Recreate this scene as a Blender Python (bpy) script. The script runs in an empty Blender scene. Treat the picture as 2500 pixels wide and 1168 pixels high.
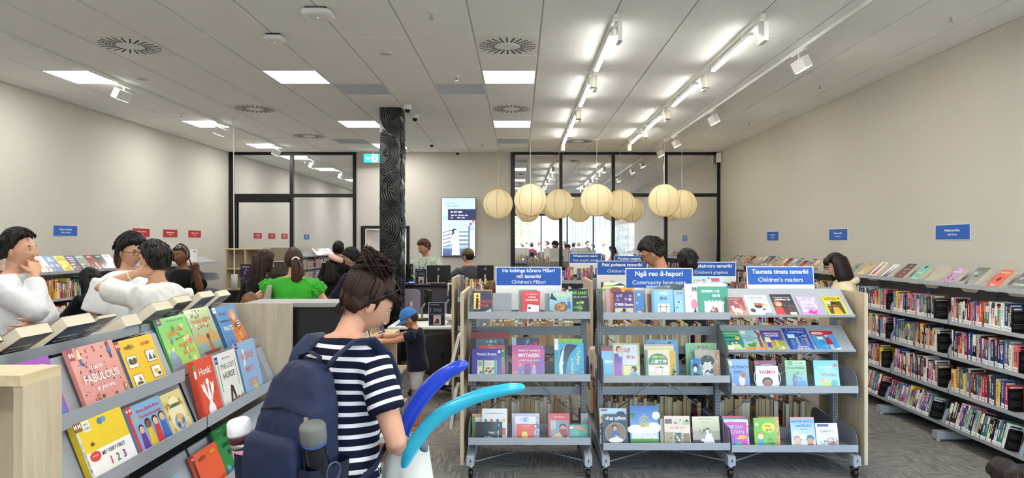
import bpy, math, random
import numpy as np
from mathutils import Vector, Matrix, noise

SC = bpy.context.scene
COL = SC.collection
PI = math.pi
R = math.radians

# ------------------------------------------------------------------ camera
CAMZ = 1.72          # eye height of the photographer
FPX = 1630.0         # focal length in pixels of a 2500 px wide frame
VX, VY = 1268.0, 592.0
cam_data = bpy.data.cameras.new('camera')
cam = bpy.data.objects.new('camera', cam_data)
COL.objects.link(cam)
cam_data.sensor_width = 36.0
cam_data.lens = 36.0 * FPX / 2500.0
cam_data.shift_x = -(VX - 1250.0) / 2500.0
cam_data.shift_y = (VY - 584.0) / 2500.0
cam_data.clip_start = 0.02
cam.location = (0, 0, CAMZ)
cam.rotation_euler = (PI / 2, 0, 0)
SC.camera = cam

def wx(px, Y): return (px - VX) * Y / FPX
def wz(py, Y): return CAMZ - (py - VY) * Y / FPX

# ------------------------------------------------------------------ world
world = bpy.data.worlds.new('world')
SC.world = world
world.use_nodes = True
wn = world.node_tree
wn.nodes.clear()
w_out = wn.nodes.new('ShaderNodeOutputWorld')
w_bg = wn.nodes.new('ShaderNodeBackground')
w_sky = wn.nodes.new('ShaderNodeTexSky')
w_sky.sky_type = 'NISHITA'
w_sky.sun_disc = False
w_sky.sun_elevation = R(50)
w_sky.air_density = 1.0
w_sky.dust_density = 3.0
w_bg.inputs['Strength'].default_value = 1.2
wn.links.new(w_sky.outputs[0], w_bg.inputs[0])
wn.links.new(w_bg.outputs[0], w_out.inputs[0])

SC.view_settings.view_transform = 'Standard'
SC.view_settings.look = 'None'
SC.view_settings.gamma = 1.0
SC.view_settings.use_curve_mapping = False
SC.view_settings.exposure = 1.88
PANEL_POWER = 8.6     # emission of a ceiling LED panel
TRACK_POWER = 13.0     # emission of a linear track lamp

# ------------------------------------------------------------------ colour and materials
def lin(c):
 return c / 12.92 if c <= 0.04045 else ((c + 0.055) / 1.055) ** 2.4
def hexc(h):
 if isinstance(h, (tuple, list)): return tuple(h[:3])
 h = h.lstrip('#')
 if len(h) == 3: h = ''.join(x * 2 for x in h)
 return tuple(lin(int(h[i:i + 2], 16) / 255) for i in (0, 2, 4))

MATS = {}
def mat(name, color='#808080', rough=0.5, metal=0.0, spec=0.5, var=0.0, vscale=8.0, bump=0.0, bscale=60.0, stretch=(1, 1, 1), emit=0.0, coat=0.0, sheen=0.0):
 """A plain procedural surface with a little noise in colour and relief."""
 if name in MATS: return MATS[name]
 m = bpy.data.materials.new(name)
 m.use_nodes = True
 nt = m.node_tree
 b = nt.nodes['Principled BSDF']
 c = hexc(color)
 b.inputs['Base Color'].default_value = (*c, 1)
 b.inputs['Roughness'].default_value = rough
 b.inputs['Metallic'].default_value = metal
 b.inputs['Specular IOR Level'].default_value = spec
 if coat: b.inputs['Coat Weight'].default_value = coat
 if sheen: b.inputs['Sheen Weight'].default_value = sheen
 if emit:
  b.inputs['Emission Color'].default_value = (*c, 1)
  b.inputs['Emission Strength'].default_value = emit
 if var or bump:
  tc = nt.nodes.new('ShaderNodeTexCoord')
  mp = nt.nodes.new('ShaderNodeMapping')
  mp.inputs['Scale'].default_value = stretch
  nt.links.new(tc.outputs['Object'], mp.inputs[0])
 if var:
  n = nt.nodes.new('ShaderNodeTexNoise')
  n.inputs['Scale'].default_value = vscale
  n.inputs['Detail'].default_value = 5
  nt.links.new(mp.outputs[0], n.inputs['Vector'])
  rmp = nt.nodes.new('ShaderNodeValToRGB')
  rmp.color_ramp.elements[0].position = 0.3
  rmp.color_ramp.elements[1].position = 0.7
  rmp.color_ramp.elements[0].color = (*[max(0, x * (1 - var)) for x in c], 1)
  rmp.color_ramp.elements[1].color = (*[min(1, x * (1 + var)) for x in c], 1)
  nt.links.new(n.outputs['Fac'], rmp.inputs[0])
  nt.links.new(rmp.outputs[0], b.inputs['Base Color'])
 if bump:
  n2 = nt.nodes.new('ShaderNodeTexNoise')
  n2.inputs['Scale'].default_value = bscale
  n2.inputs['Detail'].default_value = 4
  nt.links.new(mp.outputs[0], n2.inputs['Vector'])
  bp = nt.nodes.new('ShaderNodeBump')
  bp.inputs['Strength'].default_value = bump
  bp.inputs['Distance'].default_value = 0.01
  nt.links.new(n2.outputs['Fac'], bp.inputs['Height'])
  nt.links.new(bp.outputs[0], b.inputs['Normal'])
 MATS[name] = m
 return m

def attr_mat(name, rough=0.35, emit=0.0, coat=0.0, spec=0.5):
 """Printed surface: the colours are the print, stored per face in the attribute Col."""
 if name in MATS: return MATS[name]
 m = bpy.data.materials.new(name)
 m.use_nodes = True
 nt = m.node_tree
 b = nt.nodes['Principled BSDF']
 a = nt.nodes.new('ShaderNodeAttribute')
 a.attribute_name = 'Col'
 nt.links.new(a.outputs['Color'], b.inputs['Base Color'])
 b.inputs['Roughness'].default_value = rough
 b.inputs['Specular IOR Level'].default_value = spec
 if coat:
  b.inputs['Coat Weight'].default_value = coat
  b.inputs['Coat Roughness'].default_value = 0.08
 if emit:
  nt.links.new(a.outputs['Color'], b.inputs['Emission Color'])
  b.inputs['Emission Strength'].default_value = emit
 MATS[name] = m
 return m

def emit_mat(name, color, strength):
 if name in MATS: return MATS[name]
 m = bpy.data.materials.new(name)
 m.use_nodes = True
 nt = m.node_tree
 nt.nodes.remove(nt.nodes['Principled BSDF'])
 e = nt.nodes.new('ShaderNodeEmission')
 e.inputs[0].default_value = (*hexc(color), 1)
 e.inputs[1].default_value = strength
 nt.links.new(e.outputs[0], nt.nodes['Material Output'].inputs[0])
 MATS[name] = m
 return m

def wood_mat(name, c1, c2, axis=2, rough=0.45):
 if name in MATS: return MATS[name]
 m = bpy.data.materials.new(name)
 m.use_nodes = True
 nt = m.node_tree
 b = nt.nodes['Principled BSDF']
 tc = nt.nodes.new('ShaderNodeTexCoord')
 mp = nt.nodes.new('ShaderNodeMapping')
 sc = [14.0, 14.0, 14.0]; sc[axis] = 0.9
 mp.inputs['Scale'].default_value = sc
 n = nt.nodes.new('ShaderNodeTexNoise')
 n.inputs['Scale'].default_value = 3.0
 n.inputs['Detail'].default_value = 8
 n.inputs['Distortion'].default_value = 0.4
 r = nt.nodes.new('ShaderNodeValToRGB')
 r.color_ramp.elements[0].position = 0.3
 r.color_ramp.elements[1].position = 0.72
 r.color_ramp.elements[0].color = (*hexc(c1), 1)
 r.color_ramp.elements[1].color = (*hexc(c2), 1)
 nt.links.new(tc.outputs['Object'], mp.inputs[0])
 nt.links.new(mp.outputs[0], n.inputs['Vector'])
 nt.links.new(n.outputs['Fac'], r.inputs[0])
 nt.links.new(r.outputs[0], b.inputs['Base Color'])
 b.inputs['Roughness'].default_value = rough
 MATS[name] = m
 return m

def glass_mat(name, tint=(1, 1, 1), refl=0.12, rough=0.0):
 """Clear sheet: mostly see-through with a steady share of mirror reflection."""
 if name in MATS: return MATS[name]
 m = bpy.data.materials.new(name)
 m.use_nodes = True
 nt = m.node_tree
 nt.nodes.remove(nt.nodes['Principled BSDF'])
 t = nt.nodes.new('ShaderNodeBsdfTransparent')
 t.inputs[0].default_value = (*tint, 1)
 g = nt.nodes.new('ShaderNodeBsdfGlossy')
 g.inputs['Roughness'].default_value = rough
 mx = nt.nodes.new('ShaderNodeMixShader')
 mx.inputs[0].default_value = refl
 nt.links.new(t.outputs[0], mx.inputs[1])
 nt.links.new(g.outputs[0], mx.inputs[2])
 nt.links.new(mx.outputs[0], nt.nodes['Material Output'].inputs[0])
 MATS[name] = m
 return m

def mirror_glass(name, refl, dark=(0.02, 0.022, 0.025)):
 """Solar-coated glazing onto a dark room: a strong sharp reflection over near black."""
 m = bpy.data.materials.new(name)
 m.use_nodes = True
 nt = m.node_tree
 nt.nodes.remove(nt.nodes['Principled BSDF'])
 d = nt.nodes.new('ShaderNodeBsdfDiffuse')
 d.inputs[0].default_value = (*dark, 1)
 g = nt.nodes.new('ShaderNodeBsdfGlossy')
 g.inputs['Roughness'].default_value = 0.0
 g.inputs[0].default_value = (0.97, 0.98, 1, 1)
 mx = nt.nodes.new('ShaderNodeMixShader')
 mx.inputs[0].default_value = refl
 nt.links.new(d.outputs[0], mx.inputs[1])
 nt.links.new(g.outputs[0], mx.inputs[2])
 nt.links.new(mx.outputs[0], nt.nodes['Material Output'].inputs[0])
 MATS[name] = m
 return m

# ------------------------------------------------------------------ mesh builder
class MB:
 def __init__(self):
  self.v = []; self.f = []; self.m = []; self.c = []
  self.M = None; self.mi = 0; self.col = (0.5, 0.5, 0.5); self.smooth = []
  self.sm = False; self.vcols = None
 def _add(self, pts, faces, col=None, corner=None):
  o = len(self.v)
  if self.M is not None:
   M = self.M
   pts = [tuple(M @ Vector(p)) for p in pts]
  self.v.extend(tuple(p) for p in pts)
  for i, f in enumerate(faces):
   self.f.append(tuple(o + k for k in f))
   self.m.append(self.mi)
   self.smooth.append(self.sm)
   if corner is not None: self.c.append(corner[i])
   else: self.c.append(col if col is not None else self.col)
  return self
 def box(self, x0, x1, y0, y1, z0, z1, col=None):
  p = [(x0, y0, z0), (x1, y0, z0), (x1, y1, z0), (x0, y1, z0), (x0, y0, z1), (x1, y0, z1), (x1, y1, z1), (x0, y1, z1)]
  return self._add(p, [(0, 3, 2, 1), (4, 5, 6, 7), (0, 1, 5, 4), (1, 2, 6, 5), (2, 3, 7, 6), (3, 0, 4, 7)], col)
 def obox(self, c, s, M=None, col=None):
  """Box of size s at centre c, turned by the 3x3 M about c."""
  h = [x / 2 for x in s]
  p = []
  for sx, sy, sz in ((-1, -1, -1), (1, -1, -1), (1, 1, -1), (-1, 1, -1), (-1, -1, 1), (1, -1, 1), (1, 1, 1), (-1, 1, 1)):
   q = Vector((sx * h[0], sy * h[1], sz * h[2]))
   if M is not None: q = M @ q
   p.append((c[0] + q.x, c[1] + q.y, c[2] + q.z))
  return self._add(p, [(0, 3, 2, 1), (4, 5, 6, 7), (0, 1, 5, 4), (1, 2, 6, 5), (2, 3, 7, 6), (3, 0, 4, 7)], col)
 def prism(self, pts, axis, a, b, col=None):
  """Extrude a 2D outline along an axis (0, 1, 2) from a to b."""
  n = len(pts)
  def mk(p, t):
   return {0: (t, p[0], p[1]), 1: (p[0], t, p[1]), 2: (p[0], p[1], t)}[axis]
  v = [mk(p, a) for p in pts] + [mk(p, b) for p in pts]
  f = [tuple(range(n))[::-1], tuple(range(n, 2 * n))] + [(i, (i + 1) % n, n + (i + 1) % n, n + i) for i in range(n)]
  return self._add(v, f, col)
 def rings(self, rings, cap0=True, cap1=True, col=None, cols=None):
  n = len(rings[0])
  v = [p for r in rings for p in r]
  f = []; cc = []
  for i in range(len(rings) - 1):
   for j in range(n):
    k = (j + 1) % n
    f.append((i * n + j, i * n + k, (i + 1) * n + k, (i + 1) * n + j))
    cc.append(cols[i] if cols else (col or self.col))
  if cap0: f.append(tuple(range(n))[::-1]); cc.append(cols[0] if cols else (col or self.col))
  if cap1: f.append(tuple(range((len(rings) - 1) * n, len(rings) * n))); cc.append(cols[-1] if cols else (col or self.col))
  return self._add(v, f, None, cc)
 def tube(self, path, rad, n=8, caps=True, flat=1.0, up=None, col=None):
  """A round (or flattened) tube along a path; rad is one radius or one for each point."""
  P = [Vector(p) for p in path]
  if not isinstance(rad, (list, tuple)): rad = [rad] * len(P)
  rs = []
  ref = Vector(up) if up is not None else None
  prev = None
  for i, p in enumerate(P):
   t = (P[min(i + 1, len(P) - 1)] - P[max(i - 1, 0)])
   t = t.normalized() if t.length > 1e-9 else Vector((0, 0, 1))
   if prev is None:
    a = ref if ref is not None else (Vector((0, 0, 1)) if abs(t.z) < 0.9 else Vector((1, 0, 0)))
    a = (a - t * a.dot(t)).normalized()
   else:
    a = prev - t * prev.dot(t)
    a = a.normalized() if a.length > 1e-6 else prev
   prev = a
   b = t.cross(a)
   r = rad[i]
   rs.append([tuple(p + a * (r * flat * math.cos(2 * PI * k / n)) + b * (r * math.sin(2 * PI * k / n))) for k in range(n)])
  return self.rings(rs, caps, caps, col)
 def lathe(self, prof, n=16, cx=0, cy=0, col=None, cap=True):
  rs = [[(cx + max(r, 1e-4) * math.cos(2 * PI * k / n), cy + max(r, 1e-4) * math.sin(2 * PI * k / n), z) for k in range(n)] for r, z in prof]
  return self.rings(rs, cap, cap, col)
 def ell(self, c, r, n=14, k=9, M=None, col=None):
  """Ellipsoid."""
  rs = []
  for i in range(k + 1):
   t = -PI / 2 + PI * i / k
   rr = max(math.cos(t), 0.02)
   ring = []
   for j in range(n):
    a = 2 * PI * j / n
    q = Vector((r[0] * rr * math.cos(a), r[1] * rr * math.sin(a), r[2] * math.sin(t)))
    if M is not None: q = M @ q
    ring.append((c[0] + q.x, c[1] + q.y, c[2] + q.z))
   rs.append(ring)
  return self.rings(rs, True, True, col)
 def join(self, o):
  n = len(self.v)
  M = self.M
  self.v.extend(tuple(M @ Vector(p)) if M is not None else p for p in o.v)
  self.f.extend(tuple(n + k for k in f) for f in o.f)
  self.m.extend(o.m); self.c.extend(o.c); self.smooth.extend(o.smooth)
  return self
 def bounds(self):
  a = np.array(self.v)
  return a.min(0), a.max(0)
 def mesh(self, name, mats, off=(0, 0, 0)):
  me = bpy.data.meshes.new(name)
  if any(off): vs = [(p[0] - off[0], p[1] - off[1], p[2] - off[2]) for p in self.v]
  else: vs = self.v
  me.from_pydata(vs, [], self.f)
  if not isinstance(mats, (list, tuple)): mats = [mats]
  for m in mats: me.materials.append(m)
  if len(mats) > 1: me.polygons.foreach_set('material_index', self.m)
  if any(self.smooth): me.polygons.foreach_set('use_smooth', self.smooth)
  if any(m.name.startswith('print') for m in mats):
   at = me.color_attributes.new('Col', 'FLOAT_COLOR', 'CORNER')
   buf = []
   for f, c in zip(self.f, self.c):
    if isinstance(c, list):
     for q in c: buf.extend((q[0], q[1], q[2], 1.0))
    else: buf.extend((c[0], c[1], c[2], 1.0) * len(f))
   at.data.foreach_set('color', buf)
  me.update()
  return me

def link(name, me, parent=None, loc=None, rot=None):
 o = bpy.data.objects.new(name, me)
 COL.objects.link(o)
 if parent is not None: o.parent = parent
 if loc is not None: o.location = loc
 if rot is not None: o.rotation_euler = rot
 return o

LABELS = {}
def tag(o, label, cat, group=None):
 n = len(label.split())
 if not 4 <= n <= 16: print('LABEL LENGTH', n, label)
 if label in LABELS and not (group and LABELS[label] == group): print('DUP LABEL', label)
 LABELS[label] = group
 o['label'] = label; o['category'] = cat
 if group: o['group'] = group
 return o

def bev(o, w=0.003, seg=1):
 b = o.modifiers.new('edge', 'BEVEL')
 b.width = w; b.segments = seg; b.limit_method = 'ANGLE'; b.angle_limit = R(40)
 return o

def thing(name, label, cat, parts, group=None, loc=None, rot=None, root=None, bevel=0.0, kind=None):
 """One top-level thing. parts: (name, MB, material, [sub-parts]); root: (MB, material) when the thing itself has a mesh.
 Without loc the shapes are in world coordinates and the origin goes to the middle of the thing's base."""
 allmb = ([root[0]] if root else []) + [p[1] for p in parts] + [s[1] for p in parts if len(p) > 3 for s in p[3]]
 off = (0, 0, 0)
 if loc is None:
  lo = np.min([m.bounds()[0] for m in allmb], 0); hi = np.max([m.bounds()[1] for m in allmb], 0)
  off = (float(lo[0] + hi[0]) / 2, float(lo[1] + hi[1]) / 2, float(lo[2]))
  loc = off
 me = root[0].mesh(name, root[1], off) if root else None
 o = link(name, me, None, loc, rot)
 if bevel and root: bev(o, bevel)
 if kind: o['kind'] = kind
 elif label: tag(o, label, cat, group)
 for p in parts:
  c = link(p[0], p[1].mesh(p[0], p[2], off), o)
  if bevel: bev(c, bevel)
  if len(p) > 3:
   for s in p[3]:
    d = link(s[0], s[1].mesh(s[0], s[2], off), c)
    if bevel: bev(d, bevel)
 return o

def struct(name, mb, m, parts=()):
 o = link(name, mb.mesh(name, m))
 o['kind'] = 'structure'
 for p in parts: link(p[0], p[1].mesh(p[0], p[2]), o)
 return o

def dup(o, loc=None, rot=None, label=None, group=None, scale=None):
 c = o.copy(); COL.objects.link(c)
 if loc is not None: c.location = loc
 if rot is not None: c.rotation_euler = rot
 if scale is not None: c.scale = scale
 if label: tag(c, label, o['category'], group or o.get('group'))
 for ch in o.children:
  d = ch.copy(); COL.objects.link(d); d.parent = c
  for g in ch.children:
   e = g.copy(); COL.objects.link(e); e.parent = d
 return c

# ------------------------------------------------------------------ lettering and print
_TXT = {}
TXSC = bpy.data.scenes.new('lettering')       # scratch scene in which outlines are filled
def text_mesh(s, bold=0.0):
 key = (s, bold)
 if key in _TXT: return _TXT[key]
 cu = bpy.data.curves.new('lettering', 'FONT')
 cu.body = s; cu.size = 1.0; cu.resolution_u = 2; cu.offset = min(bold, 0.018)
 cu.fill_mode = 'FRONT'
 ob = bpy.data.objects.new('lettering', cu)
 TXSC.collection.objects.link(ob)
 TXSC.view_layers[0].update()
 dg = TXSC.view_layers[0].depsgraph
 me = ob.evaluated_get(dg).to_mesh()
 n = len(me.vertices)
 co = np.zeros(n * 3); me.vertices.foreach_get('co', co)
 co = co.reshape(-1, 3)[:, :2] if n else np.zeros((0, 2))
 fs = [tuple(p.vertices) for p in me.polygons]
 ob.to_mesh_clear()
 bpy.data.objects.remove(ob); bpy.data.curves.remove(cu)
 if n:
  x0, x1 = co[:, 0].min(), co[:, 0].max()
 else: x0 = x1 = 0
 _TXT[key] = (co, fs, x0, x1)
 return _TXT[key]

class Sheet(MB):
 """A flat print on the plane y = 0 facing -Y: u runs 0..1 across the width w, v 0..1 up the height h."""
 def __init__(self, w, h, gap=0.00025, y=0.0):
  super().__init__()
  self.w = w; self.h = h; self.y = y; self.gap = gap; self.layer = 0
 def P(self, u, v):
  return ((u - 0.5) * self.w, self.y - self.layer * self.gap, v * self.h)
 def nxt(self): self.layer += 1
 def rect(self, u0, v0, u1, v1, c, c2=None):
  self.nxt(); c = hexc(c)
  p = [self.P(u0, v0), self.P(u1, v0), self.P(u1, v1), self.P(u0, v1)]
  if c2 is not None:
   c2 = hexc(c2)
   self._add(p, [(0, 1, 2, 3)], None, [[c2, c2, c, c]])
  else: self._add(p, [(0, 1, 2, 3)], c)
  return self
 def poly(self, pts, c):
  self.nxt(); self._add([self.P(*p) for p in pts], [tuple(range(len(pts)))], hexc(c)); return self
 def ell_(self, u, v, ru, c, rv=None, n=14, a0=0, a1=360, rot=0):
  self.nxt()
  if rv is None: rv = ru * self.w / self.h
  pts = []
  for i in range(n + (0 if a1 - a0 == 360 else 1)):
   a = R(a0 + (a1 - a0) * i / n)
   x = ru * self.w * math.cos(a); z = rv * self.h * math.sin(a)
   if rot:
    q = R(rot); x, z = x * math.cos(q) - z * math.sin(q), x * math.sin(q) + z * math.cos(q)
   pts.append((u + x / self.w, v + z / self.h))
  self._add([self.P(*p) for p in pts], [tuple(range(len(pts)))], hexc(c)); return self
 def ring(self, u, v, ru, c, t=0.2, n=20):
  self.nxt(); rv = ru * self.w / self.h; pts = []; f = []
  for i in range(n):
   a = 2 * PI * i / n
   pts.append(self.P(u + ru * math.cos(a), v + rv * math.sin(a)))
   pts.append(self.P(u + ru * (1 - t) * math.cos(a), v + rv * (1 - t) * math.sin(a)))
   j = (i + 1) % n
   f.append((2 * i, 2 * i + 1, 2 * j + 1, 2 * j))
  self._add(pts, f, hexc(c)); return self
 def text(self, s, u, v, size, c, bold=0.0, align='c', maxw=None, rot=0, squash=1.0):
  """size: letter size as a share of the sheet's height."""
  self.nxt()
  co, fs, x0, x1 = text_mesh(s, bold)
  k = size * self.h * 1.0
  kx = k * squash
  wd = (x1 - x0) * kx
  if maxw and align == 'c' and abs(rot) < 45: maxw = min(maxw, 1.94 * min(u, 1 - u))
  if maxw and wd > maxw * self.w: kx *= maxw * self.w / wd; wd = maxw * self.w
  ox = {'c': -(x0 + x1) / 2, 'l': -x0, 'r': -x1}[align] * kx
  cu, cv, y0 = (u - 0.5) * self.w, v * self.h, self.y - self.layer * self.gap
  ca, sa = math.cos(R(rot)), math.sin(R(rot))
  pts = []
  for x, z in co:
   a = ox + x * kx; b = z * k - 0.35 * k
   pts.append((cu + a * ca - b * sa, y0, cv + a * sa + b * ca))
  self._add(pts, fs, hexc(c)); return self
 def specks(self, n, u0, v0, u1, v1, size, cols, rng, rv=1.0):
  self.nxt()
  cols = [hexc(c) for c in cols]
  for _ in range(n):
   u, v = rng.uniform(u0, u1), rng.uniform(v0, v1)
   s = size * rng.uniform(0.5, 1.3); a = rng.uniform(0, 6.3); k = rng.choice((3, 4, 5, 6))
   s2 = s * self.w / self.h * rv
   s = min(s, u - u0 + 0.3 * s, u1 - u + 0.3 * s)
   self._add([self.P(min(max(u + s * math.cos(a + 6.283 * i / k), u0), u1), min(max(v + s2 * math.sin(a + 6.283 * i / k), v0), v1)) for i in range(k)], [tuple(range(k))], rng.choice(cols))
   self.layer += 0.02
  self.nxt()
  return self
 def person(self, u, v, s, shirt, hair='#2a1c14', skin='#d9a27c', legs=None):
  """A little drawn figure of height s (share of sheet height) standing at u, v."""
  r = s * 0.13 * self.h / self.w
  if legs: self.rect(u - r * 0.8, v, u + r * 0.8, v + s * 0.45, legs)
  b = v + s * (0.38 if legs else 0)
  self.poly([(u - r * 1.5, b), (u + r * 1.5, b), (u + r * 0.9, v + s * 0.76), (u - r * 0.9, v + s * 0.76)], shirt)
  self.ell_(u, v + s * 0.9, r * 1.12, hair, s * 0.145)
  self.ell_(u, v + s * 0.87, r * 0.92, skin, s * 0.115)
  return self

PRINT = attr_mat('print_glossy', 0.3, coat=0.25)
PRINTM = attr_mat('print_matte', 0.6, spec=0.3)
SCREEN = attr_mat('print_screen', 0.3, emit=0.38)
# ------------------------------------------------------------------ shared materials
WALL = mat('wall_paint', '#c2beb5', 0.85, spec=0.2, var=0.02, vscale=1.2, bump=0.03, bscale=180)
TILE = mat('ceiling_tile_paint', '#efeeea', 0.9, spec=0.1, var=0.015, vscale=4, bump=0.08, bscale=260)
GRID = mat('ceiling_grid_paint', '#cfcdc9', 0.7)
BLACKAL = mat('black_aluminium', '#0c0c0e', 0.35, metal=0.2)
WHITEP = mat('white_plastic', '#e6e5e1', 0.45)
GREYP = mat('grey_plastic', '#8d8f90', 0.5)
BLACKP = mat('black_plastic', '#0e0e10', 0.4)
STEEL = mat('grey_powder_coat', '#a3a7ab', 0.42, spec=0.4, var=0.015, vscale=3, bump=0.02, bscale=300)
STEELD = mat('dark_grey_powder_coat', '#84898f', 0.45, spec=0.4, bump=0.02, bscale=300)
CHROME = mat('chrome', '#c9ccd0', 0.18, metal=1.0)
WOOD = wood_mat('pale_birch', '#b9a68a', '#cdbd9f', 2)
WOODH = wood_mat('pale_birch_flat', '#c6b087', '#d8c7a2', 1)
LED = emit_mat('led_panel', '#fffdf8', PANEL_POWER)
LEDT = emit_mat('led_track', '#fffdf6', TRACK_POWER)
CLEAR = glass_mat('clear_sheet', (0.96, 0.98, 0.98), 0.1)
XL, XR, YB, YF, ZC = -6.02, 4.16, 13.85, -3.0, 3.59
T = 0.12

# ------------------------------------------------------------------ carpet
def carpet():
 m = bpy.data.materials.new('loop_carpet')
 m.use_nodes = True
 nt = m.node_tree; N = nt.nodes; L = nt.links
 b = N['Principled BSDF']
 tc = N.new('ShaderNodeTexCoord')
 ck = N.new('ShaderNodeTexChecker'); ck.inputs['Scale'].default_value = 1.0 / 0.5
 L.new(tc.outputs['Object'], ck.inputs['Vector'])
 ns = []
 for sc in ((70, 5, 1), (5, 70, 1)):
  mp = N.new('ShaderNodeMapping'); mp.inputs['Scale'].default_value = sc
  n = N.new('ShaderNodeTexNoise'); n.inputs['Scale'].default_value = 1.0; n.inputs['Detail'].default_value = 6; n.inputs['Roughness'].default_value = 0.7
  L.new(tc.outputs['Object'], mp.inputs[0]); L.new(mp.outputs[0], n.inputs['Vector']); ns.append(n)
 mx = N.new('ShaderNodeMix'); mx.data_type = 'FLOAT'
 L.new(ck.outputs['Fac'], mx.inputs[0]); L.new(ns[0].outputs['Fac'], mx.inputs[2]); L.new(ns[1].outputs['Fac'], mx.inputs[3])
 n3 = N.new('ShaderNodeTexNoise'); n3.inputs['Scale'].default_value = 140; n3.inputs['Detail'].default_value = 3
 L.new(tc.outputs['Object'], n3.inputs['Vector'])
 add = N.new('ShaderNodeMath'); add.operation = 'MULTIPLY_ADD'; add.inputs[1].default_value = 0.45
 L.new(n3.outputs['Fac'], add.inputs[0]); L.new(mx.outputs[0], add.inputs[2])
 r = N.new('ShaderNodeValToRGB')
 e = r.color_ramp.elements
 e[0].position = 0.5; e[0].color = (*hexc('#4c4a48'), 1)
 e[1].position = 0.95; e[1].color = (*hexc('#b3aea7'), 1)
 k = e.new(0.7); k.color = (*hexc('#7f7b75'), 1)
 L.new(add.outputs[0], r.inputs[0]); L.new(r.outputs[0], b.inputs['Base Color'])
 b.inputs['Roughness'].default_value = 0.95; b.inputs['Specular IOR Level'].default_value = 0.1
 bp = N.new('ShaderNodeBump'); bp.inputs['Strength'].default_value = 0.5; bp.inputs['Distance'].default_value = 0.008
 L.new(add.outputs[0], bp.inputs['Height']); L.new(bp.outputs[0], b.inputs['Normal'])
 return m
struct('floor', MB().box(XL - T, XR + T, YF - T, YB + T, -0.1, 0.0), carpet())

# ------------------------------------------------------------------ walls
struct('wall_left', MB().box(XL - T, XL, YF - T, YB + T, 0, ZC + 0.05), WALL)
# the side wall by the fiction shelves has a shopfront window near the entrance
SW0, SW1, SWT = -2.5, 3.6, 2.45
mb = MB().box(XR, XR + T, SW1, YB + T, 0, ZC + 0.05).box(XR, XR + T, YF - T, SW0, 0, ZC + 0.05).box(XR, XR + T, SW0, SW1, SWT, ZC + 0.05).box(XR, XR + T, SW0, SW1, 0, 0.4)
struct('wall_right', mb, WALL)
DX0, DX1, DZ = -3.22, -2.34, 2.0
mb = MB().box(-3.4, DX0, YB, YB + T, 0, ZC + 0.05).box(DX1, -0.18, YB, YB + T, 0, ZC + 0.05).box(DX0, DX1, YB, YB + T, DZ, ZC + 0.05)
struct('wall_back', mb, WALL)
FX = -0.6
mb = MB().box(XL, FX, YF - T, YF, 0, ZC + 0.05).box(FX, XR, YF - T, YF, 3.02, ZC + 0.05)
struct('wall_front', mb, WALL)
struct('baseboard_left', MB().box(XL, XL + 0.012, YF, YB, 0, 0.09), BLACKAL)
struct('baseboard_right', MB().box(XR - 0.012, XR, SW1, YB, 0, 0.09), BLACKAL)
struct('baseboard_back', MB().box(-2.3, -0.2, YB - 0.012, YB, 0, 0.09), BLACKAL)

# back glazing
MIR = mirror_glass('coated_glazing', 0.88)
MIR2 = mirror_glass('coated_glazing_tinted', 0.74)
def glazing(name, x0, x1, mulls, transom, m, pane_mat, extra=()):
 y0, y1 = YB - 0.03, YB + 0.06
 fr = MB()
 parts = []
 xs = [x0] + mulls + [x1]
 fr.box(x0, x0 + 0.09, y0, y1, 0, ZC).box(x1 - 0.07, x1, y0, y1, 0, ZC).box(x0 + 0.09, x1 - 0.07, y0, y1, ZC - 0.06, ZC).box(x0 + 0.09, x1 - 0.07, y0, y1, 0, 0.06)
 o = struct(name, fr, m)
 for a in mulls: link('mullion', MB().box(a - 0.035, a + 0.035, y0, y1, 0.06, ZC - 0.06).mesh('mullion', m), o)
 for i in range(len(xs) - 1):
  a = xs[i] + (0.09 if i == 0 else 0.035); b = xs[i + 1] - (0.07 if i == len(xs) - 2 else 0.035)
  link('transom', MB().box(a, b, y0, y1, transom - 0.035, transom + 0.035).mesh('transom', m), o)
  for z0, z1 in ((0.06, transom - 0.035), (transom + 0.035, ZC - 0.06)):
   link('pane', MB().box(a, b, YB + 0.01, YB + 0.02, z0, z1).mesh('pane', pane_mat), o)
 for nm, mbx, mt in extra: link(nm, mbx.mesh(nm, mt), o)
 return o
ex = [('door_frame', MB().box(-5.93, -4.76, YB - 0.05, YB - 0.03, 2.55, 2.66).box(-5.93, -5.85, YB - 0.05, YB - 0.03, 0.06, 2.55), BLACKAL)]
glazing('window_1', XL, -3.38, [-4.72], 2.69, BLACKAL, MIR, ex)
glazing('window_2', -0.18, XR, [wx(1369, YB), wx(1497, YB), wx(1625, YB)], 2.70, BLACKAL, MIR2)

# staff door, standing a little open
fr = MB().box(DX0 - 0.06, DX0, YB - 0.04, YB + T, 0, DZ + 0.06).box(DX1, DX1 + 0.06, YB - 0.04, YB + T, 0, DZ + 0.06).box(DX0, DX1, YB - 0.04, YB + T, DZ, DZ + 0.06)
d = struct('door_1', fr, BLACKAL)
leaf = MB(); leaf.M = Matrix.Translation((DX0 + 0.03, YB + 0.06, 0)) @ Matrix.Rotation(R(28), 4, 'Z')
leaf.box(0, 0.84, -0.02, 0.02, 0.01, DZ - 0.01)
lf = link('leaf', leaf.mesh('leaf', mat('door_paint', '#cfc8bf', 0.5)), d)
hd = MB(); hd.M = leaf.M
hd.tube([(0.78, -0.02, 1.02), (0.78, -0.07, 1.02), (0.66, -0.07, 1.02)], 0.01, 8).box(0.755, 0.8, -0.026, -0.02, 0.93, 1.12)
link('handle', hd.mesh('handle', CHROME), lf)
hg = MB()
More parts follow.
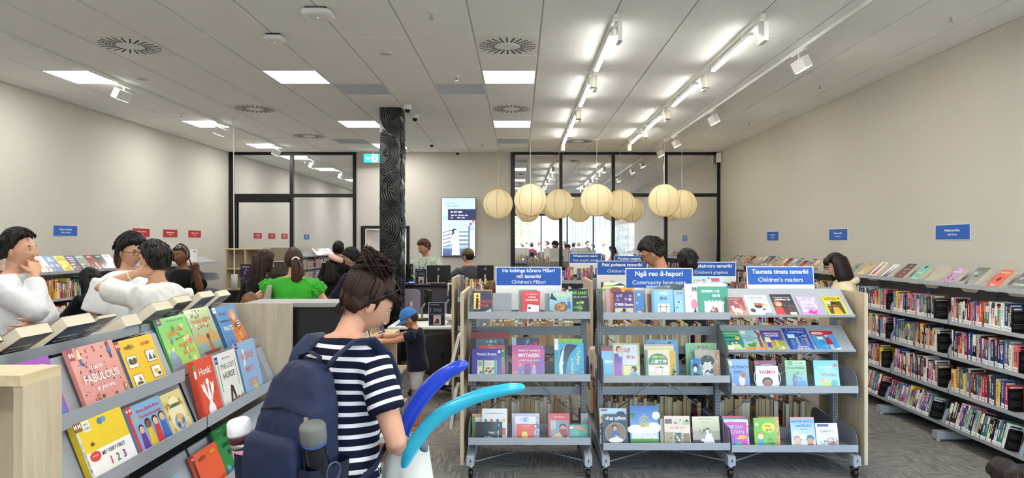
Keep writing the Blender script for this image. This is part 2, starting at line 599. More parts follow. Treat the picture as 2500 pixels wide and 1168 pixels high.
for z in (0.25, 1.1, 1.75): hg.box(DX0, DX0 + 0.03, YB - 0.055, YB - 0.035, z, z + 0.1)
link('hinge', hg.mesh('hinge', BLACKP), d)
struct('wall_corridor', MB().box(DX0 - 0.9, DX1 + 0.9, YB + 1.3, YB + 1.4, 0, ZC).box(DX0 - 1.0, DX0 - 0.9, YB + T, YB + 1.4, 0, ZC).box(DX1 + 0.9, DX1 + 1.0, YB + T, YB + 1.4, 0, ZC), WALL)

# front shopfront behind the camera (seen in the back glazing)
mb = MB().box(FX, FX + 0.08, YF - T, YF, 0, 3.02).box(FX + 0.08, XR, YF - T, YF, 2.94, 3.02).box(FX + 0.08, XR, YF - T, YF, 0, 0.08)
o = struct('window_3', mb, BLACKAL)
for x in (1.0, 2.2, 3.4): link('mullion', MB().box(x - 0.03, x + 0.03, YF - 0.1, YF, 0.08, 2.94).mesh('mullion', BLACKAL), o)
xs = [FX + 0.08, 1.0, 2.2, 3.4, XR]
for a, b in zip(xs, xs[1:]): link('pane', MB().box(a + 0.03, b - 0.03, YF - 0.06, YF - 0.05, 0.08, 2.94).mesh('pane', CLEAR), o)
mb = MB().box(XR, XR + 0.08, SW0, SW0 + 0.06, 0.4, SWT).box(XR, XR + 0.08, SW1 - 0.06, SW1, 0.4, SWT).box(XR, XR + 0.08, SW0 + 0.06, SW1 - 0.06, SWT - 0.06, SWT).box(XR, XR + 0.08, SW0 + 0.06, SW1 - 0.06, 0.4, 0.46)
o = struct('window_4', mb, BLACKAL)
link('pane', MB().box(XR + 0.03, XR + 0.04, SW0 + 0.06, SW1 - 0.06, 0.46, SWT - 0.06).mesh('pane', CLEAR), o)
vin = Sheet(SW1 - SW0 - 0.12, SWT - 0.52)
rng = random.Random(5)
for i in range(30):
 u = (i + 0.5) / 30
 for k in range(6): vin.ell_(u, 0.1 + k * 0.16 + 0.04 * (i % 2), 0.011, rng.choice(['#8fa58a', '#b9c3b0', '#5d6f5c', '#c9b79c']), 0.075, n=10, rot=rng.uniform(-25, 25))
vin.M = None
vo = link('vinyl_pattern', vin.mesh('vinyl_pattern', PRINTM), o)
vo.rotation_euler = (0, 0, -PI / 2); vo.location = (XR + 0.025, (SW0 + SW1) / 2, 0.46)

# ------------------------------------------------------------------ ceiling with its tiles
ceil_o = struct('ceiling', MB().box(XL - T, XR + T, YF - T, YB + T, ZC + 0.012, ZC + 0.1), GRID)
GX = [0.186 + 0.6 * k for k in range(-10, 7)]       # grid lines across
GY = [6.07 + 1.2 * k for k in range(-7, 7)]         # grid lines in depth
LIGHTS = []                                          # half cells (column index, row index, half)
def half(ix, iy, h): return (ix, iy, h)
lightset = set()
for ix in (2, 6, 10):
 for iy, h in ((9, 0), (11, 1), (13, 1), (6, 1), (4, 0), (2, 0)): lightset.add((ix, iy, h))
lightset.discard((10, 13, 1))
lightset |= {(14, 6, 1), (14, 4, 0), (14, 2, 0)}  # extra panels out of view, added to brighten the fiction side
diffset = {(10, 8, 0), (4, 8, 0), (10, 10, 1), (4, 10, 1), (4, 12, 1), (12, 13, 0), (10, 5, 0)}
grilleset = {(7, 9, 1), (9, 9, 1), (5, 13, 0), (10, 13, 0)}
cellx = [(XL, GX[0])] + list(zip(GX, GX[1:])) + [(GX[-1], XR)]
celly = [(YF, GY[0])] + list(zip(GY, GY[1:])) + [(GY[-1], YB)]
_tm = {}
def tile(x0, x1, y0, y1):
 w, d = x1 - x0 - 0.014, y1 - y0 - 0.006
 k = (round(w, 3), round(d, 3))
 if k not in _tm:
  mbt = MB(); a, b, e = w / 2, d / 2, 0.004
  v = [(-a, -b, 0.014), (a, -b, 0.014), (a, b, 0.014), (-a, b, 0.014), (-a, -b, e), (a, -b, e), (a, b, e), (-a, b, e), (-a + e, -b + e, 0), (a - e, -b + e, 0), (a - e, b - e, 0), (-a + e, b - e, 0)]
  mbt._add(v, [(0, 1, 2, 3), (0, 4, 5, 1), (1, 5, 6, 2), (2, 6, 7, 3), (3, 7, 4, 0), (4, 8, 9, 5), (5, 9, 10, 6), (6, 10, 11, 7), (7, 11, 8, 4), (8, 11, 10, 9)])
  _tm[k] = mbt.mesh('ceiling_tile', TILE)
 link('ceiling_tile', _tm[k], ceil_o, ((x0 + x1) / 2, (y0 + y1) / 2, ZC))
fix = lightset | diffset | grilleset
for ix, (x0, x1) in enumerate(cellx):
 for iy, (y0, y1) in enumerate(celly):
  ym = (y0 + y1) / 2
  ks = [(ix, iy, h) in fix for h in (0, 1)]
  if not any(ks): tile(x0, x1, y0, y1); continue
  for h in (0, 1):
   if not ks[h]: tile(x0, x1, *((y0, ym) if h == 0 else (ym, y1)))
def cell(ix, iy, h):
 x0, x1 = cellx[ix]; y0, y1 = celly[iy]; ym = (y0 + y1) / 2
 return (x0, x1) + ((y0, ym) if h == 0 else (ym, y1))

# LED panels
fm = MB().box(-0.296, 0.296, -0.296, -0.284, 0, 0.012).box(-0.296, 0.296, 0.284, 0.296, 0, 0.012).box(-0.296, -0.284, -0.284, 0.284, 0, 0.012).box(0.284, 0.296, -0.284, 0.284, 0, 0.012).mesh('frame', WHITEP)
dm = MB().box(-0.284, 0.284, -0.284, 0.284, 0.003, 0.012).mesh('diffuser', LED)
colname = {2: 'over the non-fiction wall', 6: 'in the middle column', 10: 'in the column beside the lanterns', 14: 'added unseen over the fiction aisle'}
ORD = ['first', 'second', 'third', 'fourth', 'fifth', 'sixth', 'seventh', 'eighth', 'ninth', 'tenth', 'eleventh', 'twelfth', 'thirteenth', 'fourteenth', 'fifteenth', 'sixteenth', 'seventeenth', 'eighteenth', 'nineteenth', 'twentieth', 'twenty-first', 'twenty-second', 'twenty-third', 'twenty-fourth', 'twenty-fifth', 'twenty-sixth', 'twenty-seventh', 'twenty-eighth', 'twenty-ninth', 'thirtieth', 'thirty-first', 'thirty-second', 'thirty-third', 'thirty-fourth', 'thirty-fifth', 'thirty-sixth', 'thirty-seventh', 'thirty-eighth', 'thirty-ninth', 'fortieth', 'forty-first', 'forty-second', 'forty-third', 'forty-fourth']
for c in sorted(lightset, key=lambda c: (c[0], -c[1])):
 x0, x1, y0, y1 = cell(*c)
 o = link('ceiling_light', None, None, ((x0 + x1) / 2, (y0 + y1) / 2, ZC))
 rows = sorted({q[1] for q in lightset}, reverse=True)
 tag(o, 'square LED ceiling panel ' + colname[c[0]] + ', ' + ORD[rows.index(c[1])] + ' from the back wall', 'ceiling light', 'LED ceiling panels')
 link('frame', fm, o); link('diffuser', dm, o)

# swirl air diffusers
def swirl():
 pl = MB(); sl = MB()
 n = 72
 pl.box(-0.293, 0.293, -0.293, 0.293, 0.002, 0.012)
 pl.lathe([(0.11, 0.002), (0.105, -0.003), (0.0, -0.003)], 24)
 for k in range(24):
  a = 2 * PI * k / 24
  Mx = Matrix.Rotation(a, 4, 'Z')
  sl.M = Mx
  for i in range(5):
   r0 = 0.125 + i * 0.03
   sl.box(r0, r0 + 0.024, -0.006, 0.006, -0.0005, 0.004)
 return pl.mesh('face_plate', WHITEP), sl.mesh('slots', mat('vent_shadow', '#1c1b1a', 0.9))
pm, sm_ = swirl()
dlab = {(10, 8, 0): 'large white swirl air vent beside the bright panel in the middle ceiling', (4, 8, 0): 'big white swirl air vent over the people by the white shirts',
  (10, 10, 1): 'white swirl air vent between two light panels before the lanterns', (4, 10, 1): 'white swirl air vent near the hanging power pole',
  (4, 12, 1): 'smallest swirl air vent above the black framed glass door', (12, 13, 0): 'small swirl air vent at the end of the track lights', (10, 5, 0): 'swirl air vent above the photographer near the shopfront'}
for c in sorted(diffset):
 x0, x1, y0, y1 = cell(*c)
 o = link('air_vent', None, None, ((x0 + x1) / 2, (y0 + y1) / 2, ZC))
 tag(o, dlab[c], 'air vent', 'swirl ceiling vents')
 link('face_plate', pm, o); s = link('slots', sm_, o); s['kind'] = 'stuff'
gm = MB()
for k in range(22): gm.box(-0.284, 0.284, -0.28 + k * 0.0258, -0.28 + k * 0.0258 + 0.008, 0.002, 0.012)
gmesh = gm.mesh('louvre', mat('grille_grey', '#c4c8cc', 0.6))
gback = MB().box(-0.284, 0.284, -0.284, 0.284, 0.009, 0.0125).mesh('backing', mat('grille_back', '#a9adb1', 0.7))
glab = {(7, 9, 1): 'grey square return air grille beside the black carved column', (9, 9, 1): 'grey square return air grille beside the brightest middle panel', (5, 13, 0): 'small grey return air grille near the black framed glass door', (10, 13, 0): 'thin grey return air grille before the right glazing'}
for c in sorted(grilleset):
 x0, x1, y0, y1 = cell(*c)
 o = link('air_grille', None, None, ((x0 + x1) / 2, (y0 + y1) / 2, ZC))
 tag(o, glab[c], 'air vent', 'grey return grilles')
 link('frame', fm, o); link('backing', gback, o); l = link('louvre', gmesh, o); l['kind'] = 'stuff'

# ------------------------------------------------------------------ track lights
def track(x, name, y0, y1):
 return thing('light_track', name, 'light track', [], root=(MB().box(x - 0.018, x + 0.018, y0, y1, ZC - 0.032, ZC), WHITEP))
SEGS = [(5.72, 6.86), (7.5, 8.64), (9.35, 10.4), (10.95, 11.9)]
SPOTS = [7.12, 8.92, 10.52, 12.05]
for ti, x in enumerate((0.79, 1.99)):
 tn = ('track above the front shelves', 'track nearer the fiction wall')[ti]
 track(x, 'white ceiling ' + tn + ' carrying lit lamps', 5.45, 12.2)
 for i, (a, b) in enumerate(SEGS):
  body = MB().box(x - 0.02, x + 0.02, a, b, ZC - 0.1, ZC - 0.07)
  dif = MB().box(x - 0.018, x + 0.018, a + 0.004, b - 0.004, ZC - 0.116, ZC - 0.1)
  thing('linear_track_light', 'glowing linear lamp, ' + ORD[i] + ' along the ' + tn, 'track light', [('body', body, WHITEP), ('diffuser', dif, LEDT)] + [('clip', MB().box(x - 0.012, x + 0.012, q, q + 0.04, ZC - 0.07, ZC - 0.032), WHITEP) for q in (a + 0.2, b - 0.24)], 'linear track lamps')
  dr = MB().box(x - 0.02, x + 0.02, a - 0.24, a - 0.14, ZC - 0.05, ZC - 0.032).box(x + 0.02, x + 0.055, a - 0.24, a - 0.1, ZC - 0.21, ZC - 0.05).box(x + 0.005, x + 0.03, a - 0.2, a - 0.16, ZC - 0.09, ZC - 0.05)
  thing('track_driver_box', 'white driver box hanging before the ' + ORD[i] + ' linear lamp of the ' + tn, 'driver box', [], 'track driver boxes', root=(dr, WHITEP))
  y = SPOTS[i]
  hd = MB(); hd.sm = True
  hd.M = Matrix.Translation((x, y, ZC - 0.1)) @ Matrix.Rotation(R(10), 4, 'X')
  hd.lathe([(0.03, 0.0), (0.038, -0.004), (0.038, -0.12), (0.036, -0.125)], 16)
  ln = MB(); ln.M = hd.M
  ln.lathe([(0.0, -0.1255), (0.031, -0.1255), (0.031, -0.129), (0.0, -0.129)], 16)
  rm = MB(); rm.M = hd.M; rm.sm = True
  rm.lathe([(0.0385, -0.112), (0.0385, -0.131), (0.033, -0.131), (0.033, -0.126)], 16, cap=False)
  ad = MB().box(x - 0.016, x + 0.016, y - 0.06, y + 0.06, ZC - 0.055, ZC - 0.032).tube([(x, y, ZC - 0.055), (x, y, ZC - 0.095)], 0.008, 8)
  thing('spot_light', 'white cylinder spot, ' + ORD[i] + ' along the ' + tn, 'track light', [('head', hd, mat('spot_shell', '#f2ecd8', 0.4)), ('lens', ln, emit_mat('spot_lens', '#fff6dc', 14)), ('rim', rm, CHROME), ('adapter', ad, WHITEP)], 'cylinder track spots')
# wall washer tracks
for x, side in ((2.70, 'beside the fiction wall'), (-4.62, 'beside the non-fiction wall')):
 track(x, 'long plain white ceiling track ' + side, 0.2, 13.2)
 link_y = (0.6, 3.6, 6.45, 9.35, 11.6, 12.9) if x > 0 else (1.6, 4.7, 7.8, 10.35, 12.75)  # two nearest on the fiction side are added, unseen, to lighten that wall
 for i, y in enumerate(link_y):
  s = 1 if x > 0 else -1
  ad = MB().box(x - 0.016, x + 0.016, y - 0.14, y + 0.14, ZC - 0.05, ZC - 0.032).tube([(x, y, ZC - 0.05), (x, y, ZC - 0.1)], 0.01, 8)
  hd = MB(); hd.M = Matrix.Translation((x, y, ZC - 0.1)) @ Matrix.Rotation(R(25) * -s, 4, 'Y')
  hd.box(-0.035, 0.035, -0.13, 0.13, -0.11, 0.0)
  ln = MB(); ln.M = hd.M; ln.box(-0.028, 0.028, -0.12, 0.12, -0.113, -0.11)
  thing('flood_light', 'white box flood lamp, ' + ORD[len(link_y) - 1 - i] + ' from the back glazing on the track ' + side, 'track light', [('adapter', ad, WHITEP), ('head', hd, WHITEP), ('lens', ln, emit_mat('flood_lens' if x > 0 else 'flood_lens_dim', '#fff3da', 34 if x > 0 else 3))], 'box flood lamps')

# ------------------------------------------------------------------ ceiling fittings
def sprinkler(px, py, Y, label):
 x, y = wx(px, Y), Y
 ro = MB(); ro.lathe([(0.045, ZC), (0.045, ZC - 0.004), (0.02, ZC - 0.012), (0.012, ZC - 0.012)], 16, x, y)
 st = MB().tube([(x, y, ZC - 0.01), (x, y, ZC - 0.05)], 0.008, 8).lathe([(0.0, ZC - 0.05), (0.02, ZC - 0.05), (0.02, ZC - 0.053), (0.0, ZC - 0.053)], 12, x, y)
 thing('sprinkler', label, 'sprinkler', [('rosette', ro, WHITEP), ('nozzle', st, CHROME)], 'ceiling sprinklers')
def yc(py): return FPX * (ZC - CAMZ) / (VY - py)
for px, py, lb in ((1053, 31, 'ceiling sprinkler nearest the swirl vent in the middle ceiling'), (1114, 186, 'ceiling sprinkler above the grey grille in the middle ceiling'), (2322, 38, 'ceiling sprinkler closest to the viewer over the fiction wall'), (2001, 205, 'ceiling sprinkler between the fiction wall and the plain track'), (1830, 297, 'small ceiling sprinkler near the far end of the fiction wall'), (1177, 351, 'tiny ceiling sprinkler before the wall screen'), (443, 277, 'ceiling sprinkler over the non-fiction wall shelves'), (620, 346, 'ceiling sprinkler by the black framed glass door')):
 sprinkler(px, py, yc(py), lb)
for px, py, r, lb in ((350, 192, 0.085, 'round white ceiling speaker behind the big swirl vent'), (942, 130, 0.075, 'flat round white ceiling speaker in the middle ceiling')):
 y = yc(py); x = wx(px, y)
 a = MB(); a.sm = True; a.lathe([(r, ZC), (r, ZC - 0.008), (r * 0.8, ZC - 0.012), (r * 0.78, ZC - 0.006), (0.0, ZC - 0.006)], 24, x, y)
 b2 = MB(); b2.lathe([(0.0, ZC - 0.0065), (r * 0.6, ZC - 0.0065), (r * 0.5, ZC - 0.012), (0.0, ZC - 0.012)], 20, x, y)
 thing('ceiling_speaker', lb, 'speaker', [('ring', a, WHITEP), ('grille', b2, mat('speaker_grille', '#bdbcb8', 0.7))])
def access_point(px, py, s, lb):
 y = yc(py) if py > 0 else 5.0
 x = wx(px, y)
 b = MB(); b.sm = True
 rs = []
 for k, (sc, z) in enumerate(((0.8, ZC - 0.012), (1.0, ZC - 0.02), (1.02, ZC - 0.04), (0.9, ZC - 0.055), (0.5, ZC - 0.06))):
  ring = []
  for j in range(28):
   a = 2 * PI * j / 28
   c, q = math.cos(a), math.sin(a)
   ring.append((x + s * sc * math.copysign(abs(c) ** 0.45, c), y + s * sc * math.copysign(abs(q) ** 0.45, q), z))
  rs.append(ring)
 b.rings(rs)
 p = MB().box(x - s * 0.7, x + s * 0.7, y - s * 0.7, y + s * 0.7, ZC - 0.013, ZC)
 l = MB(); l.lathe([(0.0, ZC - 0.0602), (0.003, ZC - 0.0602), (0.003, ZC - 0.0615), (0.0, ZC - 0.0615)], 8, x, y)
 thing('wireless_access_point', lb, 'access point', [('housing', b, WHITEP), ('mount_plate', p, BLACKP), ('status_light', l, emit_mat('blue_status', '#8fb4ff', 3))])
access_point(777, 25, 0.12, 'larger white rounded access point hanging from the ceiling')
access_point(671, 86, 0.085, 'smaller white rounded device on the ceiling beside the access point')
def dome(px, py, Y, lb, r=0.055):
 x, y = wx(px, Y), Y
 b = MB(); b.sm = True; b.lathe([(r, ZC), (r * 1.05, ZC - 0.03), (r * 0.95, ZC - 0.055), (r * 0.7, ZC - 0.06)], 20, x, y)
 g = MB(); g.sm = True; g.lathe([(r * 0.7, ZC - 0.058), (r * 0.62, ZC - 0.085), (r * 0.35, ZC - 0.1), (0.0, ZC - 0.104)], 16, x, y)
 thing('dome_camera', lb, 'security camera', [('housing', b, WHITEP), ('dome', g, mat('smoked_dome', '#08080a', 0.1))], 'ceiling dome cameras')
dome(995, 262, 9.1, 'dome camera on the ceiling touching the carved column')
dome(1013, 285, 9.75, 'dome camera on the ceiling just behind the carved column')
dome(1117, 382, 13.5, 'dome camera on the ceiling above the wall screen', 0.06)
dome(1054, 351, 12.4, 'small dark dome camera between the column and the wall screen', 0.05)
sb = MB().box(4.05, 4.14, 13.66, 13.74, 3.36, 3.56)
thing('motion_sensor', 'white sensor box at the top corner of the right glazing', 'sensor', [], root=(sb, WHITEP), bevel=0.01)

# exit sign hanging before the back wall
x0, x1 = wx(888, 13.6), wx(935, 13.6); z0, z1 = wz(397, 13.6), wz(376, 13.6)
sg = Sheet(x1 - x0, z1 - z0)
sg.rect(0, 0, 1, 1, '#22b5a4')
sg.rect(0.42, 0.08, 0.72, 0.92, '#f2fffb')
g = '#128a7c'
sg.ell_(0.585, 0.8, 0.03, g); sg.poly([(0.54, 0.42), (0.6, 0.4), (0.62, 0.7), (0.56, 0.72)], g); sg.poly([(0.54, 0.42), (0.6, 0.42), (0.67, 0.16), (0.63, 0.14)], g)
sg.poly([(0.53, 0.44), (0.58, 0.42), (0.51, 0.2), (0.45, 0.2), (0.45, 0.26), (0.49, 0.27)], g); sg.poly([(0.6, 0.7), (0.68, 0.55), (0.65, 0.52), (0.58, 0.62)], g); sg.poly([(0.56, 0.68), (0.47, 0.58), (0.5, 0.54), (0.58, 0.62)], g)
sg.poly([(0.12, 0.5), (0.22, 0.78), (0.22, 0.6), (0.34, 0.6), (0.34, 0.4), (0.22, 0.4), (0.22, 0.22)], '#f2fffb')
bx = MB().box(-(x1 - x0) / 2, (x1 - x0) / 2, 0.001, 0.04, 0, z1 - z0).box(-0.01, 0.01, 0.01, 0.03, z1 - z0, ZC - z0)
thing('exit_sign', 'green exit sign with white running figure by the carved column', 'exit sign', [('face', sg, attr_mat('print_exit_lit', 0.4, emit=0.55)), ('box', bx, WHITEP)], loc=((x0 + x1) / 2, 13.6, z0))
# ------------------------------------------------------------------ outdoors (seen in the back glazing)
o = struct('ground', MB().box(-60, 60, -120, YF - T, -0.12, -0.02), mat('pavement', '#b9b4ab', 0.85, var=0.08, vscale=2))
sun = bpy.data.lights.new('sun', 'SUN'); sun.energy = 7.0; sun.angle = R(2)
so = bpy.data.objects.new('sun', sun); COL.objects.link(so); so.rotation_euler = (R(-42), R(8), 0)   # from over the building

# ------------------------------------------------------------------ blue and red signs
BLUE, RED = '#2f5fb3', '#a8262c'
def sign_face(w, h, blue_h, col, lines, white=True):
 s = Sheet(w, h, 0.0003)
 s.rect(0, 0, 1, 1, '#f1f1ee')
 b = 1 - blue_h / h
 s.rect(0.012, b, 0.988, 1 - 0.012 * w / h, col)
 n = len(lines)
 for i, (tx, bold, k) in enumerate(lines):
  v = b + (1 - b) * (1 - (i + 0.62) / (n + 0.24))
  s.text(tx, 0.5, v, k * blue_h / h, '#ffffff', 0.02 if bold else 0.0, maxw=0.84)
 return s
def shelf_sign(px0, px1, py0, Y, lines, label, blue_h=0.142, h=0.33, lean=0):
 x0, x1 = wx(px0, Y), wx(px1, Y); w = x1 - x0
 f = sign_face(w, h, blue_h, BLUE, lines)
 bd = MB().box(-w / 2, w / 2, 0.0002, 0.006, 0, h)
 ft = MB().box(-w / 2 + 0.02, w / 2 - 0.02, 0.0065, 0.05, 0, 0.004)
 z = wz(py0, Y) - h
 thing('shelf_sign', label, 'sign', [('board', bd, mat('sign_white', '#eeeeea', 0.4)), ('face', f, PRINTM), ('foot', ft, mat('sign_white'))], loc=((x0 + x1) / 2, Y, z), rot=(R(-lean), 0, 0))
shelf_sign(1210, 1371, 652, 5.13, [('He kohinga kōrero Māori', 1, .27), ('mō tamariki', 1, .27), ("Children's Māori", 0, .27)], "blue sign reading He kohinga korero Maori mo tamariki on the shelf by the balloons")
shelf_sign(1527, 1691, 655, 5.10, [('Ngā reo ā-hapori', 1, .34), ('Community languages', 0, .31)], 'blue sign reading Community languages above the middle of the front shelves', blue_h=0.15)
shelf_sign(1828, 1993, 650, 5.12, [('Taumata timata tamariki', 1, .33), ("Children's readers", 0, .33)], "blue sign reading Children's readers on the front shelves", lean=10)
shelf_sign(1457, 1581, 637, 6.7, [('Paki pohewa tamariki', 1, .33), ("Children's fiction", 0, .31)], "blue sign half hidden behind the Community languages sign, reading Paki pohewa tamariki")
shelf_sign(1675, 1797, 640, 6.7, [('Whakairotro tamariki', 1, .33), ("Children's graphics", 0, .31)], "blue sign reading Children's graphics behind the front shelves")
shelf_sign(1390, 1468, 618.5, 10.4, [('Whakairoiro taiohi', 1, .33), ('Teen graphic novels', 0, .33)], 'small distant blue sign reading Teen graphic novels', blue_h=0.15)
shelf_sign(1499, 1579, 625, 10.4, [('Purakau rangatahi', 1, .36), ('Teen fiction', 0, .33)], 'distant blue sign reading Purakau rangatahi beside the man with glasses', blue_h=0.15)

def wall_sign(X, y0, y1, z0, z1, col, lines, label):
 """Sign plate fixed to a side wall; y0 is the edge seen on the left."""
 w = abs(y1 - y0); h = z1 - z0
 s = Sheet(w, h, 0.0004)
 s.rect(0, 0, 1, 1, '#dfe3ea'); s.rect(0.012, 0.03, 0.988, 0.97, col)
 s.text(lines[0], 0.5, 0.63, 0.2, '#ffffff', 0.02, maxw=0.66); s.text(lines[1], 0.5, 0.36, 0.19, '#ffffff', 0.0, maxw=0.6)
 pl = MB().box(-w / 2, w / 2, 0.0002, 0.005, 0, h)
 rz = -PI / 2 if X > 0 else PI / 2
 thing('wall_sign', label, 'sign', [('plate', pl, WHITEP), ('face', s, PRINTM)], loc=(X - (0.0055 if X > 0 else -0.0055), (y0 + y1) / 2, z0), rot=(0, 0, rz))
AF = ('Purakau kaumātua', 'Adult fiction')
wall_sign(XR, 6.67, 6.15, 1.742, 1.892, BLUE, AF, 'blue Adult fiction wall sign, largest of the three on the fiction wall')
wall_sign(XR, 8.96, 8.45, 1.742, 1.897, BLUE, AF, 'blue Adult fiction wall sign in the middle of the three')
wall_sign(XR, 11.2, 10.7, 1.745, 1.897, BLUE, AF, 'blue Adult fiction wall sign furthest down the fiction wall')
wall_sign(XL, 8.61, 9.09, 1.80, 1.945, BLUE, ('Paki pono kaumātua', 'Adult non-fiction'), 'blue Adult non-fiction sign on the wall over the young man')
RQ = ('Ngā tono hei tiki mai', 'Requests')
wall_sign(XL, 10.38, 10.87, 1.80, 1.945, RED, RQ, 'red Requests wall sign just above the head with glasses')
wall_sign(XL, 11.26, 11.75, 1.80, 1.945, RED, RQ, 'red Requests wall sign in the middle of the three red ones')
wall_sign(XL, 12.12, 12.62, 1.80, 1.945, RED, RQ, 'red Requests wall sign next to the black window frame')

# ------------------------------------------------------------------ books
PAGES = mat('book_pages', '#d9ceb4', 0.85, var=0.06, vscale=40, stretch=(1, 120, 1), bump=0.1, bscale=200)
rngb = random.Random(11)
def book_parts(w, h, t, cover_col, sheet, soft=True, pages=None):
 """Local frame: front cover on y=0 facing -Y, spine at -x, standing on z=0."""
 c = 0.0012 if soft else 0.0025
 e = 0.0 if soft else 0.003
 m = mat('cover_' + cover_col.strip('#'), cover_col, 0.4, coat=0.2)
 cv = MB().box(-w / 2, w / 2, 0.0, c, 0, h).box(-w / 2, w / 2, t - c, t, 0, h).box(-w / 2, -w / 2 + c, c, t - c, 0, h)
 pg = MB().box(-w / 2 + c, w / 2 - 0.001 - e, c, t - c, e, h - 0.001 - e)
 parts = [('pages', pg, pages or PAGES)]
 if sheet is not None: parts.append(('cover_print', sheet, PRINT))
 return cv, m, parts
def face_book(kind, label, w, h, t, col, draw, loc, rot, group, soft=True):
 s = Sheet(w, h, 0.00012, y=-0.0001)
 if draw: draw(s)
 cv, m, parts = book_parts(w, h, t, col, s if draw else None, soft)
 return thing(kind, label, 'book', parts, group, loc=loc, rot=rot, root=(cv, m))

def art(bg, texts=(), shapes=(), seed=0, busy=0, busycols=(), band=None):
 """A cover drawing from a short description."""
 def d(s):
  r = random.Random(seed + 7)
  if isinstance(bg, tuple): s.rect(0, 0, 1, 1, bg[0], bg[1])
  else: s.rect(0, 0, 1, 1, bg)
  if band: s.rect(0, band[0], 1, band[1], band[2])
  if busy: s.specks(busy, 0.03, 0.03, 0.97, 0.97, 0.06, busycols or ['#ffffff'], r)
  for q in shapes:
   k = q[0]
   if k == 'r': s.rect(*q[1:])
   elif k == 'e': s.ell_(q[1], q[2], q[3], q[4], *(q[5:]))
   elif k == 'o': s.ring(*q[1:])
   elif k == 'p': s.poly(q[1], q[2])
   elif k == 's': s.specks(q[1], q[2], q[3], q[4], q[5], q[6], q[7], r)
   elif k == 'f': s.person(*q[1:])
   elif k == 'x': s.text(q[1], q[2], q[3], q[4], q[5], q[6] if len(q) > 6 else 0.02, 'c', q[8] if len(q) > 8 else 0.94, q[7] if len(q) > 7 else 0)
  for tx in texts:
   s.text(tx[0], tx[1], tx[2], tx[3], tx[4], tx[5] if len(tx) > 5 else 0.02, 'c', 0.92, tx[6] if len(tx) > 6 else 0)
 return d
TXTCOLS = ['#ffffff', '#f6e27a', '#1a1a22', '#e23b35', '#f4f0e2', '#bfe3f2']
def auto_art(seed, dark=False):
 """An illustrated cover of no particular book: ground, blobs, figure and bars where the title would be."""
 r = random.Random(seed)
 pal = r.choice([('#2b4a7a', '#9bb7d6', '#e6b35a', '#f2eee2'), ('#7a2430', '#d9624e', '#f0c987', '#2a1a1c'), ('#2d5a44', '#8fb58a', '#e9dfb8', '#d8794a'), ('#3d2f5c', '#a78bc4', '#f0d7e2', '#f2b84b'), ('#1d1f26', '#5d6470', '#c9c4b8', '#b33a34'), ('#c98a3c', '#f0d9a4', '#6b4a2b', '#3f6d8c'), ('#cfd6dc', '#8ea3b5', '#44566b', '#c46a58'), ('#e4dccb', '#b79c78', '#7a5a46', '#4d6b5a')])
 def d(s):
  s.rect(0, 0, 1, 1, pal[0], pal[1])
  s.specks(10, 0.05, 0.05, 0.95, 0.62, 0.14, [pal[1], pal[2], pal[3]], r)
  s.poly([(0, 0), (1, 0), (1, r.uniform(.1, .3)), (0.6, r.uniform(.15, .38)), (0.3, r.uniform(.1, .3)), (0, r.uniform(.15, .35))], pal[2])
  if r.random() < 0.7: s.person(r.uniform(.3, .7), 0.04, r.uniform(.4, .55), pal[3], skin=r.choice(['#d9a27c', '#8a5a3c', '#efc7a6']))
  tc = r.choice(['#ffffff', '#f6e9b8', '#14141a'])
  v = 0.9
  for _ in range(r.choice((1, 2, 2, 3))):
   a = r.uniform(.28, .42); s.rect(0.5 - a, v - 0.075, 0.5 + a, v, tc)
   k = r.randint(3, 6)
   for j in range(k): s.rect(0.5 - a + 2 * a * (j + 0.85) / k, v - 0.08, 0.5 - a + 2 * a * (j + 1) / k, v + 0.005, pal[0])
   v -= 0.11
  s.rect(0.25, 0.035, 0.75, 0.06, tc)
 return d

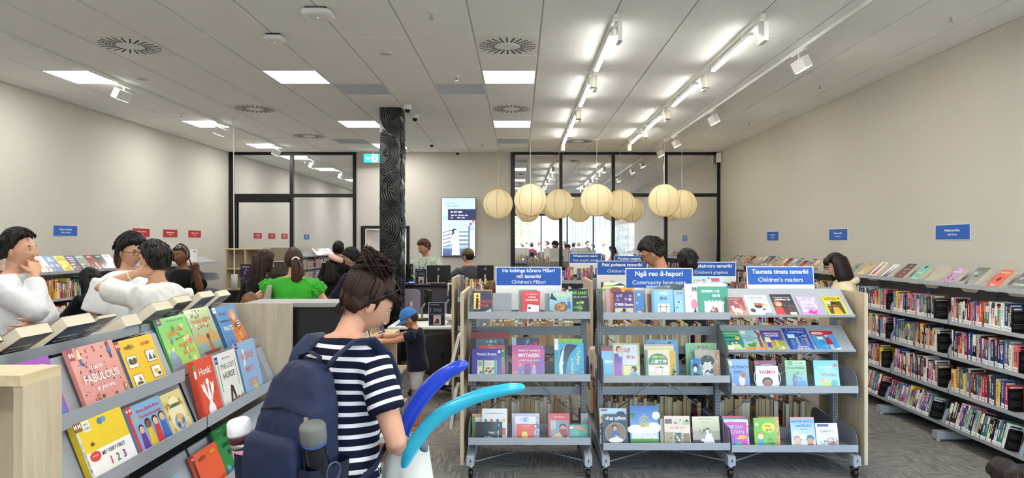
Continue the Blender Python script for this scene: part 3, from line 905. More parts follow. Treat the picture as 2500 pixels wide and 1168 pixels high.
# spine-out books: a family of unit meshes, scaled for each copy
SPINES = []
SPCOLS = ['#1b1c22', '#d8d4ca', '#f0eee8', '#b0262c', '#d94f30', '#e8a13a', '#f0d24a', '#3b7d4f', '#2d6f8c', '#7fb3d0', '#274b8f', '#5a3b86', '#a56bb0', '#d98aa8', '#efc6cf', '#5c3a2a', '#8c6b4a', '#c9b79a', '#2f3b46', '#6b7680', '#101014', '#7c1f2e', '#e26a74', '#8fc7a8', '#16305c', '#e9e2cf', '#40302a', '#c8362e']
PAGE = hexc('#dccfb2')
def spine_mesh(seed):
 r = random.Random(seed * 31 + 5)
 c = hexc(SPCOLS[seed % len(SPCOLS)]); c2 = hexc(r.choice(SPCOLS)); tc = hexc('#f4efe2' if sum(c) < 0.9 else '#16161c')
 b = MB(); PAGE = hexc(r.choice(['#dccfb2', '#cdb78e', '#b89c72', '#e2d8c0', '#c4a67a']))
 v = [(0, 0, 0), (1, 0, 0), (1, 1, 0), (0, 1, 0), (0, 0, 1), (1, 0, 1), (1, 1, 1), (0, 1, 1)]
 b._add(v, [(0, 3, 2, 1)], c)
 b._add(v, [(0, 1, 5, 4)], c); b._add(v, [(2, 3, 7, 6)], c); b._add(v, [(3, 0, 4, 7)], c)
 b._add(v, [(1, 2, 6, 5)], PAGE)
 b._add([(0, 0, 1), (1, 0, 1), (1, 1, 1), (0, 1, 1), (0.01, 0.1, 1), (1, 0.1, 1), (1, 0.9, 1), (0.01, 0.9, 1), (0.01, 0.1, 0.985), (1, 0.1, 0.985), (1, 0.9, 0.985), (0.01, 0.9, 0.985)],
           [(0, 1, 5, 4), (2, 3, 7, 6), (3, 0, 4, 7)], c)
 b._add([(0.01, 0.1, 0.99), (1, 0.1, 0.99), (1, 0.9, 0.99), (0.01, 0.9, 0.99)], [(0, 1, 2, 3)], PAGE)
 def q(y0, z0, y1, z1, col, x=-0.004): b._add([(x, y0, z0), (x, y1, z0), (x, y1, z1), (x, y0, z1)], [(0, 3, 2, 1)], col)
 if r.random() < 0.5:
  a = r.uniform(0.55, 0.8); q(0.02, a, 0.98, 0.99, c2, -0.002)
 z = r.uniform(0.34, 0.42)
 for _ in range(r.randint(8, 16)):
  k = r.uniform(0.015, 0.045)
  if z + k > 0.95: break
  q(0.36, z, 0.66, z + k, tc); z += k + r.choice((0.007, 0.007, 0.03))
 # the front cover, seen where the book ends a row
 def p(x0, z0, x1, z1, col, y=-0.004): b._add([(x0, y, z0), (x1, y, z0), (x1, y, z1), (x0, y, z1)], [(0, 1, 2, 3)], col)
 p(0.05, 0.05, 0.95, 0.6, c2); p(0.3, 0.1, 0.7, 0.5, hexc(r.choice(SPCOLS)), -0.008)
 for k in range(3): p(0.12, 0.68 + k * 0.1, r.uniform(0.55, 0.9), 0.74 + k * 0.1, tc, -0.006)
 return b
NSP = 56
SPMB = [spine_mesh(i) for i in range(NSP)]
SPINES = [b.mesh('book', PRINT) for b in SPMB]
STICK = MB()
STICK._add([(-0.008, 0.06, 0.02), (-0.008, 0.94, 0.02), (-0.008, 0.94, 0.2), (-0.008, 0.06, 0.2)], [(0, 3, 2, 1)], hexc('#f4f4f0'))
STICK._add([(-0.012, 0.2, 0.09), (-0.012, 0.8, 0.09), (-0.012, 0.8, 0.11), (-0.012, 0.2, 0.11)], [(0, 3, 2, 1)], hexc('#55555a'))
STICKM = STICK.mesh('spine_label', PRINT)
COLNAME = {'#1b1c22': 'black', '#d8d4ca': 'pale grey', '#f0eee8': 'white', '#b0262c': 'dark red', '#d94f30': 'orange-red', '#e8a13a': 'orange', '#f0d24a': 'yellow', '#3b7d4f': 'green', '#2d6f8c': 'teal', '#7fb3d0': 'light blue', '#274b8f': 'blue', '#5a3b86': 'purple', '#a56bb0': 'mauve', '#d98aa8': 'pink', '#efc6cf': 'pale pink', '#5c3a2a': 'brown', '#8c6b4a': 'tan', '#c9b79a': 'beige', '#2f3b46': 'slate', '#6b7680': 'grey', '#101014': 'jet black', '#7c1f2e': 'maroon', '#e26a74': 'coral', '#8fc7a8': 'mint green', '#16305c': 'navy', '#e9e2cf': 'cream', '#40302a': 'dark brown', '#c8362e': 'red'}

STUFF = MB()      # the rows of books too far or too hidden to tell apart
def stuff_book(k, M):
 STUFF.M = M; STUFF.join(SPMB[k]); STUFF.M = None

# ------------------------------------------------------------------ fiction shelving on the side wall
def rounded_end(x0, x1, z0, z1, r, flip=1):
 """Side plate outline in (x, z) with one rounded top corner at x0."""
 pts = [(x1, z0), (x1, z1)]
 for i in range(7):
  a = PI / 2 * i / 6
  pts.append((x0 + flip * (r - r * math.sin(a)), z1 - r + r * math.cos(a)))
 pts.append((x0, z0))
 return pts
WX0, WXB = 3.72, 4.12
LV = [1.04, 0.745, 0.44]      # lip tops of the flat shelves
BAYS = [12.09 - 0.9 * k for k in range(10)]    # bay boundaries from the back
def wall_bay(y1, y0, side, label, with_foot=True):
 """One bay of wall shelving between y0 < y1; side +1 stands on the wall at +X, -1 on the wall at -X."""
 if side > 0: xf, xb, sx = WX0, WXB, 1
 else: xf, xb, sx = -5.55, -5.98, -1
 L = lambda a: xf + sx * a       # a metres in from the front lip
 D = abs(xb - xf)
 def B(a0, a1, q0, q1, z0, z1):
  p, q = L(a0), L(a1)
  return MB().box(min(p, q), max(p, q), q0, q1, z0, z1)
 parts = []
 for y in (y0 + 0.02, y1 - 0.02):
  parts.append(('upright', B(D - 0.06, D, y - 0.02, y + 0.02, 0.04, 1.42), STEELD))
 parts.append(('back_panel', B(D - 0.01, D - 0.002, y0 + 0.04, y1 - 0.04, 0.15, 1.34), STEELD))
 for z in LV:
  sh = B(0, 0.004, y0 + 0.004, y1 - 0.004, z - 0.032, z)
  sh.join(B(0.004, D - 0.07, y0 + 0.004, y1 - 0.004, z - 0.012, z - 0.008))
  sub = []
  for y in (y0 + 0.004, y1 - 0.006):
   e = MB().prism([(L(p[0]), p[1]) for p in rounded_end(0.0, D - 0.06, z - 0.03, z + 0.12, 0.1)], 1, y, y + 0.002)
   sub.append(('shelf_end', e, STEEL))
  parts.append(('shelf', sh, STEEL, sub))
 # bottom shelf, tilted
 bt = MB()
 bt.prism([(L(-0.07), 0.135), (L(-0.075), 0.165), (L(-0.071), 0.165), (L(-0.066), 0.142), (L(D - 0.1), 0.09), (L(D - 0.1), 0.085)], 1, y0 + 0.004, y1 - 0.004)
 sub = [('shelf_end', MB().prism([(L(-0.07), 0.135), (L(-0.02), 0.27), (L(0.05), 0.29), (L(D - 0.1), 0.26), (L(D - 0.1), 0.085)], 1, y, y + 0.002), STEEL) for y in (y0 + 0.004, y1 - 0.006)]
 parts.append(('bottom_shelf', bt, STEEL, sub))
 # sloped display ledge on top
 tl = MB()
 tl.prism([(L(-0.005), 1.335), (L(-0.005), 1.372), (L(0.0), 1.372), (L(0.002), 1.345), (L(D - 0.08), 1.46), (L(D - 0.08), 1.454), (L(0.05), 1.33)], 1, y0 + 0.004, y1 - 0.004)
 parts.append(('display_ledge', tl, STEEL))
 if with_foot:
  ft = B(-0.12, D - 0.02, y0 - 0.035, y0 + 0.035, 0.02, 0.085)
  gl = MB(); gl.lathe([(0.018, 0.0), (0.018, 0.008), (0.006, 0.02)], 12, L(-0.09), y0)
  gl2 = MB(); gl2.lathe([(0.018, 0.0), (0.018, 0.008), (0.006, 0.02)], 12, L(D - 0.15), y0)
  parts.append(('foot', ft, STEEL, [('glide', gl, WHITEP), ('glide', gl2, WHITEP)]))
 return thing('wall_bookshelf', label, 'bookshelf', parts, 'grey wall shelving bays')
for k in range(9):
 wall_bay(BAYS[k], BAYS[k + 1], 1, 'grey steel bay of the fiction wall shelving, ' + ORD[k] + ' from the back glazing')

# perforated black bookend
be = MB()
be.box(0, 0.115, 0, 0.002, 0, 0.16); be.box(0, 0.115, -0.06, 0.0, 0, 0.002)
bh = MB()
for i in range(6):
 for j in range(8):
  if j in (3, 4): continue
  x, z = 0.02 + i * 0.015 + (j % 2) * 0.007, 0.03 + j * 0.014
  bh._add([(x, -0.0005, z), (x + 0.005, -0.0005, z), (x + 0.005, -0.0005, z + 0.004), (x, -0.0005, z + 0.004)], [(0, 1, 2, 3)])
BEM, BHM = be.mesh('bookend', BLACKP), bh.mesh('holes', mat('bookend_hole', '#b9b4aa', 0.8))
def bookend(x, y, z, lab, tilt=0.0):
 o = link('bookend', BEM, None, (x, y, z), (0, tilt, 0))
 tag(o, lab, 'bookend', 'black perforated bookends')
 h = link('holes', BHM, o); h['kind'] = 'stuff'
rowname = ['top book row', 'second book row', 'third book row', 'bottom book row']
bayname = {7: 'closest fiction bay', 6: 'second closest fiction bay', 5: 'fiction bay by the wooden end panel', 4: 'fiction bay behind the bob-haired woman'}
r = random.Random(77)
NIND = 0
for bi in range(0, 9):
 y1, y0 = BAYS[bi] - 0.012, BAYS[bi + 1] + 0.012
 for ri in range(4):
  if bi < 3 and ri > 0: continue
  indiv = (bi in (6, 7 - 0) and True) or (bi == 5) or (bi == 4 and ri == 0)
  if bi == 8: indiv = False
  if bi == 5 and ri > 0: ystop = BAYS[bi + 1] + 0.5
  y = y1 - 0.004
  end = y0 + r.uniform(0.1, 0.24)
  n = 0
  theme = r.sample(range(NSP), 30)
  while y > end:
   t = r.choice((0.018, 0.022, 0.026, 0.03, 0.034, 0.04)); h = r.uniform(0.18, 0.235) if ri else r.uniform(0.165, 0.215); dp = r.uniform(0.125, 0.15)
   k = r.choice(theme)
   y -= t + 0.0008
   if ri < 3:
    loc = Vector((WX0 + 0.012 + r.uniform(0, 0.02), y, LV[ri] - 0.008)); tilt = 0.0
   else:
    loc = Vector((WX0 - 0.045 + r.uniform(0, 0.01), y, 0.141)); tilt = R(14)
   if indiv and not (bi == 5 and y > 7.3):
    o = link('book', SPINES[k], None, loc, (0, tilt, 0)); o.scale = (dp, t, h)
    n += 1; NIND += 1
    tag(o, COLNAME[SPCOLS[k % len(SPCOLS)]] + ' spine, ' + ORD[n - 1] + ' in the ' + rowname[ri] + ', ' + bayname[bi], 'book', 'spine-out fiction books')
    link('spine_label', STICKM, o)
   else:
    stuff_book(k, Matrix.Translation(loc) @ Matrix.Rotation(tilt, 4, 'Y') @ Matrix.Diagonal((dp, t, h, 1)))
  if bi in (5, 6, 7):
   if ri < 3: bookend(WX0 + 0.02, y - 0.004, LV[ri] - 0.006, 'black perforated bookend closing the ' + rowname[ri] + ', ' + bayname[bi])
   else: bookend(WX0 - 0.035, y - 0.004, 0.142, 'black perforated bookend closing the ' + rowname[ri] + ', ' + bayname[bi], R(14))
print('individual spine books', NIND)

# face-out paperbacks on the sloped ledge: (y position, width, height, thickness, cover colour, drawing, what it looks like)
LEDGE = [
 (5.06, .15, .23, .06, '#3f4648', art(('#4a5250', '#8a8f8c'), [('ONYX', .5, .6, .16, '#e9e6dc'), ('STORM', .5, .3, .15, '#e9e6dc')], [('p', [(.1, .75), (.5, .95), (.9, .75), (.5, .85)], '#b9a45c')], 1), 'thick dark grey paperback lettered ONYX STORM'),
 (5.31, .14, .22, .04, '#d9584c', art('#de6a58', [('MURDER', .5, .85, .12, '#f4e6c8'), ('MRS', .5, .2, .14, '#f7f2e6')], [('e', .5, .5, .16, '#7a2f2c'), ('s', 10, .1, .1, .9, .9, .05, ['#f2b29a', '#b8352c'])], 2), 'coral red paperback with white lettering'),
 (5.60, .15, .23, .07, '#7b7f80', art(('#6a6e6c', '#b0b2ae'), [('N', .3, .7, .25, '#f4f4ee'), ('EBIS', .55, .55, .12, '#22262a')], [('s', 6, .05, .05, .5, .5, .12, ['#4a5a4e', '#8a7a60'])], 3), 'very thick grey paperback with pale spine'),
 (5.86, .13, .21, .035, '#b08ac0', art('#b796c8', [('THE', .5, .9, .1, '#fff'), ('MURDERS', .5, .76, .12, '#fff')], [('s', 14, .1, .1, .9, .6, .1, ['#e8c766', '#6a4a8a', '#e59a8a'])], 4), 'lilac paperback with yellow figures'),
 (6.12, .14, .23, .07, '#b7b2a8', art('#b5b0a6', [('THE', .5, .66, .07, '#77736a'), ('HOUSE', .5, .56, .07, '#77736a')], [], 5), 'plain beige-grey thick paperback'),
 (6.36, .15, .23, .04, '#79b0a0', art('#86bdae', [('FERRIS', .5, .5, .1, '#f4f4ea'), ('WHEEL', .5, .2, .1, '#f4f4ea')], [('e', .5, .85, .14, '#1f3c3a'), ('r', .47, .2, .53, .45, '#2b4a46')], 6), 'mint green paperback with a dark round badge'),
 (6.62, .15, .23, .035, '#6b3f42', art(('#4d4c55', '#8f3a3a'), [('THE', .6, .86, .09, '#f2efe6'), ('DANCE', .55, .66, .1, '#f2efe6'), ('WE', .55, .46, .1, '#f2efe6'), ('DO', .55, .27, .09, '#f2efe6')], [], 7), 'slate and dark red paperback with white title'),
 (6.87, .12, .21, .035, '#e7e3ea', art('#ece8ee', [('Paris', .4, .8, .1, '#3a3060')], [('p', [(.2, .1), (.5, .75), (.62, .1)], '#4a4090'), ('p', [(.6, .05), (.95, .9), (.95, .05)], '#3c3a58')], 8), 'white paperback with violet shapes'),
 (7.12, .14, .23, .05, '#e6e2da', art('#e9e5dd', [('ARROW', .5, .2, .09, '#444')], [('f', .55, .2, .7, '#c9444c', '#3b3f52'), ('s', 5, .3, .3, .9, .8, .09, ['#c84a56', '#7d8390'])], 9), 'pale paperback with a red standing figure'),
 (7.36, .13, .21, .03, '#d8b878', art(('#c8a070', '#e8d89a'), [('BONES', .5, .3, .1, '#e8e0a0')], [('s', 12, .2, .3, .9, .95, .1, ['#a8583c', '#6b7a3c', '#f0e2a0'])], 10), 'golden floral paperback'),
 (7.58, .12, .2, .03, '#7f9a8e', art(('#8aa39a', '#5f7d70'), [('LOVE', .5, .15, .1, '#e8e6d8')], [('s', 8, .2, .3, .9, .9, .13, ['#44564c', '#c9b27a'])], 11), 'sage green paperback'),
 (7.82, .12, .2, .035, '#e2956c', art('#e59b74', [('EDEN', .5, .4, .12, '#f4e4d2', .02, 90)], [], 12), 'plain apricot paperback'),
 (8.05, .13, .21, .04, '#eceae6', art('#efedea', [('JAMES', .5, .12, .09, '#333')], [('e', .5, .58, .28, '#2b2a2c', .26), ('e', .5, .6, .16, '#9a948c', .16)], 13), 'white paperback with a black oval portrait'),
]
for y, w, h, t, c, dr, lb in LEDGE:
 face_book('paperback', lb + ' on the sloped ledge of the fiction wall', w, h, t, c, dr, (WX0 + 0.012, y, 1.352), (R(-48), 0, -PI / 2), 'face-out books on the fiction ledge')
y = 8.3; k = 0
while y < 12.0:
 w = r.uniform(.105, .14)
 c = r.choice(['#8a8078', '#4a4648', '#b59a78', '#77808a', '#c0b8ac', '#5d4a40', '#9a6a5a', '#a08aa0', '#d0c8ba'])
 face_book('paperback', ('muted face-out paperback, ' + ORD[k] + ' beyond the white oval-portrait one on the fiction ledge'), w, r.uniform(.19, .23), r.uniform(.025, .06), c, auto_art(400 + k), (WX0 + 0.012, y, 1.352), (R(-r.uniform(44, 52)), 0, -PI / 2), 'face-out books on the fiction ledge')
 y += w * 0.78 + r.uniform(.05, .1); k += 1
# ------------------------------------------------------------------ mobile double-sided shelving
YL, YP, YE = 4.85, 5.20, 5.60       # front lip, post plane, back edge of the front row
def post(x, yp, z1=1.36):
 p = MB().box(x - 0.02, x + 0.02, yp - 0.03, yp + 0.03, 0.1, z1)
 s = MB()
 z = 0.2
 while z < z1 - 0.03:
  for dx in (-0.009, 0.006):
   s._add([(x + dx, yp - 0.0305, z), (x + dx + 0.004, yp - 0.0305, z), (x + dx + 0.004, yp - 0.0305, z + 0.013), (x + dx, yp - 0.0305, z + 0.013)], [(0, 1, 2, 3)])
  z += 0.025
 return p, s
SLOT = mat('slot_shadow', '#23252a', 0.9)
def shelf_part(x0, x1, ylip, yp, zlip, zbot, front=True, lip=0.052):
 """Flat shelf with a lip on the aisle side and rounded end plates; zbot is the lip's lower edge."""
 s = 1 if front else -1
 def yy(a): return ylip + s * a
 D = abs(yp - ylip) - 0.032
 b = MB()
 def bx(x0, x1, a0, a1, z0, z1): b.box(x0, x1, min(yy(a0), yy(a1)), max(yy(a0), yy(a1)), z0, z1)
 bx(x0, x1, 0, 0.006, zbot, zbot + lip)
 bx(x0, x1, 0.006, D, zbot + 0.004, zbot + 0.009)
 bx(x0, x1, D - 0.006, D, zbot + 0.009, zbot + 0.07)
 sub = []
 for x in (x0 + 0.001, x1 - 0.004):
  pts = [(yy(0.008), zbot - 0.03), (yy(0.008), zbot + 0.06)]
  for i in range(6):
   a = PI / 2 * i / 5
   pts.append((yy(0.008 + 0.09 - 0.09 * math.cos(a)), zbot + 0.06 + 0.1 * math.sin(a)))
  pts += [(yy(D - 0.02), zbot + 0.16), (yy(D), zbot + 0.14), (yy(D), zbot - 0.04), (yy(0.05), zbot - 0.045)]
  sub.append(('end_bracket', MB().prism(pts, 0, x, x + 0.003), STEELD))
 return ('shelf', b, STEEL, sub)
def slant_part(x0, x1, y0, z0, y1, z1):
 b = MB().prism([(y0, z0), (y0 - 0.004, z0 + 0.018), (y0 - 0.001, z0 + 0.019), (y0 + 0.003, z0 + 0.006), (y1, z1), (y1 + 0.004, z1 - 0.003), (y0 + 0.006, z0 - 0.002)], 0, x0, x1)
 sub = [('end_bracket', MB().prism([(y0 + 0.01, z0 - 0.004), (y1, z1 - 0.006), (y1 + 0.05, z1 - 0.04), (y1 + 0.05, z0 - 0.05), (y0 + 0.06, z0 - 0.05)], 0, x, x + 0.003), STEELD) for x in (x0 + 0.002, x1 - 0.005)]
 return ('slanted_shelf', b, STEEL, sub)
def foot_parts(x, yf, yp, ye):
 f = MB().prism([(yf, 0.1), (yf, 0.165), (yf + 0.03, 0.168), (yp - 0.05, 0.2), (yp + 0.05, 0.2), (ye - 0.03, 0.168), (ye, 0.165), (ye, 0.1)], 0, x - 0.027, x + 0.027)
 sub = []
 for y in (yf + 0.035, ye - 0.035):
  st = MB(); st.sm = True; st.lathe([(0.022, 0.078), (0.022, 0.1), (0.014, 0.1)], 14, x, y)
  sub.append(('caster_stem', st, CHROME))
  w = MB(); w.sm = True
  w.M = Matrix.Translation((x, y + 0.012, 0.036)) @ Matrix.Rotation(PI / 2, 4, 'Y')
  w.lathe([(0.02, -0.016), (0.036, -0.014), (0.036, 0.014), (0.02, 0.016)], 18)
  sub.append(('caster_wheel', w, BLACKP))
  h = MB().prism([(y - 0.02, 0.08), (y + 0.03, 0.08), (y + 0.045, 0.04), (y + 0.03, 0.03), (y - 0.01, 0.06)], 0, x - 0.024, x - 0.019)
  h.prism([(y - 0.02, 0.08), (y + 0.03, 0.08), (y + 0.045, 0.04), (y + 0.03, 0.03), (y - 0.01, 0.06)], 0, x + 0.019, x + 0.024)
  h.box(x - 0.024, x + 0.024, y - 0.02, y + 0.03, 0.076, 0.08)
  sub.append(('caster_fork', h, CHROME))
 slot = MB().box(x - 0.004, x + 0.004, yf - 0.001, yf, 0.125, 0.145)
 sub.append(('slot', slot, SLOT))
 return ('foot', f, STEEL, sub)
def end_panel(x0, x1, y0, y1, z0, z1): return ('end_panel', MB().box(x0, x1, y0, y1, z0, z1), WOOD)
def rod(a, b, rr=0.004): return MB().tube([a, b], rr, 6)
def mobile_unit(label, xs, yl, fronts, backs, panels, zb=0.1):
 """xs: post positions; fronts: per bay list of lower lip edges or slant tuples."""
 yp, ye = yl + 0.35, yl + 0.75
 parts = []
 for x in xs:
  p, s = post(x, yp)
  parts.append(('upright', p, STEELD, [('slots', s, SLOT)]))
  parts.append(foot_parts(x, yl - 0.02, yp, ye))
 for i in range(len(xs) - 1):
  a, b = xs[i] + 0.004, xs[i + 1] - 0.004
  for t in fronts[i]:
   if isinstance(t, tuple): parts.append(slant_part(a - 0.015, b + 0.015, *t))
   else: parts.append(shelf_part(a - 0.02 if i == 0 else a + 0.002, b - 0.002 if i < len(xs) - 2 else b + 0.02, yl, yp, 0, t))
  for z in backs: parts.append(shelf_part(a, b, ye, yp, 0, z, False, 0.03))
  parts.append(('crossbar', MB().box(a + 0.02, b - 0.02, yp - 0.028, yp - 0.022, 1.0, 1.068), STEELD))
  for s in (0, 1):
   xa, xb = (a + 0.03, b - 0.03) if s == 0 else (b - 0.03, a + 0.03)
   parts.append(('brace_rod', rod((xa, yp - 0.036 - 0.009 * s, 1.0), (xb, yp - 0.036 - 0.009 * s, 0.36)), CHROME))
   ya, yb2 = (yl + 0.05, yl + 0.62)
   parts.append(('floor_brace', MB().tube([(xa, ya if True else 0, 0.112 + 0.006 * s), ((xa + xb) / 2, yp, 0.118 + 0.006 * s), (xb, yb2, 0.112 + 0.006 * s)], 0.012, 4, flat=0.25, up=(0, 0, 1)), STEEL))
 for (x0, x1) in panels: parts.append(end_panel(x0, x1, yl, ye - 0.01, 0.1, 1.35))
 return thing('mobile_bookshelf', label, 'bookshelf', parts, 'grey mobile shelving on castors')
def zl(py, Y=YL): return wz(py, Y)
T1 = [zl(779), zl(932), zl(1087)]
T2 = [zl(781), zl(935), zl(1100)]
T3 = [(4.885, zl(775, 4.885), 5.12, 1.365), (4.875, zl(860, 4.875), 5.11, zl(794, 5.11)), zl(961), zl(1105)]
BK = [0.84, 0.52, 0.2]
xa, xb = wx(1142, YL) - 0.0, wx(1443, YL)
X1 = [wx(1142, YL) + 0.02, wx(1443, YL) - 0.02]
mobile_unit("grey mobile shelf of Maori children's books beside the balloons, wooden end panel", X1, YL, [T1], BK, [(X1[0] - 0.075, X1[0] - 0.05)])
X2 = [wx(1472, YL) + 0.02, wx(1785, YL), wx(2097, YL) - 0.02]
mobile_unit("long grey mobile shelf of community language books and children's readers with wooden end", X2, YL, [T2, T3], BK, [(X2[2] + 0.06, X2[2] + 0.086)])
# rows behind
mobile_unit("grey mobile shelf of children's fiction and graphics behind the front shelves", [0.75, 1.67, 2.59], 6.33, [[1.1, 0.8, 0.5, 0.18]] * 2, [1.1, 0.8, 0.5, 0.18], [(2.64, 2.665), (0.675, 0.70)])
mobile_unit("grey mobile shelf of Maori fiction standing behind the shelf by the balloons", [-0.62, 0.3], 6.9, [[1.1, 0.8, 0.5, 0.18]], [1.1, 0.8, 0.5, 0.18], [(-0.7, -0.675)])
mobile_unit("distant grey mobile shelf of teen novels before the glazing", [0.2, 1.12, 2.04], 10.05, [[1.1, 0.8, 0.5, 0.18]] * 2, [1.1, 0.8, 0.5, 0.18], [(2.09, 2.115)])

# rows of books seen from behind or far away
r = random.Random(91)
def back_row(x0, x1, yedge, z, hmin, hmax, face=1):
 """Books on a shelf whose spines face away (+Y when face = 1): their page edges show."""
 x = x0
 while x < x1 - 0.03:
  t = r.uniform(.012, .034); h = r.uniform(hmin, hmax); dp = r.uniform(.12, .15)
  M = Matrix.Translation((x + (t if face > 0 else 0), yedge, z)) @ Matrix.Rotation(-PI / 2 * face if face > 0 else PI / 2, 4, 'Z')
  if face > 0: M = Matrix.Translation((x, yedge, z)) @ Matrix.Rotation(-PI / 2, 4, 'Z') @ Matrix.Diagonal((dp, t, h, 1))
  else: M = Matrix.Translation((x + t, yedge, z)) @ Matrix.Rotation(PI / 2, 4, 'Z') @ Matrix.Diagonal((dp, t, h, 1))
  if r.random() < 0.06: M = M @ Matrix.Shear('XZ', 4, (0.0, 1.5)) if False else M
  stuff_book(r.randrange(NSP), M)
  x += t + 0.001
  if r.random() < 0.03: x += r.uniform(.02, .06)
for xs, yl in ((X1, YL), (X2[:2], YL), (X2[1:], YL)):
 for z, hm in ((0.85, (.16, .24)), (0.53, (.19, .26)), (0.21, (.19, .26))):
  back_row(xs[0] + 0.04, xs[1] - 0.04, yl + 0.73, z, *hm)
for a, b, yl in ((0.77, 1.65, 6.33), (1.69, 2.57, 6.33), (-0.6, 0.28, 6.9), (0.22, 1.1, 10.05), (1.14, 2.02, 10.05)):
 for z in (1.11, .81, .51, .19):
  if yl < 10 or z > 0.7:
   back_row(a + 0.02, b - 0.02, yl + 0.02, z, .17, .24, -1)
  if yl < 7 and z < 1.0: back_row(a + 0.02, b - 0.02, yl + 0.73, z, .17, .24, 1)

# ------------------------------------------------------------------ face-out books on the front shelves
def fb(label, xl, xr, yt, shelf_z, Yb, col, draw, t=0.012, lean=12, yaw=0.0, soft=True, kind='picture_book'):
 """Book standing on a shelf: seen left, right and top pixel, resting height, depth."""
 w = (xr - xl) * Yb / FPX
 h = (wz(yt, Yb + 0.05) - shelf_z) / math.cos(R(lean))
 x = wx((xl + xr) / 2, Yb)
 return face_book(kind, label, w, h, t, col, draw, (x, Yb, shelf_z), (R(-lean), 0, yaw), "face-out children's books on the front shelves", soft)
z1, z2, z3 = T1[0] + 0.01, T1[1] + 0.01, T1[2] + 0.01
sk = '#d9a27c'; bs = '#8a5a3c'
# first bay, top
fb('navy novel with a yellow panel and dark standing figure on the top tier', 1154, 1199, 711, z1, 4.93, '#26304a', art('#27324f', [("KORO'S", .64, .58, .17, '#d5433c'), ('STAR', .58, .42, .17, '#d5433c')], [('r', .05, .28, .4, .93, '#e9cf6a'), ('p', [(.16, .3), (.3, .3), (.3, .72), (.18, .72)], '#111'), ('e', .24, .8, .06, '#111'), ('p', [(.4, .12), (.6, .2), (.85, 0), (.65, 0)], '#b53434'), ('p', [(.55, .15), (1, .3), (1, 0), (.85, 0)], '#c9ccd4')]), t=.03)
fb('brown hardback edge peeping out behind the navy novel', 1158, 1201, 707, z1, 4.99, '#b08858', None, t=.02)
fb('bright red diary-style book with a white torn paper drawing', 1274, 1319, 711, z1, 4.93, '#c2303a', art('#cf3540', [('TE RĀTAKA', .55, .88, .09, '#f0c8b8', 0), ('a Tētahi', .55, .76, .09, '#fff'), ('Utaumauhea', .55, .65, .1, '#fff')], [('p', [(.32, .48), (.95, .42), (.88, .02), (.25, .05)], '#f2efe8'), ('e', .42, .32, .07, '#222'), ('o', .62, .34, .12, '#888', .1)]), t=.02)
fb('grey-green book standing behind the bright red diary', 1266, 1312, 708, z1, 4.97, '#6f7c74', art('#76857c', [], [('s', 12, .05, .05, .95, .95, .12, ['#4d564f', '#a9b3a5'])]), t=.02)
fb('comic book with a brown many-legged creature on pale blue', 1342, 1398, 712, z1, 4.93, '#7fb4c4', art(('#9fcbd6', '#6fa0b4'), [('PĪKAREO', .55, .86, .17, '#f5d93a', .03)], [('p', [(.0, .7), (.35, .62), (.1, .95)], '#20324a'), ('e', .5, .35, .3, '#8a5a34', .2), ('e', .5, .4, .18, '#b57f48', .14), ('s', 14, .15, .1, .85, .6, .06, ['#6b4426', '#c99a5c']), ('f', .85, .3, .4, '#2f6fb0', '#3a2416'), ('p', [(0, 0), (.35, 0), (.2, .2), (0, .25)], '#5d8a4a')]), t=.012)
fb('dark comic with green lettering beside the creature comic', 1390, 1436, 706, z1, 4.95, '#1d2a2c', art(('#1b2a2e', '#2d4a3a'), [('THIS LAND', .5, .86, .16, '#7fd24a', .03), ('THE FALL OF TĀNE', .6, .7, .06, '#e8e8e0')], [('s', 16, .1, .05, .95, .55, .11, ['#6fae3c', '#d9c27a', '#3d7a34', '#c99a6a'])]), t=.01)
# first bay, middle
fb('tall dark red folder standing at the back of the purple room book', 1148, 1241, 812, z2, 5.05, '#8c2f30', art('#932f31', [], [('r', .0, .0, 1, .85, '#2a2b30')]), t=.02)
fb('grey book with pale green ferns behind the purple room book', 1161, 1230, 828, z2, 5.01, '#4c545c', art('#525c64', [], [('s', 26, .05, .5, .95, .98, .07, ['#9fc0b2', '#7ba694', '#c9d6d0', '#3a444a'])]), t=.012)
fb('red and green story book peeping over the purple room book', 1168, 1233, 844, z2, 4.97, '#c23b34', art('#c8403a', [('TAMARIKI', .5, .93, .04, '#f0c070')], [('r', .8, .1, 1, .9, '#4f8a3c'), ('r', .8, .1, 1, .5, '#d94a34'), ('s', 8, .8, .05, 1, .9, .06, ['#f0c060', '#6fae5c'])]), t=.012)
fb('purple picture book with a window full of toys', 1152, 1224, 852, z2, 4.93, '#3d2f8f', art('#43349a', [("Pene's Room", .5, .82, .13, '#f4f1f8', .025)], [('r', .18, .0, .84, .6, '#d9d3bd'), ('r', .2, .4, .34, .56, '#8ea3a8'), ('r', .36, .0, .42, .62, '#4d9a3e'), ('r', .76, .1, .82, .62, '#4d9a3e'), ('r', .42, .42, .76, .54, '#c9c6b0'), ('s', 18, .2, .02, .82, .36, .07, ['#e24a34', '#f2c23a', '#3a3a40', '#5fae4c', '#f4f0e6', '#3a78b8']), ('e', .92, .9, .05, '#d9dce8')]), t=.008)
fb('dark navy atlas with a red badge behind the pink story book', 1250, 1317, 825, z2, 5.0, '#262c3e', art('#2b3244', [], [('r', .0, .78, .15, 1, '#9fb0bc'), ('s', 14, .4, .8, .7, .97, .03, ['#5a78b0', '#8aa0c8']), ('e', .86, .82, .1, '#b5343a')]), t=.03)
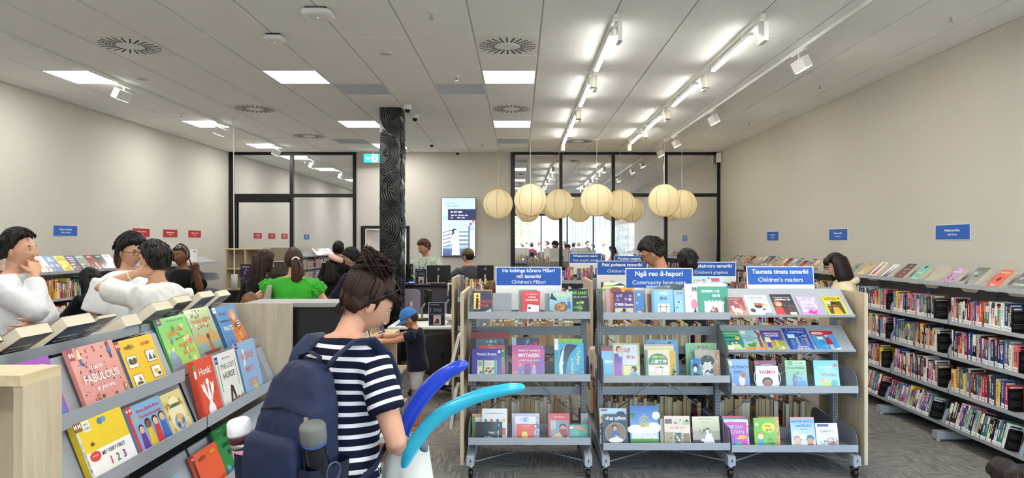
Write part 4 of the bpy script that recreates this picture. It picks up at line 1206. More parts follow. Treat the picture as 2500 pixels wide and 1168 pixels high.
fb('pink and red picture book of figures among hills', 1250, 1330, 843, z2, 4.93, '#c9568a', art(('#b84a94', '#e8704c'), [('WHETŪ TAKIRUA', .52, .83, .085, '#f6ecf2', .01), ('MATARIKI', .52, .69, .15, '#ffffff', .03), ('ko WAITĪ rāua ko WAITĀ', .52, .53, .06, '#f6ecf2', .01)], [('p', [(0, .55), (.35, .64), (.7, .58), (1, .75), (1, .2), (0, .2)], '#c4467e'), ('p', [(.6, .0), (.7, .55), (1, .66), (1, 0)], '#8a3a8c'), ('f', .25, .02, .42, '#4a6ab0', '#c97a34', '#d98a5c'), ('f', .42, .1, .3, '#5a3a78', '#2a1a3c', '#5a3a78'), ('f', .52, .1, .32, '#5a3a78', '#2a1a3c', '#5a3a78'), ('f', .68, .0, .4, '#b89ad0', '#8a4a34', '#e0a078'), ('p', [(.86, .93), (.93, .99), (1, .93), (.93, .86)], '#2a3478'), ('e', .93, .925, .03, '#d9a0c0')]), t=.014)
fb('green-topped book standing behind the blue underwater book', 1354, 1423, 828, z2, 4.98, '#7fb53c', art('#86bd42', [], [('r', 0, .6, .14, 1, '#e8ece8'), ('r', .0, .84, .14, .88, '#222'), ('r', .4, .9, .41, 1, '#d9e8c0'), ('r', .7, .9, .71, 1, '#d9e8c0')]), t=.02)
fb('navy hardback edge beside the blue underwater book', 1380, 1434, 842, z2, 5.0, '#3a4a86', None, t=.02)
fb('blue underwater picture book with a large dark whale tail', 1354, 1426, 839, z2, 4.93, '#2fa3c4', art(('#3aaed0', '#2b95b8'), [], [('r', 0, .8, .14, 1, '#e8ece8'), ('r', 0, 0, .14, .8, '#2a8a98'), ('p', [(.3, 0), (.15, .4), (.22, .8), (.45, .98), (.8, .95), (.55, .7), (.42, .4), (.38, 0)], '#2c3540'), ('p', [(.18, 0), (.16, .4), (.24, .72), (.36, .95), (.3, .6), (.28, .3), (.3, 0)], '#cfe0ea'), ('e', .28, .42, .035, '#dfe8ee'), ('s', 14, .55, .1, .98, .95, .03, ['#7fd0e0', '#bfe6ee']), ('x', 'Te Puru', .82, .6, .13, '#f0e07a', .025, -90, .5), ('x', 'o Hauraki', .62, .3, .13, '#f0e07a', .025, -90, .6)]), t=.02)
# first bay, bottom
fb('white book with small colourful creatures behind the black activity book', 1176, 1238, 998, z3, 4.98, '#e4e1da', art('#e9e6df', [('Ko Wai E Huna Ana?', .5, .84, .07, '#2a2a30', .01)], [('e', .15, .6, .06, '#5f9a3c'), ('e', .38, .6, .06, '#d9584a'), ('e', .62, .6, .06, '#44558c'), ('e', .87, .6, .07, '#e8c24a'), ('r', .8, .1, .95, .35, '#d9683c')]), t=.012)
fb('orange book edge with a green spine at the end of the bottom tier', 1152, 1200, 1010, z3, 5.01, '#d99a70', art('#dca078', [], [('r', 0, 0, .14, .9, '#6aa838'), ('r', .16, .0, .6, .85, '#e8e6de')]), t=.02)
fb('black activity book with white lettering on the bottom tier', 1160, 1226, 1029, z3, 4.93, '#1b1c20', art('#1d1e22', [('TAKU', .6, .42, .14, '#f4f4f4', .025), ('P U K A', .5, .17, .14, '#f4f4f4', .025), ('AD', .88, .82, .08, '#eee')], [('s', 30, .06, .3, .7, .9, .02, ['#34363c']), ('p', [(.8, .1), (.86, .25), (.82, .45), (.88, .55), (.84, .3), (.86, .15)], '#f4f4f4')]), t=.014)
fb('lavender book at the back of the little orange duck book', 1250, 1317, 1009, z3, 5.0, '#c9bccf', art('#cbbfd2', [], [('s', 8, .85, .1, 1, .9, .05, ['#5a4a68'])]), t=.012)
fb('white book with blue brush strokes behind the little orange duck book', 1257, 1308, 1016, z3, 4.97, '#e6e6ec', art('#e8e8ee', [], [('s', 10, .05, .75, .95, .97, .1, ['#8ea0d0', '#c4cce6']), ('s', 6, .9, .1, 1, .7, .05, ['#333'])]), t=.012)
fb('small orange-red book with a yellow chick', 1261, 1305, 1034, z3, 4.93, '#d9442e', art('#dd4a32', [('He aha e Mū?', .55, .9, .09, '#fbe9d8', .01), ('he Pīpi', .55, .76, .08, '#fbe9d8', .01)], [('e', .45, .36, .17, '#f2c832'), ('e', .48, .16, .14, '#f2c832'), ('e', .52, .42, .06, '#fff'), ('e', .53, .42, .025, '#111'), ('p', [(.6, .38), (.72, .34), (.6, .3)], '#e8842a')]), t=.012)
fb('red-framed book with a photo of a boy eating', 1339, 1391, 1009, z3, 4.93, '#c92a36', art('#d02e3a', [('Ka Haurua', .55, .87, .09, '#fbe4e0', .01)], [('r', .1, .1, .92, .74, '#7f8f94'), ('e', .68, .5, .17, '#2a1a14', .12), ('e', .68, .45, .13, '#c98a64', .1), ('p', [(.4, .12), (.95, .12), (.85, .4), (.55, .42)], '#8c2c30'), ('p', [(.1, .1), (.5, .3), (.7, .12), (.7, .02), (.1, .02)], '#d9b48a'), ('r', .1, .4, .35, .74, '#a9b4a8'), ('e', .08, .08, .05, '#111'), ('e', .92, .1, .05, '#fff')]), t=.012)
fb('teal picture book with an orange fish', 1391, 1437, 1035, z3, 4.94, '#3fa890', art('#46b098', [('Ngā Tamariki', .35, .5, .08, '#d9f2e8', .01), ('a Te Rangi', .35, .36, .08, '#d9f2e8', .01)], [('p', [(.0, .78), (.3, .92), (.75, .8), (.95, .5), (.7, .62), (.4, .72)], '#e88a3c'), ('e', .1, .8, .1, '#f0e6d8', .08), ('e', .85, .82, .06, '#8a70b8')]), t=.01)
# second bay, top
y1_, y2_, y3_ = T2[0] + 0.01, T2[1] + 0.01, T2[2] + 0.01
fb('white and green folder edge at the back of the purple sleuth book', 1476, 1558, 690, y1_, 5.06, '#d4dccc', art('#d8e0d0', [], [('r', .0, .8, .3, .92, '#9ac24a'), ('p', [(.25, .9), (.5, .98), (.7, .9)], '#333'), ('r', .6, .84, .8, .92, '#6ab04a')]), t=.02)
fb('pale pink book beside the orange covered book', 1481, 1502, 706, y1_, 4.98, '#d9a8b8', None, t=.02)
fb('yellow-green exercise book at the end of the language shelf', 1473, 1495, 700, y1_, 5.02, '#c9d08a', art('#ced592', [], [('r', .0, .85, 1, .93, '#7fb85a')]), t=.02)
fb('orange book with brown animal shapes behind the purple sleuth book', 1494, 1551, 703, y1_, 4.96, '#d98a34', art('#df9440', [], [('e', .2, .9, .25, '#7a4a2c', .12), ('e', .75, .85, .2, '#8a5a34', .1)]), t=.012)
fb('purple detective book with white circles', 1500, 1549, 713, y1_, 4.92, '#4a2f6e', art(('#3f2a62', '#6b4a94'), [('CYBER Sleuths', .5, .5, .12, '#fff', .03)], [('o', .2, .84, .07, '#d9d0e8', .4), ('o', .36, .86, .06, '#e8e2f2', .4), ('o', .2, .68, .06, '#b8a8d0', .4), ('o', .6, .72, .07, '#c9a8e0', .4), ('o', .82, .84, .06, '#e8e2f2', .4), ('e', .8, .7, .07, '#e2d8ee'), ('r', .05, .0, .95, .36, '#c9c4a8'), ('p', [(.15, 0), (.9, 0), (.75, .2), (.35, .24)], '#8a4aa8'), ('e', .5, .28, .09, '#2a1a30')]), t=.012)
fb('bright blue book with a red splash beside the purple sleuth book', 1550, 1574, 709, y1_, 4.97, '#2f78b8', art('#3a84c2', [], [('s', 9, .05, .05, .95, .9, .18, ['#d9384a', '#7fc0e8', '#e8f0f4'])]), t=.02)
fb('sea-blue tall book at the back of the light blue diary', 1580, 1640, 698, y1_, 5.04, '#3a8fc0', None, t=.02)
fb('beige book with brown stripe at the edge of the light blue diary', 1577, 1600, 705, y1_, 4.98, '#b8a890', art('#bcae98', [], [('r', .2, .1, .6, .8, '#8a5a44')]), t=.02)
fb('brown comic book behind the light blue diary', 1597, 1640, 702, y1_, 4.96, '#6b4a3a', art('#70503e', [], [('e', .5, .95, .4, '#3a2418', .1)]), t=.012)
fb('light blue diary book with a framed window drawing', 1593, 1646, 707, y1_, 4.92, '#7fb6dc', art('#86bce0', [('小屁孩', .55, .86, .11, '#fff', .01), ('日记', .55, .68, .13, '#22303c', .02)], [('r', .28, .0, .8, .48, '#efe9dc'), ('r', .3, .36, .76, .38, '#222'), ('r', .38, .05, .4, .44, '#222'), ('r', .66, .05, .68, .44, '#222'), ('e', .52, .24, .07, '#f4e8d8'), ('s', 5, .3, .05, .75, .32, .05, ['#c9b8a0', '#444']), ('r', 0, 0, .1, 1, '#5fa0d0')]), t=.014)
fb('blue Chinese picture book with red characters leaning by the diary', 1648, 1676, 709, y1_, 4.94, '#6fa8d8', art(('#8cc0e6', '#a8d0ea'), [('大中', .5, .88, .13, '#d02a34', .03)], [('s', 8, .05, .05, .9, .6, .13, ['#f0f4f6', '#5a7a9a', '#2a3a50'])]), t=.012, yaw=R(8))
fb('dark teal book tilted behind the blue Chinese picture book', 1628, 1672, 694, y1_, 5.03, '#2f5a58', art(('#2d5654', '#4a8078'), []), t=.016, lean=16, yaw=R(4))
fb('white book with a pink balloon shape and Chinese title', 1675, 1706, 693, y1_, 4.93, '#e6e2e6', art('#eae7ea', [('豬', .75, .82, .17, '#1c1c20', .01), ('小豬', .4, .62, .05, '#333', 0)], [('e', .7, .38, .26, '#e08aa8', .16), ('p', [(.5, .02), (.8, .3), (.9, .05)], '#4a3a40')]), t=.02)
fb('stack of pale blue picture books behind the green rocking-horse book', 1686, 1772, 675, y1_, 5.05, '#9fc4de', art('#a6cbe2', [], [('r', .0, .86, .55, .91, '#c9a888'), ('r', .6, .86, .88, .95, '#c94a68'), ('s', 8, .05, .8, .95, .98, .05, ['#5a90c8', '#e8f0f4'])]), t=.05)
fb('white hardback standing just behind the green rocking-horse book', 1702, 1778, 692, y1_, 4.97, '#e0e6ea', None, t=.02)
fb('green picture book with a red rocking horse in a scalloped frame', 1707, 1781, 700, y1_, 4.92, '#3f9a80', art('#46a088', [('安娜的新大衣', .42, .84, .1, '#f2f6f2', .02), ('我的爱', .6, .7, .09, '#f2f6f2', .02)], [('r', .2, .0, .84, .48, '#f2efe8'), ('e', .24, .48, .05, '#f2efe8'), ('e', .36, .5, .05, '#f2efe8'), ('e', .48, .5, .05, '#f2efe8'), ('e', .6, .5, .05, '#f2efe8'), ('e', .72, .5, .05, '#f2efe8'), ('e', .82, .47, .05, '#f2efe8'), ('e', .5, .1, .22, '#3f8a5a', .04), ('p', [(.34, .12), (.5, .1), (.66, .14), (.62, .3), (.5, .36), (.4, .25)], '#b8443a'), ('s', 8, .35, .12, .65, .34, .05, ['#d9d4cc', '#8a8a90'])]), t=.016)
# second bay, middle
fb('pale blue Chinese book at the end beside the teacher book', 1470, 1498, 846, y2_, 4.93, '#4aa0cc', art(('#8ab8d8', '#46a4cc'), [('智慧故事', .62, .52, .1, '#fff', .01)], [('r', 0, .86, 1, .92, '#b8343c'), ('r', 0, .92, 1, 1, '#6a5a5c')]), t=.03)
fb('olive and grey picture book of a teacher in a purple sari', 1497, 1563, 838, y2_, 4.92, '#a8a860', art('#b4b470', [], [('r', .36, .4, .92, .95, '#d0d4d4'), ('r', .34, .38, .37, .95, '#2a2a2a'), ('r', .05, .0, .36, .95, '#cfc9b8'), ('e', .22, .82, .1, '#3a1f1a', .09), ('e', .24, .8, .075, '#e0a078', .075), ('p', [(.04, .62), (.36, .62), (.34, .3), (.36, 0), (.04, 0)], '#9a3aa0'), ('p', [(.04, .7), (.2, .7), (.34, .45), (.1, .45)], '#4a3a9a'), ('r', .4, .0, .95, .36, '#e2d27a'), ('e', .78, .28, .11, '#1c1818', .09), ('e', .72, .24, .07, '#d9966c', .06), ('p', [(.55, .0), (.95, .0), (.9, .18), (.66, .2)], '#58a8d0'), ('p', [(.3, .1), (.6, .04), (.6, .0), (.3, .04)], '#b8703a'), ('x', 'ਮੇਰੀ', .52, .78, .13, '#b02a48', .02), ('x', 'ਮੈਡਮ', .66, .6, .13, '#b02a48', .02), ('s', 40, .0, .95, 1, 1, .012, ['#7a8a3c'])]), t=.008, yaw=R(-3))
fb('blue Japanese-style book at the back of the green banner book', 1579, 1659, 830, y2_, 5.04, '#5a90b8', art('#6a9ec4', [('いつも', .2, .9, .06, '#1c2a3a', .02)], [('s', 8, .4, .85, .95, .98, .06, ['#8ab8d8', '#3a6a94'])]), t=.02)
fb('cream and pink book stack behind the green banner book', 1575, 1648, 841, y2_, 4.99, '#d9cfc0', art('#e2d8ca', [], [('r', .05, .84, .95, .9, '#e8dc8a'), ('r', .0, .94, 1, 1, '#c0b4a6')]), t=.03)
fb('yellow tall book edge beside the green banner book', 1610, 1652, 856, y2_, 4.97, '#d9b04a', art('#dfb954', [], [('s', 6, .7, .05, 1, .5, .1, ['#7a9a4a', '#333'])]), t=.012)
fb('cream comic with a green banner and many small faces', 1578, 1637, 855, y2_, 4.92, '#e6cfb4', art('#ecd8c0', [('人際管理', .54, .6, .14, '#ffffff', .03), ('漫畫小學生', .54, .76, .09, '#d9e06a', .02)], [('r', 0, 0, .1, 1, '#6a9a8c'), ('r', .12, .5, .92, .7, '#5a8f68'), ('e', .52, .7, .36, '#5a8f68', .18, 16, 0, 180), ('r', .12, .66, .92, .71, '#5a8f68'), ('x', '漫畫小學生', .54, .76, .09, '#e2e87a', .02), ('r', .14, .24, .36, .44, '#f8f0e2'), ('r', .4, .2, .66, .4, '#f8f0e2'), ('r', .7, .26, .92, .46, '#f8f0e2'), ('r', .14, .0, .38, .2, '#f8f0e2'), ('r', .42, .0, .66, .16, '#f8f0e2'), ('r', .7, .02, .92, .22, '#f8f0e2'), ('s', 16, .14, .04, .92, .44, .035, ['#2a2220', '#d9a080', '#5a8f68'])]), t=.016)
fb('tall green Chinese book at the back of the grey manga', 1677, 1754, 838, y2_, 5.0, '#7fae84', art('#8ab88e', [('爱 探 险', .55, .88, .09, '#b84a50', .02)], [('s', 12, .05, .6, .95, .82, .07, ['#c98a9a', '#5a8a70', '#e8d8c8'])]), t=.02)
fb('grey manga with a fighting figure and orange edge', 1699, 1760, 855, y2_, 4.95, '#9a948a', art(('#b8b0a0', '#8a8680'), [('蓝色禁区', .5, .13, .1, '#fff', .02)], [('e', .5, .62, .28, '#4a4648', .2), ('e', .5, .4, .2, '#d9d4cc', .16), ('s', 12, .1, .15, .8, .8, .1, ['#6a6664', '#e8e4dc', '#343234']), ('r', .82, .05, .95, .95, '#c98a4a'), ('s', 8, .82, .1, .95, .9, .04, ['#2a2a2a', '#f0e8d8'])]), t=.016)
fb('narrow blue manga with a dark-haired player and number 3', 1687, 1712, 875, y2_, 4.9, '#2f6aa8', art(('#2f74b8', '#4aa07a'), [('3', .18, .88, .14, '#fff', .02), ('蓝色', .5, .1, .13, '#fff', .03)], [('e', .5, .58, .28, '#1a1c2a', .2), ('e', .48, .5, .18, '#e8d8cc', .13), ('p', [(.15, 0), (.9, 0), (.85, .3), (.3, .32)], '#2a3a8a')]), t=.012)
# second bay, bottom
fb('pale blue magazine behind the dark Punjabi primer', 1465, 1532, 998, y3_, 4.97, '#b8cfe0', art('#c0d6e6', [], [('r', .05, .92, .3, .98, '#b84a78'), ('e', .78, .86, .15, '#3a4468', .06), ('r', 0, .3, .12, .85, '#d9d4a0'), ('s', 6, 0, .2, .14, .8, .06, ['#c94a34', '#2a3a78'])]), t=.014)
fb('dark slate Punjabi primer with a seated reader in a circle', 1475, 1534, 1012, y3_, 4.92, '#353f47', art('#39434b', [('ਅੱਖਰ ਗਿਆਨ', .5, .86, .14, '#ffffff', .02)], [('e', .5, .4, .42, '#8a6a4c'), ('o', .5, .4, .43, '#d9c9a8', .04), ('e', .46, .58, .12, '#4a3a34', .1), ('e', .47, .55, .08, '#d9a27c', .07), ('p', [(.3, .2), (.68, .2), (.6, .48), (.36, .48)], '#3a6aa8'), ('e', .5, .18, .3, '#efe4d0', .08), ('e', .5, .3, .07, '#c98a64', .05), ('p', [(.34, .26), (.62, .3), (.62, .24), (.36, .2)], '#e8e2d4')]), t=.01)
fb('tall blue book with a gold emblem over a white palace', 1540, 1610, 992, y3_, 4.93, '#3a74b8', art(('#2f68b4', '#9cc4e8'), [], [('e', .2, .4, .3, '#f0ece0', .12), ('e', .8, .44, .28, '#f0ece0', .14), ('e', .5, .36, .3, '#f4f0e6', .1), ('e', .92, .75, .14, '#f2eee2', .1), ('r', 0, 0, 1, .17, '#5a9a3c', '#3a7a34'), ('r', .06, .17, .94, .32, '#e9e4e4'), ('s', 26, .08, .18, .92, .3, .02, ['#b8a8b0', '#8a8aa0', '#d9c9c0']), ('o', .5, .62, .17, '#d9b84a', .18), ('o', .5, .6, .1, '#e8cc6a', .25), ('p', [(.485, .46), (.515, .46), (.51, .8), (.5, .84), (.49, .8)], '#d9b84a'), ('p', [(.3, .58), (.34, .48), (.46, .44), (.4, .52)], '#d9b84a'), ('p', [(.7, .58), (.66, .48), (.54, .44), (.6, .52)], '#d9b84a'), ('s', 10, .0, .68, .2, .82, .06, ['#3a7a3c', '#5a9a4c'])]), t=.01)
fb('cream paper edge beside the pink animal reader', 1613, 1640, 1022, y3_, 4.96, '#e2d6c2', None, t=.02)
fb('pink and cream reader with rows of animal photos', 1624, 1687, 1016, y3_, 4.92, '#e6cdb8', art('#ead4c0', [('ਤੇਰਾ ਬਿਨਾਂ ਸੀਮਾ', .5, .6, .1, '#c98a7a', 0)], [('r', .02, .74, .3, .9, '#7a6a60'), ('r', .36, .72, .64, .88, '#d9d0b8'), ('r', .72, .7, .98, .86, '#a8c07a'), ('r', .02, .02, .34, .46, '#a89a7a'), ('r', .36, .02, .66, .44, '#6a7a6c'), ('r', .68, .02, .98, .42, '#8a7460'), ('s', 20, .02, .04, .98, .44, .06, ['#4a4038', '#c9b89a', '#d9d4c8', '#5a7a4a']), ('s', 6, .02, .74, .98, .88, .05, ['#b84a70', '#4a3a34', '#3a5a9a'])]), t=.012)
fb('beige lesson book with a seated figure under a pale sky', 1693, 1760, 1017, y3_, 4.92, '#b8a888', art(('#e2dcb8', '#8a8468'), [('Bed Time Lessons 4', .5, .92, .06, '#333', 0), ('ਰੋਜ਼ ਰਾਤ ਸਬਕ', .5, .8, .05, '#444', 0)], [('r', .0, .3, 1, .5, '#a8a08a'), ('s', 10, .05, .4, .95, .62, .07, ['#6a6450', '#8a8670']), ('r', .0, .0, 1, .2, '#4a3a58'), ('p', [(.38, .1), (.8, .1), (.68, .42), (.5, .42)], '#ece6ec'), ('e', .54, .48, .07, '#e8e4dc', .06), ('e', .36, .2, .07, '#e6d8c4', .05)]), t=.008, yaw=R(2))
# third bay, two slanted tiers
def sb_(label, xl, xr, tier, col, draw, hh, t=.006):
 y0, z0, ya, za = T3[tier]
 Yb = y0 + 0.008
 a = math.degrees(math.atan2(ya - y0, za - z0))
 w = (xr - xl) * Yb / FPX
 face_book('picture_book', label, w, hh, t, col, draw, (wx((xl + xr) / 2, Yb), Yb - 0.006, z0 + 0.011), (R(-a), 0, 0), "early readers on the slanted shelves")
sb_('maroon reader with a white unicorn on the upper slanted shelf', 1784, 1827, 0, '#8a2a48', art(('#8a2848', '#a84a50'), [('UNICORN', .5, .9, .09, '#f0d070'), ('THE', .5, .76, .08, '#f4e4c8'), ('Foal', .55, .66, .08, '#f4e4c8')], [('r', 0, 0, 1, .3, '#b8785a'), ('e', .5, .28, .28, '#f2e8c8', .12), ('p', [(.15, .5), (.35, .55), (.35, .3), (.2, .3)], '#f2e8c8'), ('r', .3, .04, .36, .25, '#f2e8c8'), ('r', .62, .04, .68, .25, '#f2e8c8'), ('f', .75, .3, .3, '#d9704a', '#7a3a24')]), .19)
sb_('white reader with a swinging girl on the upper slanted shelf', 1832, 1888, 0, '#e8ece8', art('#eef0ea', [('Starla Jean', .5, .88, .13, '#3a4a5a', .01), ('TAKES THE CAKE', .55, .75, .09, '#4a6a78', .01)], [('e', .2, .62, .12, '#d9dcc8'), ('e', .6, .5, .3, '#e8b48a', .1), ('e', .5, .45, .18, '#2a2024', .1), ('p', [(.3, .62), (.6, .6), (.85, .52), (.4, .5)], '#d9583c'), ('p', [(.6, .25), (.7, .4), (.82, .25)], '#4a5a9a'), ('e', .2, .25, .12, '#1c1c20', .1), ('r', .3, .0, .55, .15, '#dfe8c4'), ('r', .65, .0, 1, .14, '#7a8a98')]), .215)
sb_('dark reader with a red-haired girl and a jar of beans', 1899, 1952, 0, '#3a2a34', art(('#2f2a38', '#4a3030'), [('THE SECRET IN THE', .5, .84, .06, '#fff', .01), ('JellyBean Jar', .52, .75, .11, '#fff', .03)], [('s', 60, .42, .05, .95, .5, .03, ['#6a4a3a', '#8a6a54', '#4a3428', '#a08464']), ('e', .22, .55, .2, '#c8552c', .13), ('e', .24, .52, .14, '#e8b08a', .1), ('p', [(0, 0), (.4, 0), (.35, .38), (0, .38)], '#c93a34'), ('r', .62, .0, .92, .16, '#efe6c4'), ('r', .42, .5, .95, .55, '#3a4a68')]), .225)
sb_('lilac reader with a rainbow and a pink dragon', 1961, 2010, 0, '#b89ac8', art(('#c4a8d4', '#a888c0'), [('THE', .5, .85, .08, '#fff', .01), ('PRINCESS', .5, .72, .12, '#fff', .03), ('AND THE', .5, .6, .08, '#fff', .02), ('DRAGON', .52, .48, .13, '#fff', .03)], [('o', .5, .5, .4, '#e8c8d8', .1), ('o', .5, .5, .36, '#e8e0a8', .1), ('o', .5, .5, .32, '#a8c8e8', .1), ('r', 0, 0, 1, .36, '#b898cc'), ('p', [(.3, .15), (.5, .32), (.6, .2), (.85, .28), (.7, .12), (.8, .04), (.5, .1)], '#e03a88'), ('e', .2, .9, .14, '#e8d4e8', .05), ('e', .85, .86, .12, '#e8d4e8', .05), ('r', .1, .2, .35, .32, '#efe6c8'), ('x', 'PRINCESS', .5, .72, .12, '#fff', .03), ('x', 'AND THE', .5, .6, .08, '#fff', .02), ('x', 'DRAGON', .52, .48, .13, '#fff', .03)]), .2)
sb_('yellow reader with a child scratching their head', 2026, 2073, 0, '#e2c02f', art('#e8c832', [('THE MISSING', .42, .92, .08, '#222', .02), ('PENCIL CASE', .42, .83, .08, '#222', .02)], [('r', .1, .1, .9, .74, '#3a4a34'), ('e', .88, .9, .07, '#5a5a3a'), ('r', .1, .5, .35, .74, '#8a9a5a'), ('e', .5, .55, .18, '#1c1414', .12), ('e', .5, .5, .14, '#8a5034', .1), ('p', [(.28, .1), (.76, .1), (.66, .42), (.36, .42)], '#e89a2c'), ('p', [(.64, .4), (.82, .5), (.7, .62), (.66, .56), (.74, .5)], '#8a5034'), ('s', 8, .1, .3, .3, .5, .06, ['#6a3a2c', '#a8583c']), ('r', .12, .62, .34, .72, '#efe8c8')]), .2)
sb_('teal green reader with a yellow moon and two friends', 1778, 1822, 1, '#2f9a84', art('#34a08a', [('FAMOUS FIVE', .5, .85, .1, '#e8e04a', .02), ('SHORT STORY', .45, .74, .05, '#e8f0e0', 0), ('Annoying Aunt', .4, .64, .08, '#1c3a34', .02)], [('e', .74, .62, .14, '#e8dc4a'), ('e', .35, .4, .12, '#2a2420', .08), ('e', .36, .37, .09, '#e8c0a0', .06), ('e', .62, .42, .12, '#5a3a24', .08), ('e', .61, .39, .09, '#e8c0a0', .06), ('p', [(.2, .1), (.85, .1), (.75, .3), (.3, .3)], '#d9d0b0'), ('r', .0, .0, 1, .12, '#a8d05a'), ('r', .05, .05, .35, .25, '#efe8d0')]), .21)
sb_('sky blue reader with a frog under an orange tree', 1820, 1872, 1, '#8ab8c4', art(('#9cc6d0', '#b8d0c8'), [('How', .4, .7, .08, '#22343c', .02), ('Tortoise Tricked', .4, .6, .08, '#22343c', .02), ('the Birds', .4, .5, .08, '#22343c', .02)], [('p', [(.75, .1), (.95, .1), (.9, .6), (1, .8), (.85, .95), (.7, .98), (.82, .8)], '#a8583c'), ('r', 0, 0, 1, .16, '#d98a44'), ('e', .4, .24, .22, '#5f9a4a', .09), ('e', .55, .34, .1, '#6fae54', .06), ('r', .05, .8, .3, .96, '#e8e6cc'), ('s', 8, .0, .0, 1, .14, .08, ['#b86a34', '#e8a860'])]), .215)
sb_('purple reader with cartoon friends in a garden', 1873, 1925, 1, '#6a3a9a', art(('#5a2f8f', '#8a9a5a'), [('PRINCESS', .5, .84, .12, '#f4f0fa', .03), ('POWER', .5, .72, .13, '#f4f0fa', .03)], [('r', .45, .56, .9, .68, '#3a50c0'), ('r', 0, 0, 1, .5, '#b0a860'), ('f', .22, .14, .4, '#7a3ab0', '#e08a3a', '#f0c8a0'), ('f', .6, .2, .32, '#e8d04a', '#c9a040', '#f0c8a0'), ('f', .82, .2, .3, '#8ac06a', '#6a4a2a', '#c98a64'), ('e', .8, .13, .08, '#f8f4ec'), ('r', .1, .4, .35, .64, '#efe8d0'), ('s', 10, .0, .0, 1, .12, .08, ['#6a8a3a', '#d9c06a'])]), .21)
sb_('bright blue reader with a grey city scene and gold lettering', 1932, 1991, 1, '#2b56b0', art(('#2f5ab8', '#2a4a98'), [('SUPERMAN', .52, .82, .1, '#cfd8ea', .01), ('FRIENDS', .55, .16, .09, '#f0d49a', .02), ('AND FOES', .55, .07, .09, '#f0d49a', .02)], [('r', 0, .9, 1, 1, '#1f3a8c'), ('e', .18, .94, .09, '#5a2a90', .055), ('x', '3', .18, .94, .09, '#fff', .02), ('x', 'STEP INTO READING', .62, .945, .05, '#cfd8ea', .01), ('s', 14, .55, .45, .98, .76, .09, ['#6a7080', '#a8acb8', '#3a4050']), ('r', .1, .55, .4, .72, '#dfe4dc'), ('r', .1, .0, .95, .4, '#2f68c8'), ('r', .15, .22, .3, .5, '#7a86a0'), ('r', .36, .22, .5, .6, '#93a0b8'), ('r', .55, .22, .72, .48, '#6a7690'), ('r', .76, .22, .88, .56, '#8894ac')]), .235)
sb_('blue and red reader with a girl in a red dress', 1998, 2055, 1, '#3a8ac8', art(('#5aa6d8', '#3a8fcc'), [('in SHOW', .32, .88, .08, '#d02a3a', .02)], [('p', [(0, .82), (.3, .72), (1, .86), (1, 1), (0, 1)], '#cc2a3c'), ('e', .3, .88, .26, '#f0ecec', .07), ('x', 'Sally', .3, .885, .07, '#d03a4a', .02), ('p', [(.4, 0), (1, 0), (1, .15), (.7, .05)], '#f0f4f6'), ('p', [(.5, .3), (.8, .3), (.72, .66), (.58, .66)], '#d0282e'), ('e', .64, .75, .08, '#d9a04a', .07), ('e', .64, .735, .055, '#f0c8a4', .05), ('r', .6, .05, .64, .3, '#f0c8a4'), ('r', .68, .05, .72, .3, '#f0c8a4'), ('s', 16, .05, .15, .55, .7, .04, ['#8ac4e8', '#2a6ab0', '#e8f4f8']), ('r', .2, .55, .45, .7, '#e8eccc')]), .205)
y4_, y5_ = T3[2] + 0.01, T3[3] + 0.01
fb('sandy beach reader with a dog in a red boat', 1778, 1832, 877, y4_, 4.92, '#8fb4dc', art(('#9abce4', '#6a8fc8'), [('THE BEACH', .52, .74, .13, '#3a5a8a', .03), ('DAY', .5, .58, .13, '#3a5a8a', .03)], [('r', .0, .75, .25, .95, '#e0dcb4'), ('e', .66, .3, .14, '#e6d8cc', .2), ('e', .72, .48, .12, '#b8785a', .09), ('p', [(.1, .1), (.9, .15), (.8, 0), (.2, 0)], '#c8382c'), ('p', [(.05, .3), (.6, .05), (.55, .0), (.0, .22)], '#d9c8b0')]), t=.01)
fb('maroon reader peeping out behind the white girl reader', 1845, 1899, 880, y4_, 4.97, '#8a3a4c', art(('#9a4458', '#a8b8d0'), [('Ana Markets', .5, .92, .07, '#d05a5a', .01), ], [('e', .12, .92, .08, '#e0604a', .05)]), t=.01)
fb('white reader with red title and a smiling girl', 1848, 1903, 893, y4_, 4.92, '#dfe8ec', art('#e6eef2', [('YASMIN', .5, .74, .2, '#d0283a', .03)], [('o', .5, .5, .6, '#cfdce4', .05), ('e', .5, .33, .24, '#1c1618', .2), ('e', .5, .28, .18, '#a8683c', .15), ('p', [(.25, 0), (.75, 0), (.65, .14), (.35, .14)], '#e0982c'), ('e', .44, .3, .02, '#111'), ('e', .57, .3, .02, '#111'), ('x', 'YASMIN', .5, .74, .2, '#d0283a', .03)]), t=.008)
fb('green garden reader with a large number 3', 1921, 1973, 880, y4_, 4.92, '#7fb07a', art(('#9cc884', '#7fa8b8'), [('I Can Read!', .62, .9, .07, '#1f5a34', .01), ('Iris and Walter', .5, .74, .1, '#1f5a34', .02)], [('e', .25, .9, .1, '#2f8a4a', .07), ('x', '3', .25, .9, .1, '#fff', .02), ('r', .4, .85, .95, .95, '#d9ecd0'), ('x', 'I Can Read!', .66, .9, .06, '#1f5a34', .01), ('p', [(.3, .0), (.5, .0), (.48, .5), (.4, .6), (.32, .4)], '#7a58a8'), ('s', 18, .1, .05, .95, .62, .1, ['#5fa04a', '#8ac46a', '#5a80c0', '#a890d0']), ('e', .75, .2, .22, '#5a8fd0', .12)]), t=.01)
